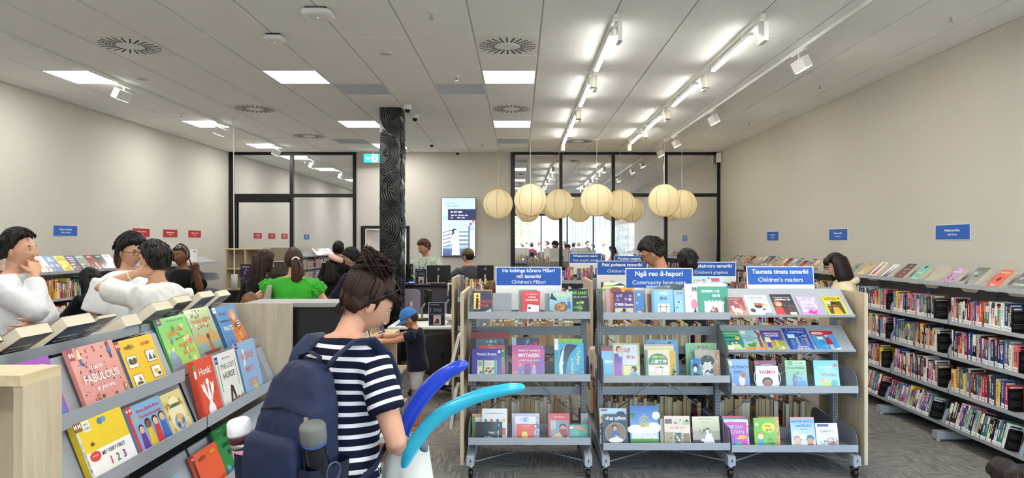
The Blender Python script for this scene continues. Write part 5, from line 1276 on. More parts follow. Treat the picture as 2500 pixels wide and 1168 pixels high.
fb('turquoise school reader with cartoon monsters', 1991, 2052, 880, y4_, 4.93, '#5ab4bc', art(('#6ac0c8', '#a8dcd8'), [('SCHOOL', .5, .76, .12, '#fff', .03), ('TRIP', .52, .64, .1, '#fff', .03), ('TROUBLE', .6, .5, .13, '#d03a5a', .03)], [('e', .45, .2, .2, '#c8dc4a', .14), ('e', .3, .32, .1, '#e89ab0', .08), ('e', .78, .22, .15, '#58b0b8', .12), ('s', 9, .2, .05, .9, .3, .05, ['#f4f4ec', '#3a6a4a', '#e8a0b8']), ('p', [(.8, .78), (.95, .78), (.95, .9), (.88, .86), (.8, .9)], '#c83a50')]), t=.012)
fb('red and patterned book stack behind the pink cat reader', 1766, 1824, 1016, y5_, 4.99, '#4a78a8', art(('#4a80b0', '#88a8c0'), [], [('r', .0, .94, 1, 1, '#c8442c'), ('s', 20, .4, .84, .98, .93, .03, ['#1c2a6a', '#e8e8ec', '#3a3a78'])]), t=.03)
fb('white book edge behind the pink cat reader', 1770, 1830, 1024, y5_, 4.96, '#e6e4e8', art('#eae8ec', [('Purple', .3, .94, .06, '#c83a68', .01)], [('s', 8, .92, .05, 1, .8, .04, ['#e05a8a', '#5ab0d0'])]), t=.02)
fb('hot pink reader with blue and yellow cartoon cats', 1773, 1826, 1031, y5_, 4.92, '#d63aa0', art('#dc40a6', [('MEOW', .5, .82, .2, '#8ad8f0', .035), ('TOWN', .5, .62, .2, '#8ad8f0', .035)], [('e', .4, .24, .18, '#8a6ac0', .2), ('e', .6, .12, .14, '#5ac0a0', .12), ('e', .78, .42, .2, '#f0b848', .08), ('s', 12, .15, .02, .9, .4, .06, ['#e8e05a', '#3aa0c8', '#f08ac0'])]), t=.014)
fb('orange book edge behind the lime green reader', 1856, 1906, 1018, y5_, 4.96, '#d9942c', art('#e09c34', [], [('r', .1, .9, .6, .97, '#d0442c'), ('s', 6, .8, .1, 1, .9, .05, ['#f0d080', '#7a8a2c'])]), t=.02)
fb('lime green reader with a cartoon boy and yellow bubble', 1844, 1898, 1021, y5_, 4.92, '#6fae2f', art('#78b834', [('The', .72, .28, .1, '#111', .02), ('Crazy', .74, .17, .11, '#111', .02), ('Cousins', .74, .06, .1, '#111', .02)], [('e', .66, .68, .3, '#f2e02f', .17), ('x', 'Hey', .64, .74, .12, '#111', .02), ('x', 'Jack!', .68, .61, .13, '#111', .02), ('e', .28, .42, .16, '#b8903c', .1), ('e', .28, .38, .13, '#f0d0a8', .09), ('p', [(.12, 0), (.44, 0), (.4, .26), (.18, .26)], '#4a9ad0'), ('e', .14, .78, .08, '#c8e0a0')]), t=.016)
fb('blue and white winter reader with two children', 1934, 1993, 1019, y5_, 4.92, '#7fb0d8', art(('#6aa4dc', '#eef4f6'), [('KATIE WOO', .5, .86, .13, '#2f4a9a', .02), ('and PEDRO', .55, .72, .11, '#2f4a9a', .02), ('Mysteries', .55, .61, .06, '#3a4a6a', 0)], [('e', .25, .28, .18, '#c888b0', .12), ('e', .25, .2, .15, '#e8b890', .12), ('p', [(.08, 0), (.45, 0), (.4, .12), (.14, .12)], '#e8c0a8'), ('e', .78, .3, .17, '#3a7a9a', .12), ('e', .78, .22, .14, '#d9a478', .11), ('p', [(.6, 0), (.98, 0), (.92, .13), (.66, .13)], '#c83a3c'), ('r', .1, .4, .3, .55, '#dfe8cc'), ('r', .35, .3, .65, .44, '#f4f6f6'), ('r', .0, .95, 1, 1, '#e08a70')]), t=.012)
fb('white reader with a round stone arena', 1995, 2049, 1033, y5_, 4.92, '#e6e6ec', art('#ebebf0', [('GIANTS', .5, .68, .16, '#6a5a98', .01), ('of the ancient', .5, .55, .06, '#8a7aa8', 0)], [('r', .08, .86, .6, .97, '#2a3a7a'), ('e', .72, .26, .28, '#b89484', .18), ('e', .72, .32, .2, '#d8c4b4', .08), ('s', 10, .5, .12, .95, .36, .04, ['#6a4a44', '#5a3a40']), ('r', 0, 0, 1, .12, '#8ab04a'), ('s', 8, .0, .02, .5, .3, .06, ['#6aa03c', '#a8c86a', '#7a9ac0'])]), t=.01)
# grey metal book supports on the top tier
for i, (a, b, yt, zz) in enumerate(((1203, 1249, 716, z1), (1330, 1342, 717, z1), (1418, 1436, 1010, z3))):
 Y = 4.99
 thing('book_support', ('slotted grey metal book support beside the navy novel', 'narrow grey metal support beside the creature comic', 'grey metal book support behind the teal fish book')[i], 'book support', [], root=(MB().box(wx(a, Y), wx(b, Y), Y, Y + 0.004, zz, wz(yt, Y)).box(wx(a, Y), wx(b, Y), Y + 0.004, Y + 0.1, zz, zz + 0.003), STEEL))
# ------------------------------------------------------------------ picture-book display unit beside the striped-shirt woman
GY0, GYM, GY1 = 1.92, 2.925, 3.9
GB = [(-1.475, 1.125), (-1.38, 0.917), (-1.345, 0.612), (-1.33, 0.30)]     # where the books of each tier rest
parts = []
for i, (a, b) in enumerate(((GY0 + 0.03, GYM - 0.008), (GYM + 0.008, GY1 - 0.03))):
 for k, (xb_, zb_) in enumerate(GB):
  if i == 1 and k == 0: xb_ -= 0.06
  lipx = xb_ + 0.014
  sh = MB().prism([(lipx, zb_ - 0.01), (lipx, zb_ + 0.042), (lipx - 0.004, zb_ + 0.042), (lipx - 0.004, zb_ - 0.004), (xb_ - 0.06, zb_ - 0.004), (xb_ - 0.06, zb_ - 0.01)], 1, a, b)
  bk = MB().prism([(xb_ - 0.03, zb_ - 0.004), (xb_ - 0.115, zb_ + 0.2), (xb_ - 0.119, zb_ + 0.2), (xb_ - 0.034, zb_ - 0.004)], 1, a + 0.003, b - 0.003)
  parts.append(('display_shelf', sh, STEEL, [('back_plate', bk, STEEL)]))
 tl = MB().prism([(-1.66, 1.32), (-1.66, 1.357), (-1.665, 1.357), (-1.668, 1.335), (-1.98, 1.30), (-1.98, 1.29), (-1.67, 1.323)], 1, a, b)
 parts.append(('top_shelf', tl, STEEL))
 parts.append(('inner_panel', MB().box(-1.80, -1.79, a, b, 0.1, 1.28), mat('shelf_shadow_panel', '#3a3d40', 0.7)))  # dark sheet, coloured for the shade inside the unit
for y in (GY0 + 0.05, GYM, GY1 - 0.05):
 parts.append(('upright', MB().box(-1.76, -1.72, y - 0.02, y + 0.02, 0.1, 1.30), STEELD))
for y in (GY0 + 0.2, GY1 - 0.2):
 f = MB().box(-2.1, -1.34, y - 0.03, y + 0.03, 0.06, 0.12)
 wsub = []
 for x in (-2.05, -1.4):
  w = MB(); w.sm = True; w.M = Matrix.Translation((x, y, 0.035)) @ Matrix.Rotation(PI / 2, 4, 'Y'); w.lathe([(0.02, -0.016), (0.035, -0.014), (0.035, 0.014), (0.02, 0.016)], 16)
  wsub.append(('caster_wheel', w, BLACKP))
 parts.append(('foot', f, STEEL, wsub))
WOODN = wood_mat('grey_birch', '#a99c86', '#bfb39b', 2)
parts.append(('end_panel', MB().box(-2.14, -1.322, GY1 - 0.025, GY1, 0.1, 1.365), WOODN))
ne = MB().box(-2.14, -1.36, GY0 - 0.02, GY0, 0.1, 1.33)
parts.append(('end_panel', ne, WOOD, [('top_slab', MB().box(-2.14, -1.338, GY0 - 0.13, GY0 + 0.03, 1.333, 1.362), WOODH), ('side_slab', MB().box(-1.36, -1.336, GY0 - 0.125, GY0 + 0.03, 0.1, 1.333), WOOD)]))
br = MB().prism([(-1.95, 0.88)] + [(-1.95 + 0.28 + 0.1 * math.sin(PI / 2 * i / 6) * 1.0, 1.06 - 0.1 + 0.1 * math.cos(PI / 2 * i / 6)) for i in range(7)] + [(-1.57, 0.88)], 1, GY0 - 0.10, GY0 - 0.024)
parts.append(('side_bracket', br, STEEL))
thing('book_display_unit', 'grey picture-book display unit with wooden end panels beside the striped-shirt woman', 'bookshelf', parts)

def lb_(label, xl, xr, tier, h, col, draw, t=.01, lean=21, soft=True, dx=0.0):
 xb_, zb_ = GB[tier]
 if tier == 0 and xl > 425: xb_ -= 0.06
 if tier == 1 and xl > 500: lean = 13
 ya, yb = xb_ * FPX / (xl - VX), xb_ * FPX / (xr - VX)
 face_book('picture_book', label, yb - ya, h, t, col, draw, (xb_ - 0.002, (ya + yb) / 2, zb_ - 0.003), (R(-lean), 0, PI / 2), 'picture books on the display unit', soft)
W_ = '#f7f4ee'
lb_('purple picture book lettered CAN WEAR half hidden by the wooden end panel', 60, 181, 0, .238, '#8e3fa0', art('#9a46ae', [], [('e', .45, .8, .62, W_, .13), ('x', 'CAN WEAR', .55, .8, .15, '#8e3fa0', .03), ('e', .82, .55, .08, '#e2604a'), ('f', .88, .1, .42, '#5a78c0', '#3a2416', '#e8b890'), ('f', .7, .06, .4, '#e8c8d8', '#6a3a24', '#c98a64'), ('s', 8, .3, .05, .98, .4, .07, ['#d070b0', '#e8d8e8', '#4a3a90'])], 3), .02, soft=False)
lb_('pink picture book lettered FABULOUS as you are', 222, 328, 0, .242, '#d98e86', art('#e09a90', [("You're", .45, .66, .1, W_, .02), ('FABULOUS', .5, .5, .17, W_, .03), ('as you are', .5, .34, .1, W_, .02)], [('s', 46, .06, .04, .98, .97, .022, ['#8a3a50', '#3a3a60', '#b84a44']), ('r', 0, .82, .12, 1, '#b02a44'), ('x', 'B', .035, .9, .09, W_, .03), ('x', 'B', .09, .9, .09, W_, .03), ('f', .2, .72, .26, '#e8d890', '#8a4a3a', '#f0d0b0', '#3a5a9a'), ('f', .85, .72, .26, '#4a6ab0', '#2a1a1c', '#8a5034', '#2a3a6a'), ('f', .4, .0, .22, '#a8d0d0', '#1a1414', '#8a5034'), ('f', .3, .0, .25, '#5a8a6a', '#a8583c', '#c98a64'), ('f', .68, .0, .2, '#e8c84a', '#3a2a24', '#a8683c'), ('f', .92, .02, .26, '#7a9a5a', '#b8583c', '#e8b890')], 4), .014)
lb_('yellow picture book with four framed drawings on its cover', 330, 415, 0, .228, '#e6b800', art('#f2c21a', [("miffy's", .3, .86, .11, '#2a2420', .02), ('colors', .75, .87, .11, '#c8502c', .02)], [('r', 0, 0, .07, 1, '#28407a'), ('r', 0, .84, .1, 1, '#b02a44'), ('x', 'B', .025, .92, .08, W_, .03), ('x', 'B', .075, .92, .08, W_, .03)] + sum([[('r', u, v, u + .26, v + .22, '#222'), ('r', u + .01, v + .008, u + .25, v + .212, W_)] for u, v in ((.14, .48), (.14, .14), (.66, .5), (.66, .2))], []) + [('e', .22, .6, .05, '#2f5a34', .06), ('e', .33, .6, .05, '#2f5a34', .06), ('p', [(.24, .54), (.32, .54), (.28, .64)], '#b03a34'), ('p', [(.18, .18), (.36, .18), (.33, .23), (.21, .23)], '#3f6a3c'), ('p', [(.28, .24), (.28, .33), (.35, .24)], '#c8442c'), ('p', [(.7, .54), (.8, .54), (.76, .68)], '#2f4a8c'), ('p', [(.82, .54), (.9, .54), (.86, .66)], '#2f4a8c'), ('e', .78, .32, .06, '#e8b82a', .04), ('e', .84, .26, .05, '#2f4a6c', .03), ('r', .08, 0, 1, .03, '#c8502c')], 5), .014)
lb_('lime green party picture book with an elephant on its cover', 431, 500, 0, .268, '#4fae6a', art(('#6fca6a', '#b8d85a'), [("DADDY'S", .45, .72, .14, '#e8823c', .02, 10), ('EMBARRASSING', .55, .6, .05, '#4a7a3c', .01, 6), ('PARTY', .62, .46, .12, '#e8823c', .02), ('SHORTS', .68, .33, .11, '#e8823c', .02)], [('r', 0, .88, .14, 1, '#7a2a50'), ('x', 'K I', .07, .94, .06, W_, .03), ('x', 'RED & ARNOLD KAVALEE', .58, .93, .05, '#1f5a3c', .01), ('s', 20, .05, .1, .95, .85, .06, ['#e8d84a', '#5fb0c8', '#d86a9a', '#f0e8b0', '#4a9a5a']), ('e', .2, .22, .13, '#8a9ab0', .12), ('e', .14, .34, .1, '#9aaac0', .07), ('p', [(.02, .3), (.1, .3), (.08, .08), (.03, .08)], '#8a9ab0'), ('r', .1, .0, .3, .12, '#c8742c')], 6), .012, soft=False)
lb_('green river picture book with a red-brown rowing boat', 498, 555, 0, .282, '#8aa878', art(('#c8cf9a', '#6f8a7a'), [('FEATHERMOON', .5, .76, .09, '#e0905a', .02), ('RIVER', .5, .66, .08, '#e0905a', .02)], [('s', 34, .02, .6, .98, .98, .04, ['#3f5a40', '#6a8a54', '#e8e0b0']), ('p', [(0, .4), (.25, .58), (.5, .45), (.75, .62), (1, .4), (1, .3), (0, .3)], '#c89a54'), ('r', 0, .0, 1, .36, '#8fa89c', '#5f7a6c'), ('p', [(.18, .2), (.9, .2), (.76, .07), (.32, .07)], '#8a3a2c'), ('p', [(.48, .2), (.66, .2), (.6, .42), (.52, .42)], '#a8683c'), ('e', .56, .46, .07, '#5a3424', .05), ('x', 'FEATHERMOON', .5, .76, .09, '#e88a4a', .02), ('s', 12, .02, .0, .98, .12, .05, ['#4a6a4a', '#a8b890'])], 7), .012, soft=False)
lb_('blue picture book of a shaggy orange beast', 560, 611, 0, .266, '#4a86c0', art('#568fc8', [('My dad', .35, .84, .1, '#1c2a44', 0), ("THINKS he's a", .35, .68, .08, '#1c2a44', .01), ('PIRATE', .38, .52, .13, W_, .02)], [('r', 0, 0, .06, 1, '#1c2234'), ('r', 0, .88, .14, 1, '#f0f0ec'), ('x', 'G G', .07, .94, .06, '#222', .03), ('e', .8, .35, .28, '#d9824a', .34), ('e', .76, .72, .16, '#e09458', .18), ('e', .76, .74, .09, '#e8c09a', .08), ('s', 18, .62, .05, .98, .85, .06, ['#b8623a', '#e8a468', '#8a4428']), ('r', .8, .5, .95, .62, '#e8e8ec'), ('r', .8, .53, .95, .55, '#222'), ('r', .8, .58, .95, .6, '#222'), ('x', 'Katie', .35, .25, .05, '#b83a3c', .01)], 8), .012, soft=False)
lb_('yellow and white counting book lettered MY VERY FIRST 123', 236, 346, 1, .228, '#e8c61f', art('#f0cf2a', [('MY VERY FIRST', .58, .42, .085, '#3a3a3c', .01), ('1', .46, .27, .17, '#c83a2c', .03), ('2', .6, .27, .17, '#3f8a3c', .03), ('3', .74, .27, .17, '#7a3a90', .03)], [('r', 0, 0, 1, .5, W_), ('r', 0, .84, .15, 1, '#8a5a34'), ('x', 'M', .04, .92, .09, W_, .03), ('x', 'M', .11, .92, .09, W_, .03), ('r', .16, .8, .3, .96, '#f0efe8'), ('x', 'ERIC', .23, .91, .05, '#333', .01), ('x', 'CARLE', .23, .85, .05, '#333', .01), ('e', .2, .42, .11, '#d94a3c', .075), ('x', 'CHUNKY', .2, .43, .035, '#f6e4d0', .01), ('e', .5, .88, .05, '#4a80b8', .05), ('e', .58, .89, .05, '#6a9ac8', .045), ('e', .22, .6, .04, '#7a4a34', .03), ('r', .0, .0, .05, .84, '#d9d6cc'), ('x', 'MY VERY FIRST  123', .027, .45, .05, '#333', .01, 90, .9)], 9), .02)
lb_('blue picture book of four waving figures in coloured shirts', 352, 431, 1, .204, '#6f9cc4', art('#82aed2', [('Boom, Boom, Boom,', .6, .87, .09, '#d83a48', .03), ("You're a Superhero", .6, .75, .09, '#d83a48', .03)], [('r', 0, 0, .08, 1, '#c83a44'), ('r', 0, .86, .16, 1, '#c83a3c'), ('x', 'W W', .08, .93, .08, W_, .03), ('x', 'Wiggles', .17, .74, .08, '#e8c83a', .03, 20)] + [('f', u, 0, h_, c_, '#2a1c18', s_) for u, h_, c_, s_ in ((.24, .6, '#6a2f98', '#e8b890'), (.45, .66, '#e8c02f', '#8a5034'), (.66, .66, '#d02f38', '#e8b890'), (.87, .68, '#2f68c0', '#e8b890'))], 10), .012)
lb_('pale gold book lettered Summer with an oval picture', 432, 478, 1, .197, '#d0b45a', art('#e0cf8a', [('Summer', .52, .72, .14, '#3f6a34', .02)], [('s', 60, .02, .02, .98, .98, .05, ['#c8a03c', '#b88a2c', '#e0bc54']), ('e', .5, .5, .36, '#efe4b8', .4), ('e', .52, .34, .26, '#8aa0c0', .18), ('s', 12, .34, .2, .7, .48, .06, ['#5a6a9a', '#e0b08a', '#3a3a50', '#d9d4c0']), ('e', .54, .44, .12, '#e8b04a', .08), ('x', 'Summer', .5, .73, .13, '#3f6a34', .02), ('x', 'Cicely Mary', .6, .1, .04, '#5a5a3a', 0)], 11), .008)
lb_('red-orange picture book lettered Honk with a white goose', 503, 549, 1, .285, '#d8492e', art('#e0523a', [('Honk!', .52, .8, .16, W_, .01)], [('r', 0, 0, .1, 1, '#c23f28'), ('r', 0, .72, .1, .84, W_), ('r', 0, .84, .1, .94, '#5fa04a'), ('e', .5, .16, .18, W_, .13), ('p', [(.42, .2), (.58, .2), (.56, .6), (.48, .62)], W_), ('e', .52, .62, .08, W_, .05), ('p', [(.46, .3), (.24, .5), (.2, .62), (.3, .58), (.34, .64), (.4, .5)], W_), ('p', [(.56, .3), (.76, .46), (.82, .6), (.72, .56), (.66, .62), (.62, .46)], W_), ('x', 'by Pamela Hunt', .75, .1, .04, '#f6d8c8', 0), ('s', 4, .7, .3, .9, .5, .05, ['#c03a24'])], 12), .022, soft=False)
lb_('white sketchy picture book of a tall dark horse', 554, 602, 1, .276, '#d8d6cc', art('#e4e2d8', [('MARK NICHOLAS', .5, .9, .04, '#444', 0), ('THE LOST', .5, .76, .12, '#222', 0), ('HORSE', .5, .6, .15, '#222', 0)], [('r', 0, .84, .13, .96, '#2a4a8a'), ('x', 'N I', .065, .9, .06, W_, .03), ('r', .08, .35, .1, .84, '#3a3a38'), ('r', .88, .35, .9, .84, '#3a3a38'), ('p', [(.28, .0), (.36, .0), (.5, .3), (.62, .02), (.68, .02), (.58, .38), (.46, .42)], '#4a3a30'), ('s', 16, .3, .0, .98, .2, .07, ['#8a8a84', '#b8b4a8', '#5a5550', '#a8583c'])], 13), .014, soft=False)
lb_('pale blue picture book lettered HORSE MEETS DOG', 604, 648, 1, .296, '#88a8cc', art('#92b2d4', [('HORSE', .52, .74, .17, '#d8807a', .03), ('MEETS', .52, .5, .13, '#d8807a', .03), ('DOG', .55, .26, .18, '#d8807a', .03)], [('r', 0, .9, .12, 1, '#8a2a50'), ('x', 'K I', .06, .95, .05, W_, .03), ('r', 0, 0, .05, .88, '#5a6a8c'), ('p', [(.2, .55), (.34, .6), (.38, .85), (.28, .88), (.3, .7)], '#efe6d0'), ('e', .6, .2, .1, '#e0c05a', .08), ('e', .62, .12, .09, '#e8cf7a', .06)], 14), .012, soft=False)
lb_('orange-red picture book lettered with its alphabet title', 505, 563, 2, .198, '#d9532a', art('#e25a2e', [("miffy's", .35, .84, .13, '#2a2420', .02), ('abcs', .78, .86, .13, '#f0c83a', .02)], [('r', 0, 0, .08, 1, '#5a1f24'), ('r', 0, .84, .1, 1, '#8a1f34'), ('x', 'B B', .05, .92, .07, W_, .02)], 15), .014)
lb_('dark green picture book lettered NO DANCING PLEASE', 562, 611, 2, .243, '#1f6e34', art('#258040', [('NO', .5, .82, .12, '#10140f', .02), ('DANCING', .5, .65, .13, '#10140f', .02), ('PLEASE', .55, .48, .13, '#10140f', .02)], [('s', 14, .1, .04, .95, .34, .09, ['#c8502c', '#5a9ac0', '#7a3a2c', '#e0b04a', '#3a3a90']), ('e', .75, .24, .14, '#a8482c', .11), ('e', .5, .18, .12, '#8a2a5a', .1), ('x', 'MARK CLAY', .3, .94, .03, '#d9e8d0', 0)], 16), .014, soft=False)
lb_('green farm picture book with a yellow tractor at the bottom edge', 396, 470, 2, .17, '#5f9a4a', art(('#7ab4d8', '#5a9a3c'), [], [('e', .3, .45, .4, '#4a8a3a', .2), ('e', .8, .4, .4, '#6aa83c', .22), ('e', .3, .85, .1, '#eef4f6', .04), ('e', .7, .8, .12, '#eef4f6', .04), ('r', .75, .55, .9, .66, '#e0b02a'), ('e', .78, .54, .04, '#222'), ('e', .88, .54, .05, '#222')], 17), .012)
Y0_ = 3.7
thing('book_support', 'upright grey metal support beside the pale blue horse book', 'book support', [], root=(MB().prism([(-1.44, .93), (-1.36, .93), (-1.37, .97), (-1.46, 1.17), (-1.52, 1.17)], 1, 3.66, 3.665), STEEL))
# paperbacks leaning on the top shelf, turned to the other side
rr = random.Random(4)
tops = [(2.02, .15, .20, .035, '#2b2c2e'), (2.22, .15, .215, .04, '#5d5048'), (2.45, .16, .215, .045, '#2e3d66'), (2.66, .12, .19, .015, '#34363a'), (2.86, .12, .15, .05, '#b9cfe0'), (3.03, .15, .21, .045, '#7a7a78'), (3.25, .15, .2, .04, '#28292d'), (3.47, .15, .215, .04, '#38486e'), (3.69, .14, .2, .04, '#2c3038')]
tl_ = ['black paperback at the near end of the display top, back cover showing', 'brown paperback leaning on the display top with cream pages', 'navy paperback leaning on the display top with thick pages', 'thin dark paperback lying low on the display top', 'pale blue box-like book on the display top', 'grey printed paperback leaning on the display top before the white shirt', 'black paperback on the display top before the white shirt', 'blue-grey paperback with a dark picture near the far end of the display top', 'dark paperback at the far end of the display top, cream pages up']
for (y, w, h, t, c), lb in zip(tops, tl_):
 def dr(s, c=c):
  s.rect(0, 0, 1, 1, c); s.rect(.15, .55, .6, .6, '#d8d2c4'); s.rect(.15, .66, .8, .7, '#d8d2c4'); s.rect(.15, .3, .7, .33, '#d8d2c4')
 sheet = Sheet(w, h, 0.00012); dr(sheet)
 back = Sheet(w, h, 0.00012); dr(back)
 back.M = None
 back.v = [(-p[0], t - p[1] + 0.0001, p[2]) for p in back.v]
 cv, m, ps = book_parts(w, h, t, c, sheet)
 ps.append(('back_print', back, PRINT))
 thing('paperback', lb, 'book', ps, 'paperbacks along the display top', loc=(-1.80, y, 1.325), rot=(R(-52 + rr.uniform(-5, 5)), 0, -PI / 2), root=(cv, m))
# black counter behind the display unit
ct = MB().box(-1.36, -0.99, 3.94, 3.97, 0.0, 1.335)
thing('counter', 'black fronted counter with a grey top behind the striped-shirt woman', 'counter', [('front_panel', ct, mat('black_laminate', '#151516', 0.35)), ('top', MB().box(-1.62, -0.93, 3.92, 4.2, 1.337, 1.364), mat('counter_grey', '#8e8d8b', 0.5)), ('side_panel', MB().box(-1.60, -1.56, 3.98, 4.18, 0, 1.335), mat('black_laminate'))], bevel=0.003)

# ------------------------------------------------------------------ carved column
CXA, CXB, CYA, CYB = -1.935, -1.652, 9.24, 9.64
BLK = mat('carved_black', '#121316', 0.2, spec=0.8)
body = MB().box(CXA, CXB, CYA, CYB, 0, ZC)
def spiral(c, r0, turns, d, sgn, n=22):
 pts = []
 for i in range(n):
  a = d + sgn * turns * 2 * PI * i / (n - 1); q = r0 * (1 - 0.8 * i / (n - 1))
  pts.append((c[0] + q * math.cos(a), c[1] + q * math.sin(a)))
 return pts
cvf, cvs = MB(), MB()
cvf.sm = cvs.sm = True
def relief(mbx, pts, rad, side):
 if side == 0: P = [(p[0], CYA - 0.002, p[1]) for p in pts]
 else: P = [(CXB + 0.002, p[0], p[1]) for p in pts]
 mbx.tube(P, [rad * 1.35 * (0.55 + 0.45 * math.sin(PI * (i + .5) / len(P))) for i in range(len(P))], 6)
rc = random.Random(8)
for side, mbx, a0, a1 in ((0, cvf, CXA + 0.012, CXB - 0.012), (1, cvs, CYA + 0.012, CYB - 0.012)):
 wdt = a1 - a0
 z = 0.62
 k = 0
 while z < ZC - 0.25:
  fl = 1 if k % 2 == 0 else -1
  c0 = a0 if fl > 0 else a1
  for j in range(5):           # nested leaf arcs
   q = wdt * (0.98 - j * 0.13)
   relief(mbx, [(c0 + fl * q * math.sin(PI * i / 14), z + 0.26 - 0.27 * (1 - j * 0.1) * math.cos(PI * i / 14)) for i in range(15)], 0.011, side)
  relief(mbx, spiral((c0 + fl * wdt * 0.34, z + 0.26), wdt * 0.24, 1.6, 0, fl), 0.011, side)
  relief(mbx, spiral((c0 + fl * wdt * 0.74, z + 0.02), wdt * 0.18, 1.4, 2, -fl), 0.009, side)
  relief(mbx, spiral((c0 + fl * wdt * 0.78, z + 0.5), wdt * 0.17, 1.3, 1, fl), 0.009, side)
  for j in range(4): relief(mbx, [(c0 + fl * wdt * (0.86 - 0.04 * j) + 0.03 * math.sin(i * 0.9), z + 0.1 + i * 0.075) for i in range(5)], 0.006, side)
  z += 0.52; k += 1
jt = MB().box(CXA - 0.004, CXB + 0.004, CYA - 0.004, CYB + 0.004, 2.18, 2.205)
bs_ = MB().box(CXA - 0.05, CXB + 0.02, CYA - 0.03, CYB + 0.03, 0, 0.56)
co = struct('column_carved', body, BLK)
for nm, m_ in (('carving', cvf), ('carving', cvs), ('joint_band', jt), ('plinth', bs_)): link(nm, m_.mesh(nm, BLK), co)

# ------------------------------------------------------------------ paper lanterns
def paper():
 m = bpy.data.materials.new('lantern_paper'); m.use_nodes = True
 nt = m.node_tree; nt.nodes.remove(nt.nodes['Principled BSDF'])
 d = nt.nodes.new('ShaderNodeBsdfDiffuse'); d.inputs[0].default_value = (*hexc('#f1e8cd'), 1)
 t = nt.nodes.new('ShaderNodeBsdfTranslucent'); t.inputs[0].default_value = (*hexc('#f6ebcc'), 1)
 mx = nt.nodes.new('ShaderNodeMixShader'); mx.inputs[0].default_value = 0.5
 nt.links.new(d.outputs[0], mx.inputs[1]); nt.links.new(t.outputs[0], mx.inputs[2]); nt.links.new(mx.outputs[0], nt.nodes['Material Output'].inputs[0])
 return m
PAPER = paper()
RL, NR, NS = 0.295, 27, 32
sh = MB(); sh.sm = True
rs = []
for i in range(2 * NR + 1):
 t = -PI / 2 + 0.21 + (PI - 0.42) * i / (2 * NR)
 q = RL * (1.0 if i % 2 == 0 else 0.987)
 rs.append([(q * math.cos(t) * math.cos(2 * PI * j / NS), q * math.cos(t) * math.sin(2 * PI * j / NS), q * math.sin(t)) for j in range(NS)])
sh.rings(rs, False, False)
shade_m = sh.mesh('shade', PAPER)
seam = MB()
for k in range(8):
 a = 2 * PI * (k + 0.35) / 8
 pts = [(RL * 1.003 * math.cos(t) * math.cos(a), RL * 1.003 * math.cos(t) * math.sin(a), RL * 1.003 * math.sin(t)) for t in [-PI / 2 + 0.21 + (PI - 0.42) * i / 16 for i in range(17)]]
 seam.tube(pts, 0.0035, 4, caps=False)
seam_m = seam.mesh('seam', mat('paper_seam', '#a9956a', 0.8))
ringm = MB()
for z in (RL * math.sin(PI / 2 - 0.21), -RL * math.sin(PI / 2 - 0.21)):
 q = RL * math.cos(PI / 2 - 0.21)
 ringm.tube([(q * math.cos(2 * PI * i / 20), q * math.sin(2 * PI * i / 20), z) for i in range(21)], 0.004, 5)
ring_m = ringm.mesh('ring', mat('wire', '#c9c0a8', 0.5))
bulb = MB(); bulb.sm = True
bulb.lathe([(0.0, -0.045), (0.026, -0.038), (0.036, -0.015), (0.036, 0.005), (0.018, 0.04), (0.014, 0.07)], 14)
bulb_m = bulb.mesh('bulb', emit_mat('lantern_bulb', '#fff4dc', 6))
LAN = [(1216, 498, 13.3, 'paper lantern hanging nearest the wall screen, first of the back row'), (1295, 489, 12.1, 'paper lantern of the front row nearest the wall screen'), (1365, 498, 13.3, 'paper lantern of the back row between the first two front ones'), (1457, 489, 12.1, 'paper lantern in the middle of the front row'), (1515, 499, 13.3, 'paper lantern of the back row right behind the middle one'), (1622, 490, 12.1, 'paper lantern of the front row nearest the fiction wall'), (1665, 500, 13.3, 'paper lantern of the back row nearest the fiction wall')]
for px, py, Y, lb in LAN:
 x, z = wx(px, Y), wz(py, Y)
 o = link('paper_lantern', None, None, (x, Y, z), (0, 0, rngb.uniform(0, 1)))
 tag(o, 'round cream ' + lb, 'pendant lamp', 'round paper lanterns')
 s_ = link('shade', shade_m, o)
 link('seam', seam_m, s_)['kind'] = 'stuff'; link('ring', ring_m, s_)['kind'] = 'stuff'
 link('bulb', bulb_m, o)
 cd = MB().tube([(0, 0, 0.07), (0, 0, ZC - z)], 0.004, 6)
 link('cord', cd.mesh('cord', WHITEP), o)
 cp = MB(); cp.lathe([(0.05, ZC - z), (0.05, ZC - z - 0.012), (0.02, ZC - z - 0.022)], 16)
 link('canopy', cp.mesh('canopy', WHITEP), o)

# ------------------------------------------------------------------ wall screen
x0, x1, z0, z1 = wx(1078, 13.8), wx(1161, 13.8), wz(627, 13.8), wz(483, 13.8)
w, h = x1 - x0, z1 - z0
s = Sheet(w - 0.02, h - 0.02, 0.0006)
s.rect(0, 0, 1, 1, '#9cc4f4', '#bcd8fa'); s.rect(0, .0, .03, 1, '#e4effc'); s.rect(.97, 0, 1, 1, '#e4effc')
s.text('AUCKLAND COUNCIL LIBRARIES', .3, .975, .012, '#4a5a7a', 0)
s.text('Need help?', .24, .915, .036, '#3a4668', .004); s.text('Call a Librarian!', .34, .868, .036, '#3a4668', .012)
s.rect(.18, .62, 1, .81, '#252c4e')
s.text('09 377 0209', .44, .76, .04, '#ffffff', .03); s.text('Mon - Fri  | 8:30 am - 6pm', .53, .705, .027, '#ffffff', .02, maxw=.66); s.text('Sat          | 9am - 4pm', .48, .663, .027, '#ffffff', .02, maxw=.56)
for k in range(3):
 for sx in (-1, 1): s.poly([(.09, .655), (.09 + sx * .075, .69 - k * .008), (.09 + sx * .07, .697 - k * .008)], '#3fa07a'); s.poly([(.09, .655), (.09 + sx * .075, .62 + k * .008), (.09 + sx * .07, .613 + k * .008)], '#3fa07a')
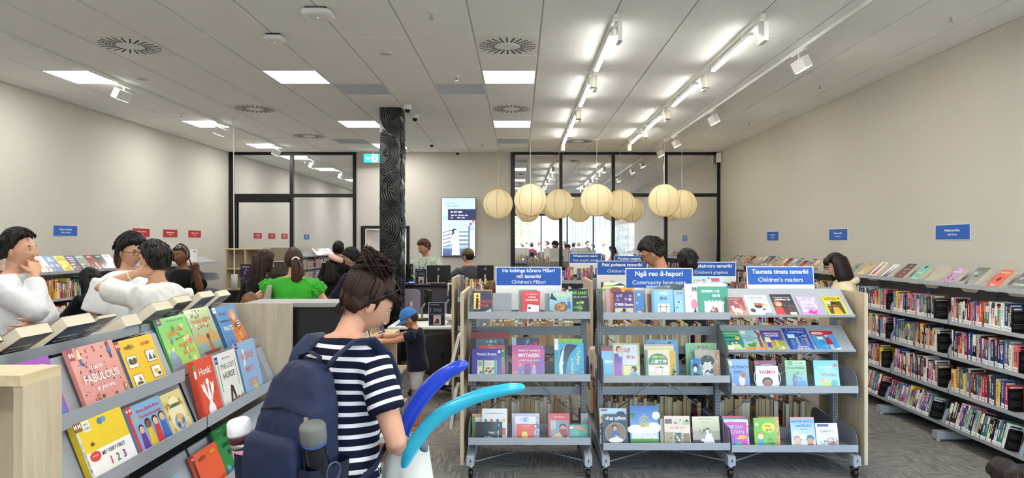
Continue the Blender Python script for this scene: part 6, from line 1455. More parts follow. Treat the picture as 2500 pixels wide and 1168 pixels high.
s.rect(.02, .0, .82, .61, '#a9c6ee', '#7f93b4'); s.rect(.02, 0, .82, .13, '#54658a', '#3d4a68')
s.rect(.8, .1, .84, .53, '#4a5a80')
for k in range(5):
 v = .16 + k * .062; s.poly([(.02, v - .01), (.3, v + .035), (.3, v + .045), (.02, v + .001)], '#2a3450'); s.poly([(.03, v + .004), (.29, v + .05), (.29, v + .085), (.03, v + .05)], '#dbe6f6')
for k in range(4): s.rect(.52, .2 + k * .07, .8, .215 + k * .07, '#3a4668'); s.rect(.56, .22 + k * .07, .78, .25 + k * .07, '#c4d6f0')
s.poly([(.3, .02), (.54, .02), (.52, .24), (.33, .24)], '#dcd8dc'); s.poly([(.26, .22), (.52, .22), (.5, .38), (.32, .38)], '#e6f0fa')
s.poly([(.34, .24), (.58, .33), (.58, .345), (.34, .27)], '#d9b4a4'); s.ell_(.38, .43, .075, '#2a2430', .045); s.ell_(.41, .42, .05, '#d9ac9c', .03); s.poly([(.3, .36), (.38, .47), (.34, .36)], '#2a2430')
s.ell_(.95, .6, .04, '#d0405a'); s.ell_(.87, .555, .045, '#d0405a')
for k in range(3): s.poly([(.84, .5 - k * .025), (.9, .515 - k * .025), (.98, .495 - k * .025), (.98, .487 - k * .025), (.9, .505 - k * .025), (.84, .49 - k * .025)], '#4a90b8')
fr = MB().box(-w / 2, w / 2, 0.0015, 0.05, -0.01, h - 0.01)
thing('wall_screen', 'tall wall screen showing library help hours and a reader', 'screen', [('display', s, SCREEN), ('housing', fr, BLACKP)], loc=((x0 + x1) / 2, 13.79, z0 + 0.01))
# ------------------------------------------------------------------ people
def remesh(mb, voxel, smooth=6, fac=0.5):
 """Grow the joined shapes into one closed skin."""
 me = bpy.data.meshes.new('skin'); me.from_pydata(mb.v, [], mb.f); me.update()
 ob = bpy.data.objects.new('skin', me)
 m = ob.modifiers.new('r', 'REMESH'); m.mode = 'VOXEL'; m.voxel_size = voxel
 if smooth:
  q = ob.modifiers.new('s', 'SMOOTH'); q.factor = fac; q.iterations = smooth
 TXSC.collection.objects.link(ob)
 TXSC.view_layers[0].update()
 ev = ob.evaluated_get(TXSC.view_layers[0].depsgraph)
 t = ev.to_mesh()
 n = len(t.vertices); co = np.zeros(n * 3); t.vertices.foreach_get('co', co)
 no = np.zeros(n * 3); t.vertices.foreach_get('normal', no)
 fs = [tuple(p.vertices) for p in t.polygons]
 ev.to_mesh_clear()
 bpy.data.objects.remove(ob); bpy.data.meshes.remove(me)
 return co.reshape(-1, 3), no.reshape(-1, 3), fs
def folds(co, no, amp, f=(9, 9, 5), seed=0.0):
 for i in range(len(co)):
  p = co[i]
  d = noise.noise((p[0] * f[0] + seed, p[1] * f[1], p[2] * f[2])) + 0.5 - 1.3 * abs(noise.noise((p[0] * f[0] * 1.5 + p[2] * 6, p[1] * f[1] * 1.5 + seed, p[2] * f[2] * 2.2))) - 0.5 * abs(noise.noise((p[0] * 26, p[1] * 26 + seed, p[2] * 19 + p[0] * 12)))
  co[i] = p + no[i] * (d * amp)
 return co
def obj_from(name, co, fs, m, parent, attr=None):
 me = bpy.data.meshes.new(name)
 me.from_pydata([tuple(c) for c in co], [], fs)
 me.materials.append(m)
 me.polygons.foreach_set('use_smooth', [True] * len(fs))
 if attr is not None:
  a = me.attributes.new('s', 'FLOAT', 'POINT'); a.data.foreach_set('value', attr)
 me.update()
 return link(name, me, parent)
def skin_mat(c): return mat('skin_' + c.strip('#'), c, 0.5, spec=0.35, var=0.05, vscale=14)
def hair_mat(c): return mat('hair_' + c.strip('#'), c, 0.5, spec=0.3, var=0.35, vscale=30, stretch=(1, 1, 0.15))
def cloth_mat(c, v=0.06): return mat('cloth_' + c.strip('#'), c, 0.85, spec=0.15, var=v, vscale=12, bump=0.12, bscale=240, sheen=0.1)
EYEW = mat('eye_white', '#e9e6e0', 0.2); IRIS = mat('eye_dark', '#1a120e', 0.15)

def head_mb(M, s, lipcol_idx=1, dark=False):
 """Head as one deformed sphere with nose, brow, lips and chin; M places it, s scales it."""
 b = MB(); b.sm = True
 NU, NV = 44, 34
 def pt(x, y, z):
  X, Y, Z = x * 0.074, y * 0.095, z * 0.116
  if z < 0:
   t = -z
   X *= 1 - 0.36 * t ** 1.4
   if y < 0: Y *= 1 - 0.42 * t
   else: Y *= 1 - 0.10 * t
  if y > 0: X *= 1 - 0.06 * y
  if y > 0.2:
   fx, fz = x, z
   def g(cx, cz, wx_, wz_): return math.exp(-((fx - cx) / wx_) ** 2 - ((fz - cz) / wz_) ** 2)
   Y += 0.024 * g(0, -0.24, 0.13, 0.13) + 0.012 * g(0, -0.05, 0.10, 0.16)
   Y -= 0.010 * (g(0.36, 0.02, 0.2, 0.11) + g(-0.36, 0.02, 0.2, 0.11))
   Y += 0.005 * g(0, 0.2, 0.6, 0.10)
   Y += 0.006 * g(0, -0.5, 0.22, 0.05) + 0.006 * g(0, -0.6, 0.2, 0.05) - 0.004 * g(0, -0.55, 0.24, 0.02)
   Y += 0.010 * g(0, -0.88, 0.25, 0.14)
   Y += 0.003 * (g(0.5, -0.25, 0.2, 0.2) + g(-0.5, -0.25, 0.2, 0.2))
  return M @ Vector((X * s, Y * s, Z * s))
 vs = []; fs = []; ms = []
 for i in range(NV + 1):
  t = -PI / 2 + PI * i / NV
  for j in range(NU):
   a = 2 * PI * j / NU + PI / 2
   c = max(math.cos(t), 1e-3)
   vs.append(tuple(pt(c * math.cos(a), c * math.sin(a), math.sin(t))))
 for i in range(NV):
  for j in range(NU):
   k = (j + 1) % NU
   t = math.sin(-PI / 2 + PI * (i + .5) / NV); a = 2 * PI * (j + .5) / NU + PI / 2
   c = math.cos(-PI / 2 + PI * (i + .5) / NV)
   x, y = c * math.cos(a), c * math.sin(a)
   fs.append((i * NU + j, i * NU + k, (i + 1) * NU + k, (i + 1) * NU + j))
   ms.append(1 if (y > 0.5 and abs(x) < 0.24 and -0.645 < t < -0.46) else 0)
 o = len(b.v); b.v.extend(vs)
 for f, m_ in zip(fs, ms):
  b.f.append(f); b.m.append(m_); b.c.append((0, 0, 0)); b.smooth.append(True)
 R3 = M.to_3x3()
 def E(c, r, mi, rot=None):
  b.mi = mi
  b.ell(M @ Vector([q * s for q in c]), [q * s for q in r], 12, 8, R3 if rot is None else R3 @ rot)
 for sx in (-1, 1):
  E((sx * 0.028, 0.0725, 0.004), (0.0125, 0.0115, 0.0105), 2)
  E((sx * 0.028, 0.0815, 0.004), (0.0055, 0.004, 0.0055), 3)
  E((sx * 0.028, 0.0755, 0.0095), (0.0150, 0.0105, 0.0072), 0)
  E((sx * 0.029, 0.0835, 0.0255), (0.018, 0.006, 0.0036), 4, Matrix.Rotation(R(-8 * sx), 3, 'Y'))
  E((sx * 0.076, -0.004, -0.006), (0.007, 0.018, 0.031), 0, Matrix.Rotation(R(-18 * sx), 3, 'Z') @ Matrix.Rotation(R(8), 3, 'X'))
  E((sx * 0.0795, 0.001, -0.004), (0.004, 0.010, 0.019), 1 if False else 0, Matrix.Rotation(R(-28 * sx), 3, 'Z'))
  E((sx * 0.0085, 0.1, -0.034), (0.0075, 0.009, 0.0065), 0)
 b.mi = 0
 return b

def hair_shell(M, s, style, thick, seed=0, ridge=0.006, part=0.0, fringe=0.46, nape=-0.5):
 """Scalp hair: a sphere a little larger than the head where hair grows and just inside it elsewhere."""
 b = MB(); b.sm = True
 NU, NV = 72, 48
 rs = []
 for i in range(NV + 1):
  t = -PI / 2 + PI * i / NV
  ring = []
  for j in range(NU):
   a = 2 * PI * j / NU
   c = max(math.cos(t), 1e-3)
   x, y, z = c * math.cos(a), c * math.sin(a), math.sin(t)
   # hair line: high on the face, round the ears, low at the neck
   if y > 0.0:
    lim = 0.02 + (fringe - 0.02) * min(1, max(0, (y - 0.1) / 0.45)) ** 0.8 + 0.10 * noise.noise((x * 6 + seed, 1.7, seed))
    if style in ('bob', 'long') and y < 0.55: lim = -0.9 if abs(x) > 0.4 else lim
   else:
    lim = nape + (0.02 - nape) * max(0.0, 1 + y / 0.42) if y > -0.42 else nape
    if style in ('bob', 'long'): lim = -0.95
   m_ = (z - lim) / 0.14
   m_ = max(-0.3, min(1.0, m_))
   st = noise.noise((a * 7 + seed, z * 2.2, seed)) * ridge + noise.noise((a * 17 + seed, z * 4.0 + seed, 3.1)) * ridge * 0.6 + noise.noise((x * 2.2 + seed, y * 2.2, z * 2.2)) * ridge * 1.2
   X, Y, Z = x * 0.076, y * 0.097, z * 0.118
   if z < 0:
    tt = -z
    if style not in ('bob', 'long'):
     X *= 1 - 0.3 * tt ** 1.4
     if y < 0: Y *= 1 - 0.36 * tt
    else:
     X *= 1 + 0.12 * tt
   r0 = (thick * (0.55 + 0.6 * max(0, z)) + st) * max(m_, 0) + (-0.012 if m_ < 0 else 0)
   n = Vector((x / 0.076, y / 0.097, z / 0.118)).normalized()
   p = Vector((X, Y, Z)) + n * r0
   ring.append(tuple(M @ (p * s)))
  rs.append(ring)
 b.rings(rs)
 return b
def strands(pts_fn, n, rad, seed=0, sides=4, seg=8):
 """Loose locks: pts_fn(i, rng) gives the path of lock i."""
 b = MB(); b.sm = True; g = random.Random(seed)
 for i in range(n):
  P = pts_fn(i, g)
  b.tube(P, [rad * (0.35 + 0.65 * math.sin(PI * min(1, (k + 0.7) / len(P)))) for k in range(len(P))], sides)
 return b
def lock_sheet(path, wid, dep, seed=0, n=36, rough=0.012, fr=None):
 """A thick fall of hair lofted along a path; wid and dep per point; fr = (across, depth) axes."""
 b = MB(); b.sm = True
 ax, dy = fr
 rs = []
 for i, p in enumerate(path):
  ring = []
  for j in range(n):
   a = 2 * PI * j / n
   q = 1 + noise.noise((math.cos(a) * 5 + seed, math.sin(a) * 5, i * 0.22 + seed)) * rough / max(dep[i], 0.01) * 0.7
   ring.append(tuple(Vector(p) + ax * (wid[i] * math.cos(a) * q) + dy * (dep[i] * math.sin(a) * q)))
  rs.append(ring)
 b.rings(rs)
 return b

def ik(S, Tg, a, b, pole):
 d = Tg - S; L = d.length
 L = max(min(L, (a + b) * 0.995), abs(a - b) * 1.05)
 u = d.normalized(); Tg = S + u * L
 x = (a * a - b * b + L * L) / (2 * L); h = math.sqrt(max(a * a - x * x, 0))
 p = pole - u * pole.dot(u)
 p = p.normalized() if p.length > 1e-5 else Vector((0, -1, 0))
 return S + u * x + p * h, Tg
def hand_mb(W, d, n, k, curl=0.5, side=1, spread=0.12, point=False):
 """Hand at wrist W: d fingers' direction, n palm normal (curl goes to it), side +1 right hand."""
 b = MB(); b.sm = True
 d = d.normalized(); n = (n - d * n.dot(d)).normalized(); r = d.cross(n) * side      # r points to the thumb side
 rs = []
 for t, w, h in ((-0.02, .024, .021), (0.01, .028, .018), (0.045, .040, .016), (0.08, .042, .014), (0.098, .038, .011)):
  rs.append([tuple(W + d * (t * k) + r * (w * k * math.cos(2 * PI * j / 14)) + n * (h * k * math.sin(2 * PI * j / 14))) for j in range(14)])
 b.rings(rs)
 for i, (off, L, rad) in enumerate(((0.029, .074, .0088), (0.010, .083, .0090), (-0.010, .077, .0086), (-0.029, .060, .0076))):
  c = curl
  if point: c = 0.05 if i == 0 else 1.25
  p = W + d * (0.090 * k) + r * (off * k)
  dirv = (d + r * (spread * (1.0 - i * 0.66))).normalized()
  pts = [p - dirv * 0.012 * k]; ang = 0.0
  q = p
  for sgm, fr in enumerate((0.45, 0.32, 0.23)):
   ang += c * (0.75 if sgm == 0 else 0.85)
   dd = dirv * math.cos(ang) + n * math.sin(ang)
   pts.append(q); q = q + dd * (L * fr * k); 
  pts.append(q)
  b.tube(pts, [rad * k, rad * k, rad * 0.95 * k, rad * 0.85 * k, rad * 0.6 * k], 8)
 p = W + d * (0.028 * k) + r * (0.030 * k)
 t1 = (d * 0.75 + r * 0.62 + n * 0.25 * (1 + curl)).normalized(); t2 = (d * 0.9 + r * 0.2 + n * 0.5 * (1 + curl)).normalized()
 b.tube([p - t1 * 0.015 * k, p + t1 * 0.02 * k, p + t1 * 0.045 * k, p + t1 * 0.045 * k + t2 * 0.03 * k], [.013 * k, .0125 * k, .0105 * k, .007 * k], 8)
 return b

def person(label, loc, heading, H=1.7, skin='#c99777', hair='#17120f', top='#dddddd', bottom='#1c1e24', lean=0, side=0, head=(0, 0, 0), arms=None, sleeve=0.5, legs=1.0, stance=0.1, step=0.0,
           hem=-0.06, build=1.0, hstyle='short', hthick=0.02, voxel=0.014, pose='stand', female=False, shoes='#18181a', topm=None, neck=0.0, headfwd=0.02, group=None, loose=0.014, foldamp=0.006, hk=1.0, collar=None, curl=(0.4, 0.4), point=(False, False), handn=(None, None), extra=None, seed=0, fringe=0.5, nape=-0.5):
 """One figure. Local frame: +Y forward, +X to the figure's right; arms: {'R': (hand target, elbow pole), 'L': ...} in local metres."""
 k = H / 1.7
 root = link('person', None, None, (loc[0], loc[1], 0), (0, 0, heading))
 tag(root, label, 'person', group)
 V = Vector
 ph = 0.93 * k
 if pose == 'sit': ph = loc[2] + 0.09 * k
 if pose == 'crouch': ph = loc[2]
 pel = V((0, 0, ph))
 ax = V((math.sin(R(side)), math.sin(R(lean)), math.cos(R(lean)))).normalized()
 rt = V((1, 0, 0)); rt = (rt - ax * rt.dot(ax)).normalized()
 fw = ax.cross(rt) * -1
 if fw.y < 0: fw = -fw
 fb = 0.92 if female else 1.0
 def ring(t, rx, ry, oy=0.0, n=20):
  c = pel + ax * (t * k) + fw * (oy * k)
  return [tuple(c + rt * (rx * k * build * math.cos(2 * PI * j / n)) + fw * (ry * k * build * math.sin(2 * PI * j / n))) for j in range(n)]
 TOR = [(-.11, .10, .09, 0), (-.06, .15, .112, -.005), (0.0, .162 if female else .152, .118, -.008), (.07, .150 if female else .146, .110, 0), (.14, .128 if female else .14, .102, .008), (.22, .135 if female else .147, .108, .012), (.31, .148 * fb, .118, .012), (.38, .160 * fb, .112, .006), (.435, .168 * fb, .094, 0.0), (.475, .150 * fb, .080, -.004), (.505, .105, .068, -.004), (.53, .066, .06, .0)]
 body = MB()
 body.rings([ring(*r_) for r_ in TOR])
 nb = pel + ax * (.49 * k)
 hv = (ax + fw * (headfwd * 10 + math.sin(R(head[1])) * 0.35)).normalized()
 nt = nb + hv * (.09 * k)
 body.tube([nb - ax * 0.04 * k, nb + hv * 0.06 * k, nt, nt + hv * 0.04 * k], [.064 * k, .055 * k * (0.9 if female else 1), .052 * k * (0.9 if female else 1.05), .05 * k], 14)
 # head frame
 HM = Matrix.Rotation(R(head[0]), 4, 'Z') @ Matrix.Rotation(R(-head[1] - lean * 0.35), 4, 'X') @ Matrix.Rotation(R(head[2]), 4, 'Y')
 hc = nt + hv * (.048 * k) + (HM.to_3x3() @ V((0, 0.012, 0.045))) * k
 HMx = Matrix.Translation(hc) @ HM
 hs = k * hk * (1.0 if female else 1.05)
 # legs
 LG = []
 for s in (1, -1):
  hip = pel + V((s * 0.085 * k * build, 0, -0.03 * k))
  if pose == 'stand':
   an = V((s * (0.075 * k + stance * 0.3 * k), s * step * k, 0.085 * k)); kn = (hip + an) / 2 + V((s * 0.01, 0.025 * k, 0.02 * k))
  elif pose == 'sit':
   kn = hip + V((s * 0.06 * k, 0.42 * k, 0.02 * k)); an = V((kn.x, kn.y + 0.02, 0.085 * k))
  else:
   kn = hip + V((s * 0.10 * k, 0.34 * k, 0.16 * k)); an = V((s * 0.11 * k, 0.05 * k, 0.085 * k))
  LG.append((hip, kn, an))
  body.tube([hip, hip.lerp(kn, .35), hip.lerp(kn, .75), kn, kn.lerp(an, .3), kn.lerp(an, .7), an, an - V((0, 0, 0.04 * k))], [q * k * build for q in (.088, .08, .062, .054, .056, .044, .036, .036)], 14)
  body.tube([an + V((0, -0.04 * k, -0.05 * k)), an + V((0, 0.03 * k, -0.045 * k)), an + V((0, 0.12 * k, -0.06 * k)), an + V((0, 0.17 * k, -0.065 * k))], [.035 * k, .04 * k, .034 * k, .02 * k], 10)
 # arms
 AR = {}
 arms = arms or {}
 hands = MB()
 for sd, s in (('R', 1), ('L', -1)):
  S = pel + ax * (.44 * k) + rt * (s * .165 * k * fb * (0.6 + 0.4 * build)) + fw * (-.005 * k)
  if sd in arms: tg, pole = V(arms[sd][0]), V(arms[sd][1])
  else: tg, pole = S + V((s * .07 * k, .06 * k, -.51 * k)), V((s * 0.6, -1, 0))
  E, Wr = ik(S, tg, .285 * k, .255 * k, pole)
  AR[sd] = (S, E, Wr)
  q = [.058, .054, .047, .042, .044, .036, .028, .026]
  body.tube([S + (S - E).normalized() * 0.01 * k, S.lerp(E, .25), S.lerp(E, .75), E, E.lerp(Wr, .2), E.lerp(Wr, .6), E.lerp(Wr, .95), Wr + (Wr - E).normalized() * 0.015 * k], [x * k * (0.55 + 0.45 * build) * (0.88 if female else 1) for x in q], 12)
  i = 0 if sd == 'R' else 1
  dd = (Wr - E).normalized()
  nn = V(handn[i]) if handn[i] is not None else V((-s, 0.15, 0))
  hands.join(hand_mb(Wr, dd, nn, k * (0.93 if female else 1.03), curl[i], s, point=point[i]))
 co, no, fs = remesh(body, voxel, 5)
 B = MB(); B.sm = True
 B.v = [tuple(c) for c in co]; B.f = list(fs); B.m = [0] * len(fs); B.c = [(0, 0, 0)] * len(fs); B.smooth = [True] * len(fs)
 B.join(hands)
 hm = head_mb(HMx, hs)
 B.join(hm)
 lip = tuple(x * y for x, y in zip(hexc(skin), (0.85, 0.55, 0.55)))
 lm = mat('lip_' + skin.strip('#'), lip, 0.45)
 brm = hair_mat(hair)
 sk_ = skin_mat(skin)
 link('body', B.mesh('body', [sk_, lm, EYEW, IRIS, brm]), root)
 # top
 if top:
  sh = MB(); g = loose
  tr = [r_ for r_ in TOR if r_[0] >= hem - 0.001]
  if hem < -0.06: tr = [(hem, .168, .13, 0)] + tr
  grow = lambda r_: (r_[0], r_[1] + g + (0.012 if r_[0] < 0.2 else 0), r_[2] + g + (0.016 if r_[0] < 0.25 else 0), r_[3])
  rr_ = [ring(*grow(r_)) for r_ in tr[:-1]] + [ring(.522, .078, .07, 0)]
  sh.rings(rr_)
  if collar == 'high': sh.tube([nb - ax * .03 * k, nb + hv * .035 * k], [.075 * k, .066 * k], 14)
  for sd in ('R', 'L'):
   S, E, Wr = AR[sd]
   L1 = min(sleeve, 0.5) / 0.5
   pts = [S + (S - E).normalized() * 0.012 * k, S.lerp(E, .3 * L1), S.lerp(E, .95 * L1)]
   rd = [.066, .064, .058 + 0.012 * (1 if sleeve <= 0.5 else 0)]
   if sleeve > 0.5:
    f2 = (sleeve - 0.5) / 0.5
    pts += [E, E.lerp(Wr, .3 * f2), E.lerp(Wr, .93 * f2)]; rd += [.056, .054, .043]
   if sleeve > 0.5: sh.ell(E, [(.062 + g * .6) * k] * 3)
   sh.tube(pts, [(x + g * 0.6) * k * (0.55 + 0.45 * build) * (0.9 if female else 1) for x in rd], 14)
  co, no, fs = remesh(sh, min(voxel, 0.012), 6)
  if foldamp: co = folds(co, no, foldamp, seed=seed)
  at = None
  if topm is not None and topm.name.startswith('stripe'):
   at = []
   for c in co:
    p = V(c)
    best = (p - pel).dot(ax)
    for sd in ('R', 'L'):
     S, E, Wr = AR[sd]; u = (E - S).normalized(); h_ = (p - S).dot(u)
     out = (p - S).dot(rt) * (1 if sd == 'R' else -1)
     if out > 0.012 * k and h_ > -0.03: best = 0.44 * k - h_ + 0.01
    at.append(best)
  obj_from('top', co, fs, topm or cloth_mat(top), root, at)
 if bottom:
  pn = MB(); g = 0.010
  pn.rings([ring(r_[0], r_[1] + g, r_[2] + g, r_[3]) for r_ in TOR if -0.12 < r_[0] < 0.09])
  for hip, kn, an in LG:
   pts = [hip, hip.lerp(kn, .35), hip.lerp(kn, .8)]; rd = [.098, .092, .078]
   if legs > 0.5:
    pts += [kn, kn.lerp(an, .4), kn.lerp(an, .9 * min(1, (legs - .5) * 2))]; rd += [.072, .068, .06]
   else: pts[-1] = hip.lerp(kn, 1.9 * legs)
   pn.tube(pts, [x * k * build for x in rd], 14)
  co, no, fs = remesh(pn, max(voxel, 0.014), 5)
  co = folds(co, no, 0.005, seed=seed + 4)
  obj_from('trousers', co, fs, cloth_mat(bottom), root)
 for hip, kn, an in LG:
  if shoes:
   so = MB()
   so.tube([an + V((0, -0.055 * k, -0.035 * k)), an + V((0, 0, -0.03 * k)), an + V((0, 0.08 * k, -0.045 * k)), an + V((0, 0.16 * k, -0.055 * k)), an + V((0, 0.19 * k, -0.06 * k))], [.04 * k, .048 * k, .045 * k, .04 * k, .02 * k], 12)
   so.sm = True
   sl = MB().prism([((an.x + 0.045 * k * math.cos(2 * PI * i / 16)), (an.y + 0.066 * k + 0.135 * k * math.sin(2 * PI * i / 16))) for i in range(16)], 2, 0.0, 0.022 * k)
   so_o = link('shoe', so.mesh('shoe', cloth_mat(shoes)), root)
   link('sole', sl.mesh('sole', mat('sole', '#d9d4ca', 0.7)), so_o)
 if hstyle:
  hb = hair_shell(HMx, hs, hstyle, hthick, seed, 0.006 if hstyle != 'short' else 0.008, 0, fringe, nape)
  if hstyle == 'short' and hthick > 0.01:
   def tuft(j, g):
    a = g.uniform(0, 2 * PI); q = math.sin(a); t = g.uniform(0.05, 0.85 if q > 0.2 else (0.95 if q > -0.35 else 1.45)) - 0.12
    def at(t_, lift):
     x, y, z = math.sin(t_) * math.cos(a), math.sin(t_) * math.sin(a), math.cos(t_)
     return HMx @ (Vector((x * (0.076 + lift), y * (0.097 + lift), z * (0.118 + lift))) * hs)
    th = hthick
    return [at(t, th * 0.6), at(t + 0.1, th * 0.98), at(t + 0.2, th * 1.02 + g.uniform(0, .004)), at(t + 0.28, th * 0.8 + g.uniform(-.004, .005))]
   hb.join(strands(tuft, 190, 0.0055 * hs, seed + 1, 4))
  info = dict(M=HMx, s=hs, k=k, nb=nb, ax=ax, fw=fw, rt=rt, hc=hc, AR=AR, pel=pel, HM=HM)
  if extra:
   e = extra(info)
   if e: hb.join(e)
  link('hair', hb.mesh('hair', hair_mat(hair)), root)
 return root, dict(M=HMx, s=hs, k=k, nb=nb, ax=ax, fw=fw, rt=rt, hc=hc, AR=AR, pel=pel, HM=HM)

def glasses_part(root, info, col='#15151a', on_head=False, dark=False):
 M, s = info['M'], info['s']
 b = MB(); b.sm = True
 up = 0.012 if on_head else 0.0; bk = 0.0
 tl = Matrix.Rotation(R(48), 4, 'X') @ Matrix.Scale(1.14, 4) if on_head else Matrix.Identity(4)
 def P(x, y, z): return M @ (tl @ Vector((x * s, (y + bk) * s, (z + up) * s)))
 for sx in (-1, 1):
  b.tube([P(sx * 0.032 + 0.023 * math.cos(a), 0.104, 0.002 + 0.018 * math.sin(a)) for a in [2 * PI * i / 16 for i in range(17)]], 0.0024 * s, 5)
  b.tube([P(sx * 0.055, 0.103, 0.008), P(sx * 0.078, 0.085, 0.008), P(sx * 0.083, 0.0, 0.006), P(sx * 0.08, -0.02, -0.012)], 0.0022 * s, 5)
 b.tube([P(-0.01, 0.105, 0.006), P(0, 0.107, 0.009), P(0.01, 0.105, 0.006)], 0.0022 * s, 5)
 g = link('glasses', b.mesh('glasses', mat('frame_' + col.strip('#'), col, 0.3)), root)
 ln = MB()
 for sx in (-1, 1):
  ln._add([P(sx * 0.032 + 0.022 * math.cos(2 * PI * i / 14), 0.1045, 0.002 + 0.017 * math.sin(2 * PI * i / 14)) for i in range(14)], [tuple(range(14))])
 link('lens', ln.mesh('lens', mat('dark_lens', '#0c0c10', 0.1) if dark else CLEAR), g)
def cap_part(root, info, col, brim=True, back=False):
 M, s = info['M'], info['s']
 b = MB(); b.sm = True
 rs = []
 for i in range(9):
  t = 0.12 + (PI / 2 - 0.12) * i / 8
  c = math.cos(t)
  rs.append([tuple(M @ Vector((0.092 * s * c * math.cos(2 * PI * j / 24), (0.113 * c * math.sin(2 * PI * j / 24) - 0.003) * s, (0.006 + 0.128 * math.sin(t)) * s))) for j in range(24)])
 b.rings(rs, True, True)
 m = cloth_mat(col)
 c = link('cap', b.mesh('cap', m), root)
 br = MB(); br.sm = True
 top = []; bot = []
 n = 11
 for i in range(n):
  a = PI * (0.12 + 0.76 * i / (n - 1))
  top.append((0.09 * math.cos(a), 0.105 * math.sin(a), 0.026))
  bot.append((0.088 * math.cos(a) * 1.0, 0.105 * math.sin(a) + 0.075 * math.sin(PI * i / (n - 1)) ** 0.7, 0.006 + 0.012 * math.sin(PI * i / (n - 1)) - 0.014))
 v = [tuple(M @ Vector([q * s for q in p])) for p in top + bot] + [tuple(M @ Vector((p[0] * s, p[1] * s, (p[2] - 0.004) * s))) for p in top + bot]
 f = [(i, i + 1, n + i + 1, n + i) for i in range(n - 1)] + [(2 * n + i, 3 * n + i, 3 * n + i + 1, 2 * n + i + 1) for i in range(n - 1)] + [(n + i, n + i + 1, 3 * n + i + 1, 3 * n + i) for i in range(n - 1)]
 br._add(v, f)
 link('brim', br.mesh('brim', m), c)
 bt = MB(); bt.ell(M @ Vector((0, -0.003 * s, 0.134 * s)), (0.008 * s, 0.008 * s, 0.005 * s), 8, 5)
 link('button', bt.mesh('button', m), c)
def to_local(loc, heading, p):
 q = Matrix.Rotation(-heading, 4, 'Z') @ Vector((p[0] - loc[0], p[1] - loc[1], p[2]))
 return q
def pw(px, py, Y): return (wx(px, Y), Y, wz(py, Y))
def stripe_mat(name, c1, c2, period, duty, phase=0.0):
 m = bpy.data.materials.new(name); m.use_nodes = True
 nt = m.node_tree; N = nt.nodes; L = nt.links
 b = N['Principled BSDF']
 a = N.new('ShaderNodeAttribute'); a.attribute_name = 's'
 d = N.new('ShaderNodeMath'); d.operation = 'MULTIPLY_ADD'; d.inputs[1].default_value = 1 / period; d.inputs[2].default_value = 10 + phase
 f = N.new('ShaderNodeMath'); f.operation = 'FRACT'
 c = N.new('ShaderNodeMath'); c.operation = 'LESS_THAN'; c.inputs[1].default_value = duty
 mx = N.new('ShaderNodeMix'); mx.data_type = 'RGBA'
 mx.inputs[6].default_value = (*hexc(c1), 1); mx.inputs[7].default_value = (*hexc(c2), 1)
 L.new(a.outputs['Fac'], d.inputs[0]); L.new(d.outputs[0], f.inputs[0]); L.new(f.outputs[0], c.inputs[0]); L.new(c.outputs[0], mx.inputs[0]); L.new(mx.outputs[2], b.inputs['Base Color'])
 b.inputs['Roughness'].default_value = 0.85; b.inputs['Specular IOR Level'].default_value = 0.15
 return m
def pattern_mat(name, c1, c2, scale=18, thr=0.55):
 m = bpy.data.materials.new(name); m.use_nodes = True
 nt = m.node_tree; b = nt.nodes['Principled BSDF']
 tc = nt.nodes.new('ShaderNodeTexCoord'); n = nt.nodes.new('ShaderNodeTexNoise'); n.inputs['Scale'].default_value = scale; n.inputs['Distortion'].default_value = 1.5
 r = nt.nodes.new('ShaderNodeValToRGB'); r.color_ramp.elements[0].position = thr - 0.03; r.color_ramp.elements[1].position = thr + 0.03
 r.color_ramp.elements[0].color = (*hexc(c1), 1); r.color_ramp.elements[1].color = (*hexc(c2), 1)
 nt.links.new(tc.outputs['Object'], n.inputs['Vector']); nt.links.new(n.outputs['Fac'], r.inputs[0]); nt.links.new(r.outputs[0], b.inputs['Base Color'])
 b.inputs['Roughness'].default_value = 0.85
 return m
def ponytail(length=0.3, drop=(0, -0.6, -1), base=(0, -0.105, 0.02), w=0.035, seed=1):
 def f(i):
  M, s = i['M'], i['s']
  p0 = M @ Vector([q * s for q in base])
  R3 = i['HM'].to_3x3()
  out = (R3 @ Vector((0, -1, 0.1))).normalized()
  pts = [p0, p0 + out * 0.035]
  for t in (0.25, 0.5, 0.75, 1.0): pts.append(p0 + out * 0.05 + Vector((0.02 * math.sin(t * 4), 0, 0)) + Vector((0, 0, -1)) * length * t + out * 0.02 * math.sin(t * 3))
  b = lock_sheet(pts, [w * .5, w * .9, w * 1.3, w * 1.4, w * 1.1, w * .35], [w * .5, w * .8, w, w, w * .8, w * .3], seed, 24, 0.01, (i['rt'], i['fw']))
  g = random.Random(seed)
  def lk(j, r_):
   o = Vector((r_.uniform(-w, w), r_.uniform(-w, w), 0)) * 1.15
   return [q + o * (0.3 + 0.7 * math.sin(PI * min(1, t / 4))) for t, q in enumerate(pts)]
  return b.join(strands(lk, 40, 0.006, seed))
 return f
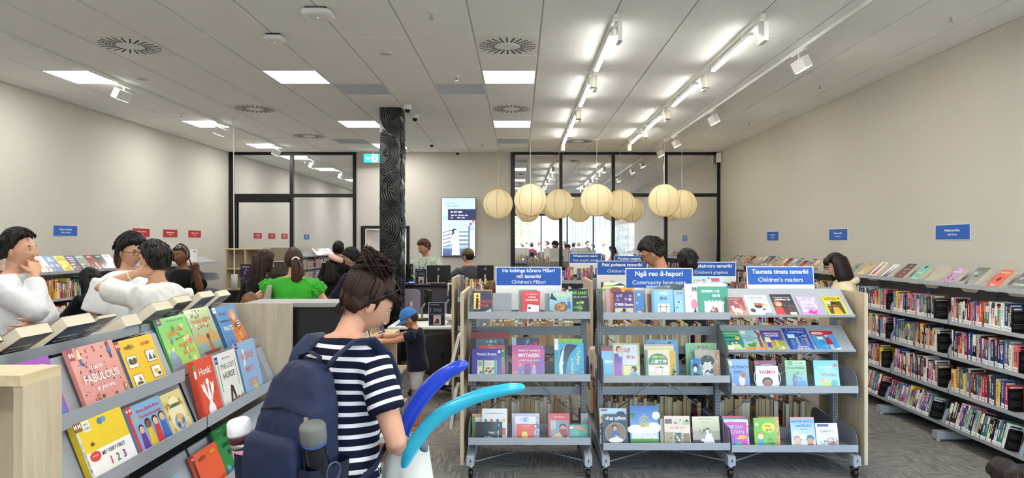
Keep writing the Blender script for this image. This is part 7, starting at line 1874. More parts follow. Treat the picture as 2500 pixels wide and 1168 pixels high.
def longhair(length=0.42, w=0.1, d=0.05, seed=2, front=False):
 def f(i):
  M, s = i['M'], i['s']; R3 = i['HM'].to_3x3()
  ax, bk = (R3 @ Vector((1, 0, 0))), (R3 @ Vector((0, -1, 0)))
  bk.z = 0; bk.normalize()
  c = i['hc'] + bk * 0.035
  pts = [c + Vector((0, 0, 0.06)), c + Vector((0, 0, 0.0)) + bk * 0.02, c + Vector((0, 0, -0.08)) + bk * 0.03]
  for t in (0.3, 0.55, 0.8, 1.0): pts.append(c + bk * (0.035 + 0.05 * t) + Vector((0, 0, -0.08 - length * t)))
  n = len(pts)
  b = lock_sheet(pts, [w * .7, w * .95, w, w * 1.05, w * 1.05, w * .95, w * .6], [d * 1.1, d * 1.3, d * 1.2, d, d * .9, d * .8, d * .5], seed, 40, 0.014, (ax, bk))
  def lk(j, r_):
   a = r_.uniform(0, 2 * PI)
   return [q + ax * (w * 1.03 * math.cos(a) * (1 - 0.05 * t)) + bk * (d * 1.12 * math.sin(a)) + Vector((r_.uniform(-.004, .004), r_.uniform(-.004, .004), 0)) for t, q in enumerate(pts)]
  return b.join(strands(lk, 60, 0.007, seed))
 return f
def bobhair(w=0.098, d=0.095, drop=0.13, seed=3):
 def f(i):
  M, s = i['M'], i['s']
  b = MB(); b.sm = True
  NU = 72
  rs = []
  for t, zz in enumerate((0.07, 0.03, -0.01, -0.06, -0.10, -drop, -drop - 0.012)):
   ring = []
   for j in range(NU):
    a = 2 * PI * j / NU
    x, y = math.cos(a), math.sin(a)
    open_ = y > 0.62          # the face stays free
    q = 1 + 0.02 * noise.noise((a * 9, zz * 6, seed)) + 0.015 * noise.noise((a * 23, zz * 3, seed))
    sc = (0.93, 1.0, 1.03, 1.06, 1.07, 1.04, 0.9)[t]
    yy = y * d * sc * q - 0.008
    xx = x * w * sc * q
    if open_ and zz < 0.035: yy = 0.60 * d * sc - 0.03; xx = x * w * 0.9
    ring.append(tuple(M @ Vector((xx * s, yy * s, zz * s))))
   rs.append(ring)
  b.rings(rs)
  fr = MB(); fr.sm = True      # fringe
  for j in range(15):
   x = -0.066 + 0.132 * j / 14
   y = 0.098 - 3.5 * x * x
   fr.tube([M @ Vector((x * 0.8 * s, (y - 0.05) * s, 0.105 * s)), M @ Vector((x * s, (y - 0.005) * s, 0.085 * s)), M @ Vector((x * 1.04 * s, (y + 0.008) * s, 0.055 * s)), M @ Vector((x * 1.02 * s, (y + 0.008) * s, 0.03 * s))], [0.012 * s, 0.011 * s, 0.009 * s, 0.003 * s], 6)
  return b.join(fr)
 return f
def messybun(i):
 M, s = i['M'], i['s']
 c = Vector((0.0, -0.045, 0.128))
 b = MB(); b.sm = True
 rs = []
 for a in range(17):
  t = -PI / 2 + PI * a / 16
  ring = []
  for j in range(36):
   u = 2 * PI * j / 36
   d = Vector((math.cos(t) * math.cos(u), math.cos(t) * math.sin(u), math.sin(t)))
   q = 1 + 0.22 * noise.noise(d * 2.6) + 0.12 * noise.noise(d * 7)
   ring.append(tuple(M @ ((c + Vector((d.x * 0.062 * q, d.y * 0.056 * q, d.z * 0.045 * q))) * s)))
  rs.append(ring)
 b.rings(rs)
 def loop(j, g):
  a0 = g.uniform(0, 2 * PI); tl = g.uniform(-0.6, 0.9); rr = g.uniform(0.045, 0.07); st = g.uniform(1.5, 4.0)
  o = c + Vector((g.uniform(-.018, .018), g.uniform(-.018, .018), g.uniform(-.012, .022)))
  pts = []
  for q in range(9):
   a = a0 + st * q / 8
   pts.append(M @ ((o + Vector((rr * math.cos(a), rr * math.sin(a) * 0.9, 0.03 * math.sin(a * 1.3 + tl * 3) + 0.012 * tl))) * s))
  return pts
 b.join(strands(loop, 300, 0.0026, 5))
 def swept(j, g):          # hair drawn up from the hairline to the knot
  a = g.uniform(0, 2 * PI)
  x, y = math.cos(a), math.sin(a)
  z0 = 0.05 if y > 0.2 else (-0.012 if y > -0.4 else -0.062)
  p0 = Vector((0.077 * x, 0.094 * y, z0)) * (0.99 if z0 > -0.03 else 0.88)
  mid = Vector((0.074 * x, 0.094 * y - 0.012, 0.075)) * 1.1
  return [M @ (p * s) for p in (p0, p0.lerp(mid, .5) + Vector((x, y, 0)) * 0.010, mid, mid.lerp(c, .6) + Vector((x, y, .3)) * 0.012, c + Vector((x, y, 0)) * 0.03)]
 b.join(strands(swept, 420, 0.0032, 6))
 def wisp(j, g):
  a = g.uniform(0, 2 * PI); x, y = math.cos(a), math.sin(a)
  p = c + Vector((x * 0.05, y * 0.05, g.uniform(-.02, .03)))
  e = p + Vector((x * g.uniform(.02, .05), y * g.uniform(.02, .05), g.uniform(-.05, .03)))
  return [M @ (q * s) for q in (p, p.lerp(e, .4) + Vector((0, 0, .012)), p.lerp(e, .75) + Vector((0, 0, .008)), e)]
 b.join(strands(wisp, 70, 0.0011, 7))
 def nape(j, g):
  x = g.uniform(-0.05, 0.05)
  p = Vector((x, -0.075, -0.05)); e = p + Vector((g.uniform(-.012, .012), g.uniform(-.01, .012), -g.uniform(.015, .04)))
  return [M @ (q * s) for q in (p, p.lerp(e, .5), e)]
 b.join(strands(nape, 60, 0.0016, 8))
 return b

# --- the woman with the backpack
WH = R(-30); WL = (-0.63, 2.3)
def wl(p): return tuple(to_local(WL, WH, p))
def wd(v):
 q = Matrix.Rotation(-WH, 3, 'Z') @ Vector(v); return tuple(q)
STR = stripe_mat('stripe_navy_white', '#13182b', '#e9e8ea', 0.0365, 0.36, 0.25)
woman, WI = person('woman in a navy and white striped tee carrying a navy backpack', WL, WH, 1.63, '#c9967a', '#2b1810', '#13182b', '#0f1118', lean=4, head=(-30, 30, 4),
 arms={'R': (wl(pw(962, 1096, 2.40)), wd((0.35, -0.55, -0.6))), 'L': (wl(pw(925, 1075, 2.55)), wd((-0.6, 0.3, -0.6)))}, sleeve=0.33, hem=-0.02, build=0.98, hstyle='bun', hthick=0.014, voxel=0.010, female=True, topm=STR, loose=0.010, foldamp=0.003, extra=messybun, curl=(1.0, 0.6), handn=(wd((-0.6, 0.0, -0.8)), None), seed=2, headfwd=0.035)
glasses_part(woman, WI, '#101014', on_head=True, dark=True)

# --- boy in the blue cap
BL = (-0.93, 6.1)
boy, BI = person('small boy in a blue cap and navy tee reaching to the wooden display', BL, R(90), 1.10, '#c08a68', '#3a2a20', '#161a2a', '#b9b8b4', lean=3, head=(8, 28, 0), arms={'R': ((0.07, 0.47, 0.835), (0.4, 0, -1)), 'L': ((-0.10, 0.45, 0.80), (-0.4, 0, -1))}, sleeve=0.27, legs=0.42, hem=-0.07, hstyle='short', hthick=0.008, voxel=0.010, shoes='#d98a3c', stance=0.12, step=0.06, hk=1.18, curl=(0.35, 0.35), handn=((0, 0.2, -1), (0, 0.2, -1)), loose=0.02, seed=3)
cap_part(boy, BI, '#3f73b5')
S_, E_, W_r = BI['AR']['R']
wb = MB(); c_ = E_.lerp(W_r, 0.88); u_ = (W_r - E_).normalized(); wb.tube([c_ - u_ * 0.008, c_ + u_ * 0.008], 0.024, 14)
link('wristband', wb.mesh('wristband', cloth_mat('#a03a68')), boy)

# --- young man with hand on chin
man, MI = person('young man in a white sweatshirt resting his chin on his hand', (-3.49, 4.6), R(-84), 1.765, '#cf9f80', '#12100f', '#dfe1e3', '#3a4354', head=(0, -2, 0), arms={'R': ((0.05, 0.17, 1.49), (0.35, 0.9, -1.1)), 'L': ((0.17, 0.20, 1.16), (-0.6, 0.6, -0.8))}, sleeve=0.97, hem=-0.08, hthick=0.026, voxel=0.011, loose=0.022, foldamp=0.009, curl=(0.45, 0.5), handn=((-0.5, -0.6, 0.3), (0, -1, 0.2)), seed=5, fringe=.66, nape=-.4)
# --- man with his hand at his ear
man2, _ = person('man in a white short-sleeved shirt holding his hand to his ear', (-2.50, 4.62), R(62), 1.685, '#c99a78', '#1d1613', '#e8e6e0', '#4a4a50', head=(14, 4, 6), arms={'L': ((-0.10, 0.075, 1.51), (-0.75, 0.7, -0.7))}, sleeve=0.42, hem=-0.1, hthick=0.03, voxel=0.011, loose=0.028, foldamp=0.008, collar='high', curl=(0.4, 0.9), handn=(None, (0.9, -0.1, 0.2)), seed=6, fringe=.6)
S_, E_, W_r = _['AR']['L']
wb = MB(); c_ = E_.lerp(W_r, 0.8); u_ = (W_r - E_).normalized(); wb.tube([c_ - u_ * 0.004, c_ + u_ * 0.004], 0.034, 14)
link('bracelet', wb.mesh('bracelet', mat('bead', '#d9cdb8', 0.4)), man2)
# --- man with glasses facing him
man3, I3 = person('man with dark glasses and tousled black hair facing the white-shirted man', (-3.17, 5.4), R(-128), 1.75, '#c99a7c', '#131110', '#e6e7e8', '#2a2c34', head=(14, 8, 0), sleeve=0.45, hthick=0.034, voxel=0.013, loose=0.03, seed=7)
glasses_part(man3, I3)
# --- person in patterned cream shirt behind
p4, _ = person('person in a cream patterned shirt mostly hidden behind the man with glasses', (-3.78, 6.4), R(30), 1.62, '#c09070', '#5a2f1e', '#d9cfc0', '#3a3a40', sleeve=0.45, hthick=0.03, voxel=0.016, topm=pattern_mat('cream_floral', '#d6cdbf', '#b8a898', 22, 0.58), seed=8)
# --- woman in black pointing
p5, I5 = person('woman in a black dress pointing across the room, glasses on her head', (-3.62, 7.2), R(170), 1.68, '#7d4f38', '#2a1c16', '#121214', '#121214', head=(-4, 4, 0), arms={'L': ((-0.38, 0.33, 1.44), (-0.4, 0.2, -1)), 'R': ((0.26, 0.02, 0.86), (1, -1, 0))}, sleeve=0.4, hem=-0.4, hthick=0.006, voxel=0.014, female=True, build=1.12, loose=0.024, point=(False, True), handn=(None, (0, -0.2, -1)), seed=9)
glasses_part(p5, I5, '#d8d4cc', on_head=True)
# --- crouching long-haired woman
p6, I6 = person('woman with long black hair in black bending to the low shelves', (-3.48, 5.75), R(58), 1.62, '#c69a7c', '#0d0b0b', '#0e0e10', '#17181c', lean=38, head=(0, 10, 0), arms={'L': ((-0.12, 0.62, 1.0), (-1, -.2, -1)), 'R': ((0.15, 0.6, 0.95), (1, -.2, -1))}, sleeve=0.9, hstyle='long', hthick=0.02, voxel=0.014, female=True, extra=longhair(0.46, 0.105, 0.055, 4), seed=10)
# --- man at the far edge
p7, _ = person('man in a navy shirt standing behind the young man with hand on chin', (-4.35, 5.55), R(100), 1.74, '#c4967a', '#2c221d', '#1a2136', '#33363c', hthick=0.02, voxel=0.016, seed=11)
# --- woman in the green top
def green_extra(i): return ponytail(0.28, base=(0.02, -0.1, 0.0), w=0.04, seed=3)(i)
p8, I8 = person('woman in a bright green ruffled top with a brown ponytail', (-2.10, 6.2), R(8), 1.64, '#d6a488', '#3a2219', '#3aa02e', '#4a5a78', head=(8, 6, 0), arms={'L': ((-0.30, 0.12, 0.98), (-1, -0.3, -0.4)), 'R': ((0.24, 0.2, 0.92), (1, -0.5, 0))}, sleeve=0.12, hem=-0.14, build=1.26, hstyle='bun', hthick=0.016, voxel=0.013, female=True, loose=0.03, foldamp=0.012, extra=green_extra, seed=12)
hr = MB(); hr.sm = True
pz = I8['M'] @ Vector((0.02, -0.118, 0.004)); hr.tube([pz + Vector((0.03 * math.cos(a), 0.006 * math.sin(a), 0.024 * math.sin(a))) for a in [2 * PI * i / 12 for i in range(13)]], 0.007, 6)
link('hair_tie', hr.mesh('hair_tie', mat('hair_tie_white', '#efece6', 0.6)), p8)
rf = MB(); rf.sm = True
for sd in ('R', 'L'):
 S, E, W2 = I8['AR'][sd]
 u = (E - S).normalized()
 s1 = (Vector((1, 0, 0)) - u * u.x).normalized(); s2 = u.cross(s1)
 for lay in (0.045, 0.07, 0.092):
  rf.tube([S + u * (lay + 0.012 * math.sin(q * 1.9 + lay * 50)) + (s1 * math.cos(2 * PI * q / 48) + s2 * math.sin(2 * PI * q / 48)) * (0.082 + 0.01 * math.sin(q * 1.3)) for q in range(49)], 0.017, 8)
link('ruffle', rf.mesh('ruffle', cloth_mat('#3aa02e')), p8)['kind'] = 'stuff'
# cloth over her arm
def drape(px0, px1, py0, py1, Y, col, label, name='jacket'):
 b = MB(); b.sm = True; n = 26; rs = []
 x0, x1 = wx(px0, Y), wx(px1, Y)
 for i in range(9):
  t = i / 8; z = wz(py0, Y) + (wz(py1, Y) - wz(py0, Y)) * t
  cx, hw = (x0 + x1) / 2 - 0.03 * t, (x1 - x0) / 2 * (0.55 + 0.45 * t)
  rs.append([(cx + hw * math.cos(2 * PI * j / n) * (1 + .1 * noise.noise((j * .9, t * 2, 1))), Y + 0.035 * math.sin(2 * PI * j / n) * (1 + 0.8 * noise.noise((j * 1.3, t, 4))), z) for j in range(n)])
 b.rings(rs)
 thing(name, label, 'clothing', [], root=(b, cloth_mat(col)))
drape(648, 668, 697, 742, 6.02, '#a8a296', 'pale grey jacket hanging over the arm of the green-topped woman')
# --- dark-haired woman beside her
p9, _ = person('woman in black with long dark red hair beside the green-topped woman', (-2.55, 6.58), R(-20), 1.62, '#c99a80', '#2a1412', '#141214', '#1a1a1e', head=(-18, 8, 0), sleeve=0.95, hstyle='long', hthick=0.018, voxel=0.016, female=True, extra=longhair(0.4, 0.1, 0.05, 6), seed=13)
# --- child below
p10, I10 = person('child with tied-back light brown hair below the orange handled machine', (-2.11, 5.2), R(10), 1.30, '#d0a184', '#6b4528', '#6a4a5c', '#3a3f50', head=(0, 20, 0), hstyle='bun', hthick=0.014, voxel=0.016, female=True, hk=1.1, extra=ponytail(0.14, base=(0, -0.1, 0.04), w=0.022, seed=8), seed=14)
# --- people by the black framed glazing
p11, _ = person('man in a black tee seen from behind before the glass wall', (-2.88, 10.6), R(4), 1.70, '#b98a68', '#1c1613', '#151517', '#2a2c32', hthick=0.016, voxel=0.016, build=1.15, sleeve=0.45, seed=15)
p12, I12 = person('short person in black wearing a pale pink beret', (-2.80, 10.0), R(-10), 1.47, '#c99a80', '#18120f', '#121214', '#1c1c22', hthick=0.018, voxel=0.016, female=True, hstyle='long', extra=longhair(0.2, 0.09, 0.045, 9), seed=16)
bt = MB(); bt.sm = True
M12 = I12['M'] @ Matrix.Rotation(R(28), 4, 'Y')
rs = [[tuple(M12 @ Vector((q * 0.12 * math.cos(2 * PI * j / 24), q * 0.12 * math.sin(2 * PI * j / 24) - 0.02, z))) for j in range(24)] for q, z in ((0.55, 0.075), (0.95, 0.085), (1.0, 0.105), (0.85, 0.128), (0.4, 0.142), (0.05, 0.146))]
bt.rings(rs)
link('beret', bt.mesh('beret', cloth_mat('#d8a79c')), p12)
p13, _ = person('young man in a navy hooded top looking down beside the carved column', (-1.97, 8.1), R(72), 1.63, '#c39576', '#0f0d0d', '#171b2c', '#22252e', head=(0, 22, 0), sleeve=0.95, hthick=0.022, voxel=0.013, loose=0.026, collar='high', arms={'L': ((-0.14, 0.32, 0.95), (-1, -.5, -.3)), 'R': ((0.14, 0.32, 0.95), (1, -.5, -.3))}, seed=17)
# --- librarian and visitor at the desk
LIBM = pattern_mat('sage_leaf_shirt', '#b4bfae', '#8f9f92', 26, 0.55)
p14, I14 = person('librarian in a pale green leaf-print shirt with a black lanyard', (-1.53, 11.0), R(158), 1.74, '#c48f72', '#4a2f20', '#b4bfae', '#2a2c30', head=(-24, 16, 0), sleeve=0.42, hthick=0.022, voxel=0.013, build=1.06, topm=LIBM, loose=0.024, arms={'R': ((0.2, 0.28, 0.98), (1, -.6, 0)), 'L': ((-0.22, 0.2, 0.98), (-1, -.6, 0))}, collar='high', seed=18)
ly = MB(); ly.sm = True
c_ = I14['pel']; kk = I14['k']
for sx in (-1, 1): ly.tube([c_ + Vector((sx * 0.065, 0.02, 0.5)) * kk, c_ + Vector((sx * 0.07, 0.12, 0.44)) * kk, c_ + Vector((sx * 0.03, 0.165, 0.32)) * kk, c_ + Vector((0, 0.17, 0.22)) * kk], 0.006, 6)
link('lanyard', ly.mesh('lanyard', BLACKP), p14)
p15, I15 = person('visitor in an olive cap and grey tee at the service desk', (-0.76, 10.15), R(24), 1.60, '#c29070', '#17120f', '#4a4a50', '#2b2d33', head=(30, 6, 0), sleeve=0.42, hthick=0.009, voxel=0.013, arms={'L': ((-0.28, 0.25, 1.0), (-1, -.4, -.4))}, seed=19)
cap_part(p15, I15, '#5d5238')
# --- man and boy behind the Community languages sign
p16, I16 = person('man in glasses and a dark shirt reading behind the Community languages sign', (1.26, 5.86), R(66), 1.745, '#b98463', '#1a1411', '#3a3c48', '#25272d', head=(6, 30, 0), hthick=0.026, voxel=0.012, collar='high', arms={'L': ((-0.12, 0.3, 1.05), (-1, -.5, -.3)), 'R': ((0.12, 0.3, 1.05), (1, -.5, -.3))}, seed=20)
glasses_part(p16, I16)
p17, _ = person('dark-haired boy facing away beside the man in glasses', (1.55, 6.12), R(-5), 1.62, '#c08c6a', '#17110e', '#34363e', '#2a2c33', head=(0, 14, 0), hthick=0.028, voxel=0.014, seed=21)
# --- woman with the bob
p18, I18 = person('woman with a dark bob and glasses in a cream hooded top', (3.05, 6.28), R(76), 1.60, '#d9b096', '#1f1210', '#d8c9a8', '#3a3a42', head=(4, 16, 0), hstyle='bob', hthick=0.014, voxel=0.011, female=True, sleeve=0.95, loose=0.024, collar='high', extra=bobhair(0.1, 0.108, 0.15), arms={'L': ((-0.1, 0.28, 1.0), (-1, -.5, -.3)), 'R': ((0.1, 0.28, 1.0), (1, -.5, -.3))}, seed=22)
glasses_part(p18, I18)
hd = MB(); hd.sm = True
kk = I18['k']; c_ = I18['nb']
hd.tube([c_ + Vector((0.095 * math.cos(a), 0.075 * math.sin(a) - 0.03, 0.0 + 0.03 * math.sin(a + PI))) for a in [PI * 1.0 + PI * i / 14 for i in range(15)]], [0.02 + 0.015 * math.sin(PI * i / 14) for i in range(15)], 10)
link('hood', hd.mesh('hood', cloth_mat('#d8c9a8')), p18)
# --- child crouching at the bottom edge
p19, I19 = person('child in a white top crouching with loose dark hair at the bottom edge', (2.88, 3.42, 0.09), R(35), 1.18, '#d0a488', '#2a1d18', '#e4e6e6', '#4a5468', lean=40, head=(0, 24, 0), pose='crouch', hstyle='long', hthick=0.022, voxel=0.012, female=True, sleeve=0.9, hk=1.12, extra=longhair(0.16, 0.1, 0.05, 12), arms={'L': ((-0.2, 0.25, 0.2), (-1, -.5, 0)), 'R': ((0.15, 0.3, 0.2), (1, -.5, 0))}, seed=23)
# --- children behind the front shelves
p20, _ = person('brown-haired child with bare legs behind the navy novel', (-0.24, 6.05), R(5), 1.33, '#c98f72', '#5a3a24', '#8a8f98', '#5a6a80', legs=0.2, hthick=0.02, voxel=0.016, hk=1.1, head=(0, 20, 0), seed=24, build=.8)
p21, _ = person('small fair-haired child standing behind the teacher picture book', (0.76, 6.02), R(160), 0.94, '#8a5a42', '#a8875c', '#d9c8b8', '#7a4a3c', legs=0.25, hthick=0.02, voxel=0.014, hk=1.25, head=(0, 10, 0), shoes='#c98a5a', seed=25)
# ------------------------------------------------------------------ what the striped-shirt woman carries
PACK = mat('navy_nylon', '#1b2543', 0.6, spec=0.3, var=0.08, vscale=10, bump=0.15, bscale=350)
PACKD = mat('navy_nylon_dark', '#141b33', 0.65, spec=0.3, bump=0.15, bscale=350)
def rrect(cx, cy, hx, hy, z, n=32, p=0.45, tilt=0.0):
 return [(cx + hx * math.copysign(abs(math.cos(2 * PI * j / n)) ** p, math.cos(2 * PI * j / n)), cy + hy * math.copysign(abs(math.sin(2 * PI * j / n)) ** p, math.sin(2 * PI * j / n)), z) for j in range(n)]
bk = MB(); bk.sm = True
PB = [(0.80, .09, .05, -.205), (0.815, .122, .075, -.21), (0.87, .136, .09, -.215), (1.0, .137, .09, -.215), (1.1, .134, .082, -.205), (1.2, .124, .068, -.19), (1.28, .108, .05, -.172), (1.325, .075, .034, -.16), (1.337, .045, .018, -.155)]
bk.rings([rrect(0, cy, hx, hy, z) for z, hx, hy, cy in PB])
co, no, fs = remesh(bk, 0.009, 3)
co = folds(co, no, 0.006, (10, 10, 7), 3)
pk_v = [tuple(c) for c in co]
bkm = MB(); bkm.v = pk_v; bkm.f = list(fs); bkm.m = [0] * len(fs); bkm.c = [(0, 0, 0)] * len(fs); bkm.smooth = [True] * len(fs)
fp = MB(); fp.sm = True       # outer pocket
fp.rings([rrect(0, -.295, hx, hy, z, 24, .5) for z, hx, hy in ((0.87, .08, .02), (0.88, .118, .03), (1.02, .122, .034), (1.10, .115, .028), (1.13, .09, .012))])
zp = MB(); zp.sm = True
zp.tube([(.138, -.23, 1.12), (.1, -.252, 1.19), (.0, -.262, 1.21), (-.1, -.252, 1.19), (-.138, -.23, 1.12)], 0.0045, 6)
zg = MB().box(.098, .112, -.262, -.256, 1.155, 1.19).box(.101, .109, -.264, -.258, 1.13, 1.155)
hdl = MB(); hdl.sm = True
hdl.tube([(-.045, -.15, 1.32), (-.04, -.145, 1.35), (0, -.143, 1.362), (.04, -.145, 1.35), (.045, -.15, 1.32)], 0.012, 8, flat=0.4)
parts = [('body', bkm, PACK), ('front_pocket', fp, PACK), ('zipper', zp, PACKD, [('zip_puller', zg, CHROME)]), ('handle', hdl, PACKD)]
kk = WI['k']
for s in (1, -1):
 st = MB(); st.sm = True
 st.tube([(s * .07, -.15, 1.31), (s * .085, -.115, 1.352), (s * .095, -.05, 1.388), (s * .103, .02, 1.385), (s * .112, .09, 1.325), (s * .12, .135, 1.24), (s * .135, .12, 1.15), (s * .15, .07, 1.05)], [.024, .027, .029, .029, .027, .024, .018, .012], 10, flat=0.28, up=(0, .3, 1))
 lo = MB(); lo.sm = True
 lo.tube([(s * .15, .07, 1.05), (s * .165, -.02, .98), (s * .155, -.14, .93), (s * .14, -.19, .91)], .012, 8, flat=0.25, up=(1, 0, 0))
 pk = MB(); pk.sm = True
 pk.rings([rrect(s * .140, -.225, hx, hy, z, 20, .6) for z, hx, hy in ((.87, .02, .05), (.89, .042, .075), (1.0, .05, .082), (1.05, .052, .084))], True, False)
 parts += [('shoulder_strap', st, PACK, [('webbing', lo, PACKD)]), ('side_pocket', pk, PACKD)]
for z in (0.93, 1.03):
 emb = MB(); emb.sm = True
 emb.tube([(.189, -.23 + .028 * math.cos(a), z + .028 * math.sin(a)) for a in [2 * PI * i / 18 for i in range(19)]], .004, 5)
 parts.append(('emblem', emb, mat('emblem_grey', '#3a4054', 0.6)))
thing('backpack', 'navy nylon backpack worn by the woman in the striped tee', 'backpack', parts, loc=(WL[0] + .022, WL[1], 0), rot=(0, 0, WH))
def bottle(name, label, x, y, z, tilt, yawt, parts):
 M = Matrix.Translation((x, y, z)) @ Matrix.Rotation(yawt, 4, 'Z') @ Matrix.Rotation(tilt, 4, 'X')
 ps = []
 for nm, prof, m in parts:
  b = MB(); b.sm = True; b.M = M; b.lathe(prof, 24); ps.append((nm, b, m))
 thing(name, label, 'bottle', ps, loc=(WL[0] + .022, WL[1], 0), rot=(0, 0, WH))
bottle('water_bottle', 'black bottle with a grey lid in the backpack side pocket', .150, -.24, .95, R(14), R(20), [('flask', [(.02, 0), (.034, .005), (.034, .16), (.03, .175), (.03, .185)], mat('black_bottle', '#0d0f14', 0.2)), ('seal', [(.0345, .178), (.0355, .18), (.0355, .19), (.0345, .192)], mat('blue_seal', '#3a5a9a', 0.4)), ('lid', [(.036, .188), (.038, .192), (.038, .235), (.034, .242), (.0, .242)], mat('grey_lid', '#6a6a66', 0.6))])
bottle('tumbler', 'pink tumbler with a white lid in the far backpack pocket', -.165, -.245, .93, R(10), R(-30), [('cup', [(.026, 0), (.03, .004), (.036, .13)], mat('pink_steel', '#d98aa8', 0.35)), ('band', [(.036, .13), (.0365, .15)], mat('bare_steel', '#b9b2ae', 0.3, metal=0.8)), ('grip', [(.0375, .15), (.0385, .165), (.038, .175)], mat('maroon_grip', '#5a2630', 0.6)), ('lid', [(.039, .174), (.040, .182), (.036, .215), (.03, .222), (.0, .222)], mat('white_lid', '#ecebe6', 0.4))])
hbk = MB().box(wx(936, 2.47), wx(976, 2.47), 2.38, 2.50, wz(1068, 2.45), wz(1066, 2.45)).box(wx(936, 2.47), wx(974, 2.47), 2.38, 2.497, wz(1066, 2.45) + .0003, wz(1055, 2.45)).box(wx(936, 2.47), wx(976, 2.47), 2.38, 2.50, wz(1055, 2.45), wz(1054, 2.45))
thing('paperback', 'white closed book held by the woman in the striped tee', 'book', [], root=(hbk, mat('white_paper', '#ecebe2', 0.7)))
# tote bag
tb = MB(); tb.sm = True
TX, TY = -0.405, 2.47
rs = []
n = 40
for i, (z, hx, hy, ox) in enumerate(((.60, .10, .045, .0), (.64, .118, .06, .0), (.74, .112, .06, -.004), (.84, .098, .055, -.006), (.92, .082, .046, -.004), (.965, .07, .04, .0))):
 ring = []
 for j in range(n):
  a = 2 * PI * j / n
  q = 1 + 0.16 * noise.noise((math.cos(a) * 2.4, math.sin(a) * 2.4, z * 3.0 + 2)) + 0.08 * noise.noise((math.cos(a) * 6, math.sin(a) * 6, z * 5))
  ring.append((TX + ox + hx * math.cos(a) * q, TY + hy * math.sin(a) * q, z + (0.016 * math.sin(3 * a) if i == 5 else 0)))
 rs.append(ring)
tb.rings(rs, True, False)
parts = [('bag', tb, mat('canvas', '#dedbd0', 0.9, var=0.05, vscale=20, bump=0.3, bscale=400))]
for dy in (-.03, .02):
 h_ = MB(); h_.sm = True
 h_.tube([(TX - .045, TY + dy, .95), (TX - .055, TY + dy - .02, 1.0), (TX - .05, TY - .05, 1.025), (TX - .02, TY + dy - .01, 1.015), (TX + .035, TY + dy, .955)], .011, 8, flat=0.3)
 parts.append(('bag_handle', h_, mat('canvas')))
thing('tote_bag', 'cream canvas tote bag hanging from the hand of the striped-tee woman', 'bag', parts)
def balloon(name, label, pts, rads, col):
 P = [Vector(pw(*p)) for p in pts]
 Q = []; Rr = []
 N = 40
 for i in range(N + 1):      # smooth the path
  t = i / N * (len(P) - 1); k = min(int(t), len(P) - 2); f = t - k
  p0, p1, p2, p3 = P[max(k - 1, 0)], P[k], P[k + 1], P[min(k + 2, len(P) - 1)]
  Q.append(0.5 * ((2 * p1) + (p2 - p0) * f + (2 * p0 - 5 * p1 + 4 * p2 - p3) * f * f + (3 * p1 - p0 - 3 * p2 + p3) * f ** 3))
  Rr.append(rads[k] * (1 - f) + rads[k + 1] * f)
 for i in range(5):
  Rr[N - i] *= math.sqrt(max(0.03, 1 - ((5 - i) / 5.2) ** 2)) if i < 5 else 1
 b = MB(); b.sm = True; b.tube(Q, Rr, 20)
 m = mat('balloon_' + col.strip('#'), col, 0.22, spec=0.5, coat=0.3)
 kn = MB(); kn.sm = True; kn.ell(Q[0], (0.008, 0.008, 0.012), 8, 6)
 thing('balloon', label, 'balloon', [('tube', b, m), ('knot', kn, m)], 'long modelling balloons')
balloon('balloon', 'long dark blue balloon rising from the tote bag', [(968, 1150, 2.48), (978, 1080, 2.47), (1003, 1010, 2.46), (1046, 950, 2.45), (1095, 908, 2.44), (1142, 887, 2.43)], [.012, .022, .031, .031, .026, .019], '#1f45c8')
balloon('balloon', 'long turquoise balloon rising from the tote bag', [(985, 1150, 2.44), (1003, 1098, 2.43), (1050, 1035, 2.42), (1115, 990, 2.41), (1195, 960, 2.40), (1282, 945, 2.39)], [.012, .026, .026, .025, .023, .019], '#2bb3d0')

# ------------------------------------------------------------------ low wooden display by the boy
wdp = []
wdp.append(('top', MB().box(-1.78, -1.225, 5.35, 6.85, .80, .83), WOODH))
wdp.append(('end_panel', MB().box(-1.76, -1.25, 5.37, 5.40, .05, .80), WOOD))
wdp.append(('end_panel', MB().box(-1.76, -1.25, 6.80, 6.83, .05, .80), WOOD))
wdp.append(('side_panel', MB().box(-1.255, -1.235, 5.40, 5.98, .05, .80), WOOD))
wdp.append(('back_panel', MB().box(-1.6, -1.58, 5.40, 6.80, .05, .80), WOOD))
for z in (.10, .44): wdp.append(('shelf', MB().box(-1.58, -1.14, 5.99, 6.82, z, z + .025), WOODH))
wdp.append(('base_rail', MB().box(-1.74, -1.3, 5.42, 6.78, .03, .05), BLACKP))
for x, y in ((-1.7, 5.5), (-1.3, 5.5), (-1.7, 6.7), (-1.3, 6.7)):
 w = MB(); w.M = Matrix.Translation((x, y, .018)) @ Matrix.Rotation(PI / 2, 4, 'Y'); w.lathe([(.018, -.012), (.018, .012)], 14); wdp.append(('caster', w, BLACKP))
thing('display_stand', 'low pale wooden display stand the boy leans on', 'display stand', wdp)
r = random.Random(33)
def std(label, x, y, z, rz, w, h, t, col, lean=14, seed=0, draw=None): face_book('picture_book', label, w, h, t, col, draw or auto_art(seed), (x, y, z), (R(-lean), 0, rz), 'books on the low wooden display')
std('dark brochure with a pale photo standing on the wooden display by the boy', -1.50, 6.3, .831, R(65), .2, .28, .02, '#3a2a44', 16, 601)
std('tall purple-edged book standing on the wooden display top', -1.36, 6.5, .831, R(70), .2, .3, .012, '#3a3a78', 14, 602)
std('small white book stack end on the wooden display top', -1.55, 5.75, .831, R(40), .16, .1, .05, '#d9d6cc', 20, 603)
std('grey calendar-like book on the wooden display top', -1.5, 6.02, .831, R(50), .18, .14, .02, '#8a8a86', 22, 604)
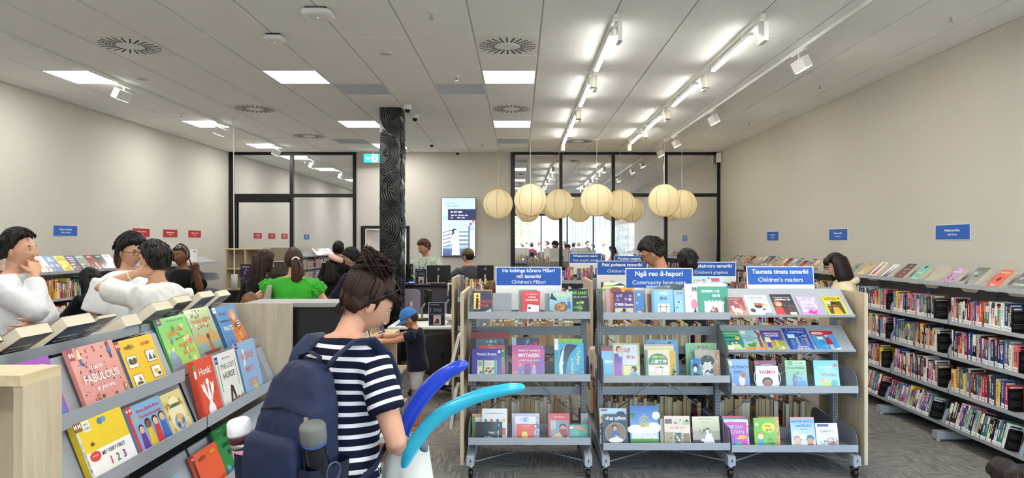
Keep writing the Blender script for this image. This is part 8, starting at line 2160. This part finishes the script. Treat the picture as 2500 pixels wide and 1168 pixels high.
std('dark thin book on the wooden display near the boy', -1.34, 6.2, .831, R(75), .15, .2, .01, '#2a2430', 18, 608)
std('white and blue magazine on the middle shelf of the wooden display', -1.26, 6.2, .466, R(80), .18, .26, .012, '#c9d0d8', 16, 605)
std('yellow booklet on the middle shelf of the wooden display', -1.24, 6.05, .466, R(80), .1, .1, .02, '#d0c83a', 10, 606)
std('dark red book on the bottom shelf of the wooden display', -1.28, 6.3, .126, R(80), .18, .24, .02, '#5a2f2c', 16, 607)

# ------------------------------------------------------------------ service desk area
WT = mat('white_laminate', '#e9e7e3', 0.4)
LAV = mat('lavender_felt', '#8f8696', 0.9, bump=0.2, bscale=300)
tp = [('top', MB().box(-1.52, -0.62, 7.68, 9.06, .715, .745), WT)]
for x in (-1.47, -0.67):
 for y in (7.78, 8.96): tp.append(('leg', MB().box(x - .025, x + .025, y - .025, y + .025, 0, .715), BLACKP))
tp.append(('crossbeam', MB().box(-1.445, -.695, 8.4, 8.45, .62, .7), BLACKP))
thing('table', 'long white table with black legs behind the boy', 'table', tp, bevel=0.004)
def a4(px0, px1, py0, py1, Y, label, z0=None):
 x0, x1 = wx(px0, Y), wx(px1, Y); zb, zt = wz(py1, Y), wz(py0, Y)
 if z0 is not None: zt += z0 - zb; zb = z0
 w, h = x1 - x0, zt - zb
 s = Sheet(w, h, 0.0004); s.rect(0, 0, 1, 1, '#d9dce2'); s.rect(.03, .02, .97, .98, '#23283a')
 s.text('Flat Bush Library', .4, .9, .055, '#f0f0f4', .01); s.text('No Cash accepted', .55, .72, .045, '#e6e8ee', .01); s.text('Card Payments only', .55, .64, .045, '#e6e8ee', .01); s.text('Thank you for your understanding', .5, .5, .04, '#e6e8ee', .01)
 s.ell_(.12, .72, .03, '#f0f0f4'); s.ell_(.12, .64, .03, '#f0f0f4')
 s.rect(.3, .06, .74, .46, '#c9b8b0'); s.ell_(.54, .36, .06, '#d9a68c', .05); s.poly([(.4, .1), (.66, .1), (.62, .3), (.46, .3)], '#5a2a34'); s.poly([(.36, .1), (.5, .1), (.48, .2), (.38, .2)], '#2a2224')
 bd = MB().box(-w / 2, w / 2, .0006, .004, 0, h)
 ft = MB().box(-w / 2, w / 2, .004, .08, 0, .003)
 thing('sign_holder', label, 'sign', [('print', s, PRINTM), ('holder', bd, CLEAR), ('foot', ft, CLEAR)], loc=((x0 + x1) / 2, Y, zb))
a4(1046, 1087, 737, 795, 7.76, 'dark A4 notice in a clear stand on the white table', .746)
a4(1013, 1042, 648, 687, 9.72, 'dark A4 notice in a clear stand on the service counter', 1.106)
# counter
cp = [('top', MB().box(-1.9, -.35, 9.68, 10.0, 1.08, 1.105), BLACKP), ('front', MB().box(-1.88, -.37, 9.72, 9.75, 0, 1.08), mat('counter_front', '#4a4650', 0.8)), ('side', MB().box(-1.88, -1.85, 9.75, 9.98, 0, 1.08), mat('counter_front')), ('side', MB().box(-.4, -.37, 9.75, 9.98, 0, 1.08), mat('counter_front'))]
thing('service_counter', 'dark service counter in front of the librarian', 'counter', cp, bevel=0.004)
sp = MB().prism([(-1.72, .6), (-1.42, .6), (-1.42, 1.0), (-1.44, 1.035), (-1.47, 1.05), (-1.72, 1.05)], 1, 9.55, 9.59)
thing('desk_screen', 'lavender felt desk screen beside the carved column', 'partition', [('panel', sp, LAV), ('socket', MB().box(-1.56, -1.53, 9.545, 9.549, .80, .87), WHITEP), ('leg', MB().box(-1.7, -1.67, 9.555, 9.585, 0, .6), BLACKP), ('leg', MB().box(-1.47, -1.44, 9.555, 9.585, 0, .6), BLACKP)])
def monitor(label, x0, x1, z0, z1, Y, rz=0.0, base_z=None, face_back=True):
 w, h = x1 - x0, z1 - z0
 bd = MB().box(-w / 2, w / 2, -.014, .014, 0, h)
 bump = MB().box(-w * .28, w * .28, -.035, -.014, h * .2, h * .75)
 lg = MB(); lg.M = Matrix.Translation((0, -.0355, h * .78)) @ Matrix.Rotation(PI / 2, 4, 'X'); lg.lathe([(.018, 0), (.018, .0015)], 18)
 nk = MB().tube([(0, -.03, h * .4), (0, -.075, h * .2), (0, -.075, base_z - z0 + .01)], .014, 8)
 bs2 = MB().box(-.11, .11, -.15, .05, base_z - z0 + .001, base_z - z0 + .012)
 sc = MB().box(-w / 2 + .008, w / 2 - .008, .014, .0155, .012, h - .008)
 thing('monitor', label, 'monitor', [('casing', bd, BLACKP), ('back_bump', bump, BLACKP, [('round_badge', lg, GREYP)]), ('screen', sc, mat('screen_off', '#0a0c10', 0.15)), ('neck', nk, GREYP), ('base', bs2, BLACKP)], 'service desk monitors', loc=((x0 + x1) / 2, Y, z0), rot=(0, 0, rz))
monitor('black monitor back in front of the librarian', wx(1042, 9.85), wx(1100, 9.85), 1.13, 1.38, 9.85, 0, 1.105)
monitor('black monitor back beside the olive-capped visitor', wx(1165, 9.85), wx(1205, 9.85), 1.15, 1.38, 9.85, 0, 1.105)
monitor('black monitor turned edge-on on the white table', -1.35, -.95, .84, 1.12, 8.4, R(-72), .745)
monitor('second monitor turned edge-on on the white table', -1.08, -.68, .86, 1.16, 8.7, R(-78), .745)
monitor('monitor edge showing right beside the carved column', -1.75, -1.5, 1.13, 1.4, 9.86, R(80), 1.105)
cr = MB().box(-1.62, -1.52, 9.72, 9.8, 1.106, 1.15); crs = MB().box(-1.61, -1.53, 9.717, 9.72, 1.125, 1.147)
thing('card_reader', 'small black card reader with a blue screen on the counter', 'card reader', [('body', cr, BLACKP), ('screen', crs, emit_mat('blue_screen', '#4a5aff', 1.2))])
pr = [('housing', MB().box(-.98, -.52, 9.1, 9.5, .98, 1.17), mat('cream_plastic', '#cfcabb', 0.5)), ('lid', MB().box(-.975, -.525, 9.1, 9.5, 1.171, 1.19), BLACKP), ('cabinet', MB().box(-.94, -.6, 9.14, 9.48, .0, .979), mat('cream_plastic'))]
for x in (-.9, -.66): pr.append(('port', MB().box(x, x + .05, 9.09, 9.1, .985, 1.05), BLACKP))
pr.append(('cable', MB().tube([(-.88, 9.08, 1.0), (-.86, 9.04, .93), (-.8, 9.03, .96), (-.7, 9.04, .94), (-.64, 9.08, 1.0)], .006, 6), BLACKP))
thing('copier', 'cream copier seen from behind between the table and the visitor', 'copier', pr, bevel=0.012)
dv = MB(); dv.M = Matrix.Translation((-.78, 8.0, .79)) @ Matrix.Rotation(R(-35), 4, 'Z') @ Matrix.Rotation(R(-24), 4, 'X'); dv.box(-.1, .1, -.17, .17, -.025, .02)
dvs = MB(); dvs.M = dv.M; dvs.box(-.06, .06, -.08, .12, .02, .022)
dvb = MB(); dvb.box(-.86, -.7, 7.94, 8.06, .746, .77)
thing('scanner', 'white sloped scanner pad on the white table', 'scanner', [('body', dv, WHITEP), ('pad', dvs, GREYP), ('foot', dvb, WHITEP)], bevel=0.006)
kb = MB().box(-1.42, -1.28, 7.8, 8.2, .746, .762)
thing('keyboard', 'black keyboard at the edge of the white table', 'keyboard', [], root=(kb, BLACKP), bevel=0.004)
hs_ = MB(); hs_.sm = True; hs_.lathe([(.0, 1.106), (.03, 1.106), (.03, 1.19), (.012, 1.2), (.012, 1.215)], 14, -1.38, 9.78)
hp = MB().box(-1.4, -1.375, 9.772, 9.788, 1.215, 1.225)
thing('pump_bottle', 'small white pump bottle on the service counter', 'bottle', [('flask', hs_, WHITEP), ('pump', hp, WHITEP)])
def chair(label, x, y, rz, bz=.72, M_=BLACKP):
 parts = []
 bsx = MB()
 for k in range(5):
  a = 2 * PI * k / 5 + .3
  parts.append(('base_leg', MB().tube([(0, 0, .1), (.28 * math.cos(a), .28 * math.sin(a), .065)], [.022, .014], 8), M_))
  w = MB(); w.sm = True; w.ell((.28 * math.cos(a), .28 * math.sin(a), .03), (.022, .022, .03), 10, 8); parts.append(('caster', w, M_))
 parts.append(('column', MB().tube([(0, 0, .1), (0, 0, .42)], .022, 12), CHROME))
 st = MB(); st.sm = True; st.rings([rrect(0, 0, hx, hy, z, 28, .5) for z, hx, hy in ((.42, .2, .2), (.435, .23, .225), (.47, .235, .23), (.485, .21, .2))])
 parts.append(('seat', st, mat('black_fabric', '#141417', 0.9)))
 bk2 = MB(); bk2.sm = True
 bk2.M = Matrix.Translation((0, -.23, bz)) @ Matrix.Rotation(R(-8 + 90), 4, 'X')
 bk2.rings([rrect(0, 0, hx, hy, z, 28, .5) for z, hx, hy in ((-.02, .19, .21), (-.012, .215, .235), (.012, .215, .235), (.02, .19, .21))])
 parts.append(('backrest', bk2, mat('black_mesh_fabric', '#19191c', 0.8, bump=0.4, bscale=500)))
 parts.append(('back_post', MB().tube([(0, -.12, .43), (0, -.24, .46), (0, -.26, bz)], .02, 8), M_))
 thing('office_chair', label, 'chair', parts, 'black office chairs', loc=(x, y, 0), rot=(0, 0, rz))
chair('black office chair beside the white table near the carved column', -1.86, 8.75, R(-80))
chair('black mesh office chair at the near end of the white table', -.95, 7.5, R(25), .5)
# green welcome sign
s = Sheet(.36, .3, .0005); s.rect(0, 0, 1, 1, '#c4cbd0'); s.rect(0, .28, 1, 1, '#1f4a36'); s.text('Haere mai', .5, .8, .26, '#f0f4f0', .02, maxw=.9); s.text('Welcome', .5, .5, .25, '#f0f4f0', 0, maxw=.86)
pl = MB().box(-.18, .18, .001, .01, 0, .3).box(-.012, .012, .011, .03, -.86, .29).box(-.15, .15, .0, .2, -.87, -.86)
thing('floor_sign', 'green welcome sign on a stand next to the carved column', 'sign', [('face', s, PRINTM), ('stand', pl, GREYP)], loc=(wx(910, 8.9), 8.9, wz(745, 8.9)))
# wall switches beside the column
for i, (py, hh) in enumerate(((625, .11), (640, .05), (650, .05), (661, .05), (673, .05))):
 thing('wall_switch', ('round-topped white control plate above the four switches by the column', 'top small white wall switch by the column', 'second small white wall switch by the column', 'third small white wall switch by the column', 'lowest small white wall switch by the column')[i], 'switch', [('plate', MB().box(wx(997, YB), wx(1004, YB), YB - .012, YB - .001, wz(py, YB), wz(py, YB) + hh), WHITEP), ('button', MB().box(wx(999.5, YB), wx(1002, YB), YB - .016, YB - .012, wz(py, YB) + .015, wz(py, YB) + hh - .015), GREYP)], 'wall switches by the column')

# ------------------------------------------------------------------ non-fiction wall
LB = [6.07 + .9 * k for k in range(8)]
for k in range(7):
 wall_bay(LB[k + 1], LB[k], -1, 'grey steel bay of the non-fiction wall shelving, ' + ORD[6 - k] + ' from the back glazing')
NF = [('#8a8c8c', 'grey motorcycle book'), ('#d9d6d0', 'white recipe book'), ('#3f6fb0', 'blue seaside book'), ('#d9cf2a', 'yellow salad book'), ('#4a2f78', 'purple street food book'), ('#8a9a88', 'grey-green bottle book'), ('#8a2f28', 'red and dark glossy book'), ('#2a201e', 'dark brown starry book'), ('#e4e4e2', 'white plain book')]
tt = [['MOTOR', 'CYCLE'], ['How to', 'Food'], ['SEA', 'SIMPLE'], ["YOU'LL", 'LOVE THIS'], ['MEXICO', 'STREET', 'FOOD'], ['BOTTLE'], ['SPICE'], ['STARS'], ['GRID']]
for i, (c, nm) in enumerate(NF):
 y = 7.72 + i * .188
 rgb = random.Random(i)
 dr = art((c, c), [(t_, .5, .88 - j * .13, .13, '#fff' if i not in (1, 3, 8) else '#2a2a2a', .02) for j, t_ in enumerate(tt[i])], [('s', 14, .08, .06, .92, .5, .1, ['#d9b48a', '#6a8a4a', '#c84a34', '#e8e2d0', '#34404a'])], i)
 face_book('cookbook' if i in (1, 3, 4) else 'large_book', nm + ' face-out on the non-fiction ledge', .185, .26, .02, c, dr, (-5.562, y, 1.352), (R(-40), 0, PI / 2), 'face-out books on the non-fiction ledge')
r = random.Random(55)
for k in range(0, 5):
 for ri in range(3):
  y = LB[k] + .03
  while y < LB[k + 1] - r.uniform(.06, .25):
   t = r.uniform(.015, .04); h = r.uniform(.18, .26); dp = r.uniform(.14, .18)
   stuff_book(r.randrange(NSP), Matrix.Translation((-5.565, y + t, LV[ri] - .008)) @ Matrix.Rotation(PI, 4, 'Z') @ Matrix.Diagonal((dp, t, h, 1)))
   y += t + .001
for i, (nz, num) in enumerate(((1.36, '09'), (1.06, '10'), (.77, '11'))):
 s = Sheet(.22, .26, .0004); s.rect(0, 0, 1, 1, '#e9e9e6'); s.text(num, .8, .85, .16, '#222', .02)
 bd = MB().box(-.11, .11, .0005, .003, 0, .26)
 thing('number_card', 'white card numbered ' + ('nine', 'ten', 'eleven')[i] + ' on the empty request shelves', 'card', [('face', s, PRINTM), ('card', bd, WHITEP)], 'numbered shelf cards', loc=(-5.64, 11.46, nz - .02))
# wooden pigeon-hole unit
wp = []
xs_ = [-5.60, -5.24, -4.90]
for x in xs_: wp.append(('divider', MB().box(x - .011, x + .011, 12.75, 13.1, .02, 1.58), WOOD))
for z in (.03, .42, .81, 1.2): 
 for a, b in zip(xs_, xs_[1:]): wp.append(('shelf', MB().box(a + .011, b - .011, 12.75, 13.1, z, z + .022), WOODH))
wp.append(('top', MB().box(-5.62, -4.88, 12.74, 13.1, 1.58, 1.604), WOODH)); wp.append(('back_panel', MB().box(-5.6, -4.9, 13.1, 13.11, .02, 1.6), WOOD))
thing('cube_shelf', 'empty pale wooden cube shelf before the black framed glass door', 'shelf', wp)
tray = MB().box(-4.885, -4.77, 12.8, 12.82, 1.0, 1.42).box(-4.885, -4.77, 12.82, 12.9, 1.0, 1.01)
thing('brochure_holder', 'clear brochure holder on the side of the cube shelf', 'holder', [], root=(tray, CLEAR))
# power pole
px_, py_ = wx(570, 10.0), 10.0
pp = [('canopy', MB().lathe([(.06, ZC), (.06, ZC - .012), (.02, ZC - .02)], 18, px_, py_), WHITEP), ('cable', MB().tube([(px_, py_, ZC - .02), (px_ + .004, py_, 2.4), (px_ + .012, py_, 1.24)], .008, 8), WHITEP)]
pod = MB(); pod.sm = True; pod.lathe([(.045, 1.0), (.045, 1.235), (.04, 1.24)], 20, px_ + .012, py_)
pp.append(('socket_pod', pod, mat('pod_grey', '#c4c4c0', 0.4)))
thing('power_pole', 'thin white power drop with a grey socket pod hanging to the desk', 'power pole', pp)
ds = [('screen_panel', MB().prism([(-4.62, .62), (-4.2, .62), (-4.08, .96), (-4.12, .995), (-4.55, .995), (-4.6, .96)], 1, 9.98, 10.02), mat('black_fabric')), ('desktop', MB().box(-4.7, -4.0, 9.6, 10.4, .60, .62), BLACKP)]
for x, y in ((-4.66, 9.64), (-4.04, 9.64), (-4.66, 10.36), (-4.04, 10.36)): ds.append(('leg', MB().box(x - .02, x + .02, y - .02, y + .02, 0, .60), BLACKP))
thing('desk', 'black desk with a black screen under the power drop', 'desk', ds)
# machine with orange handles
mx = [('cabinet', MB().box(-3.36, -2.98, 8.4, 8.8, .0, 1.17), BLACKP), ('window', MB().box(-3.31, -3.06, 8.395, 8.4, 1.02, 1.1), mat('machine_window', '#20242c', 0.1)), ('lid', MB().prism([(8.42, 1.2), (8.78, 1.2), (8.78, 1.47), (8.56, 1.47), (8.42, 1.32)], 0, -3.32, -2.94), glass_mat('smoked_lid', (0.45, 0.46, 0.48), 0.12)), ('lid_strip', MB().box(-3.33, -2.93, 8.54, 8.58, 1.472, 1.48), mat('white_strip', '#e9eaea', 0.3)), ('tray', MB().box(-3.30, -2.96, 8.5, 8.76, 1.2, 1.23), mat('tray_red', '#5a3034', 0.6))]
for x in (-3.28, -3.04): mx.append(('handle', MB().prism([(x - .06, 1.18), (x + .05, 1.18), (x + .07, 1.24), (x + .02, 1.262), (x - .02, 1.22)], 1, 8.37, 8.42), mat('orange_plastic', '#d8572a', 0.45)))
mx.append(('sticker', MB().box(-3.26, -3.16, 8.393, 8.395, 1.06, 1.09), emit_mat('machine_glow', '#dfe8f0', 1.0)))  # pale patch on the window, its glow put in by emission
thing('laminating_machine', 'black machine with two orange handles and a clear lid', 'machine', mx)
pst = Sheet(.14, .32, .0005); pst.rect(0, 0, 1, 1, '#2a2438'); pst.specks(16, .05, .05, .95, .8, .15, ['#7a6a9a', '#c9b8d0', '#3a3050', '#a86a7a'], random.Random(3)); pst.text('Libraries', .5, .9, .08, '#e8e4ee', .01)
thing('poster', 'narrow dark poster beside the orange handled machine', 'poster', [('print', pst, PRINTM), ('board', MB().box(-.07, .07, .001, .01, 0, .32).box(-.01, .01, .011, .03, -1.1, .3).box(-.1, .1, -.05, .12, -1.12, -1.1), GREYP)], loc=(-3.48, 8.5, 1.12))
# shoulder bag of the bending woman and a cloth bag on the floor
sbg = MB(); sbg.sm = True
sbg.rings([rrect(-3.02, 5.62, hx, hy, z, 24, .6) for z, hx, hy in ((.72, .06, .03), (.74, .1, .05), (.86, .1, .05), (.93, .08, .03), (.95, .06, .01))])
stp = MB(); stp.sm = True; stp.tube([(-3.1, 5.62, .93), (-3.12, 5.66, 1.1), (-3.16, 5.7, 1.25), (-3.06, 5.66, 1.12), (-2.95, 5.62, .93)], .012, 8, flat=.3)
thing('shoulder_bag', 'patterned grey shoulder bag of the woman with long black hair', 'bag', [('bag', sbg, pattern_mat('bag_pattern', '#4a463e', '#8a8474', 60, .5)), ('strap', stp, mat('strap_grey', '#7a766c', 0.7))])
cb = MB(); cb.sm = True
cb.rings([[(0.42 + hx * math.cos(2 * PI * j / 24) * (1 + .15 * noise.noise((j * .7, z * 9, 0))), 7.95 + hy * math.sin(2 * PI * j / 24) * (1 + .15 * noise.noise((j * .9, z * 9, 5))), z) for j in range(24)] for z, hx, hy in ((.005, .2, .12), (.05, .24, .15), (.15, .22, .13), (.24, .15, .08), (.27, .06, .03))])
thing('cloth_bag', 'cream cloth bag lying on the carpet behind the shelves', 'bag', [], root=(cb, mat('canvas')))

for i, (x, z0, h_, t) in enumerate(((-.56, .62, .42, 14), (-.53, .28, .34, 8))):
 M = Matrix.Translation((x, 5.25, z0)) @ Matrix.Rotation(R(t), 4, 'Y')
 pn = MB(); pn.M = M; pn.box(-.02, -.016, -.12, .12, 0, h_).box(.016, .02, -.12, .12, 0, h_).box(-.02, .02, -.12, .12, -.004, 0)
 pg = MB(); pg.M = M; pg.box(-.012, .012, -.11, .11, .001, h_ * .93)
 thing('brochure_holder', ('upper', 'lower')[i] + ' clear brochure holder outside the wooden end by the balloons', 'holder', [('case', pn, CLEAR), ('brochures', pg, mat('white_paper')), ('hook', MB().box(x + .03, -.46, 5.2, 5.22, z0 + .05, z0 + .07), STEEL)], 'clear brochure holders')
# ------------------------------------------------------------------ outdoors, seen mirrored in the glazing
fac = MB()
def fpt(t): return (4.9 - 3.0 * t, -4.5 - 45 * t)
DARKF = mat('dark_facade', '#3c4148', 0.6, var=0.1, vscale=1)
a, b = fpt(0), fpt(.5)
ob = [('wall', MB().prism([a, b, (b[0] + .4, b[1]), (a[0] + .4, a[1])], 2, 0, 5.5), DARKF)]
for k in range(14):
 t = .02 + k * .034; p = fpt(t); q = fpt(t + .022)
 ob.append(('window', MB().prism([(p[0] - .03, p[1]), (q[0] - .03, q[1]), (q[0], q[1]), (p[0], p[1])], 2, .3, 3.6), mat('facade_glass', '#6b7886', 0.1)))
thing('neighbour_building', 'dark shop building along the pavement, mirrored in the glazing', 'building', ob)
a, b = fpt(.52), fpt(1.0)
ob = [('wall', MB().prism([a, b, (b[0] + .4, b[1]), (a[0] + .4, a[1])], 2, 0, 9), mat('pale_facade', '#7f8f96', 0.6))]
for k in range(22):
 p = fpt(.53 + k * .021)
 ob.append(('fin', MB().box(p[0] - .35, p[0], p[1] - .08, p[1] + .08, .2, 8.6), mat('fin_white', '#b9c4c8', 0.5)))
thing('louvred_building', 'pale building with upright fins, mirrored in the glazing', 'building', ob)
def tree(x, y, h, label, seed):
 g = random.Random(seed)
 tr = MB().tube([(x, y, 0), (x + .1, y, h * .3), (x, y, h * .8)], [.16, .12, .05], 8)
 lv = MB()
 for _ in range(520):
  a = g.uniform(0, 6.28); q = g.random() ** .5; z = g.uniform(.22, 1.0); w = h * .3 * (1.15 - z) + .35
  c = Vector((x + w * q * math.cos(a), y + w * q * math.sin(a), h * z)); s = g.uniform(.12, .26)
  u = Vector((g.uniform(-1, 1), g.uniform(-1, 1), g.uniform(-1, 1))).normalized(); v = u.orthogonal().normalized()
  lv._add([c - u * s, c - v * s * .4, c + u * s, c + v * s * .4], [(0, 1, 2, 3)])
 o = thing('street_tree', label, 'tree', [('trunk', tr, mat('bark', '#5a4a3c', 0.9)), ('foliage', lv, mat('leaf_green', '#5f8a4a', 0.7, var=0.3, vscale=3))], 'street trees outdoors')
 o.children[1]['kind'] = 'stuff'
tree(-.6, -30, 6.5, 'street tree nearest the wall screen side of the mirrored view', 1); tree(.1, -39, 8, 'taller street tree beside the finned building in the mirrored view', 2); tree(-3.5, -34, 7, 'street tree hidden at the edge of the mirrored view', 3)
protos = []
for i, (tp_, hr_, lb) in enumerate((('#1d2230', '#15110f', 'navy'), ('#d9d9dc', '#2a1f18', 'white'), ('#7a2430', '#17120f', 'dark red'), ('#8a9aa8', '#4a3424', 'pale blue'), ('#16161a', '#1c1613', 'black'))):
 p, _ = person('person in a ' + lb + ' top in the crowd outside the shopfront', (0, -5), R(20 * i), 1.6 + .04 * i, '#b98a6c', hr_, tp_, '#2a2d36', voxel=0.03, hthick=.02, group='crowd outside the shopfront', seed=40 + i)
 protos.append(p)
g = random.Random(17)
spots = [(-.3, -5.0), (.15, -6.2), (.6, -4.6), (1.0, -5.8), (1.4, -4.9), (1.8, -6.4), (2.2, -5.1), (2.6, -4.5), (3.0, -6.0), (3.3, -4.9), (3.7, -5.6), (4.1, -4.7), (.4, -7.5), (1.5, -8.0), (2.4, -7.4)]
for i, (x, y) in enumerate(spots):
 p = protos[i % 5]
 if i < 5: p.location = (x, y, -.02); p.rotation_euler = (0, 0, g.uniform(-3, 3))
 else: dup(p, (x, y, -.02), (0, 0, g.uniform(-3, 3)), p['label'], 'crowd outside the shopfront')
bpy.data.scenes.remove(TXSC)
o = link('book_rows', STUFF.mesh('book_rows', PRINT)); o['kind'] = 'stuff'
o['label'] = 'further rows of library books seen from behind and far off'; o['category'] = 'books'
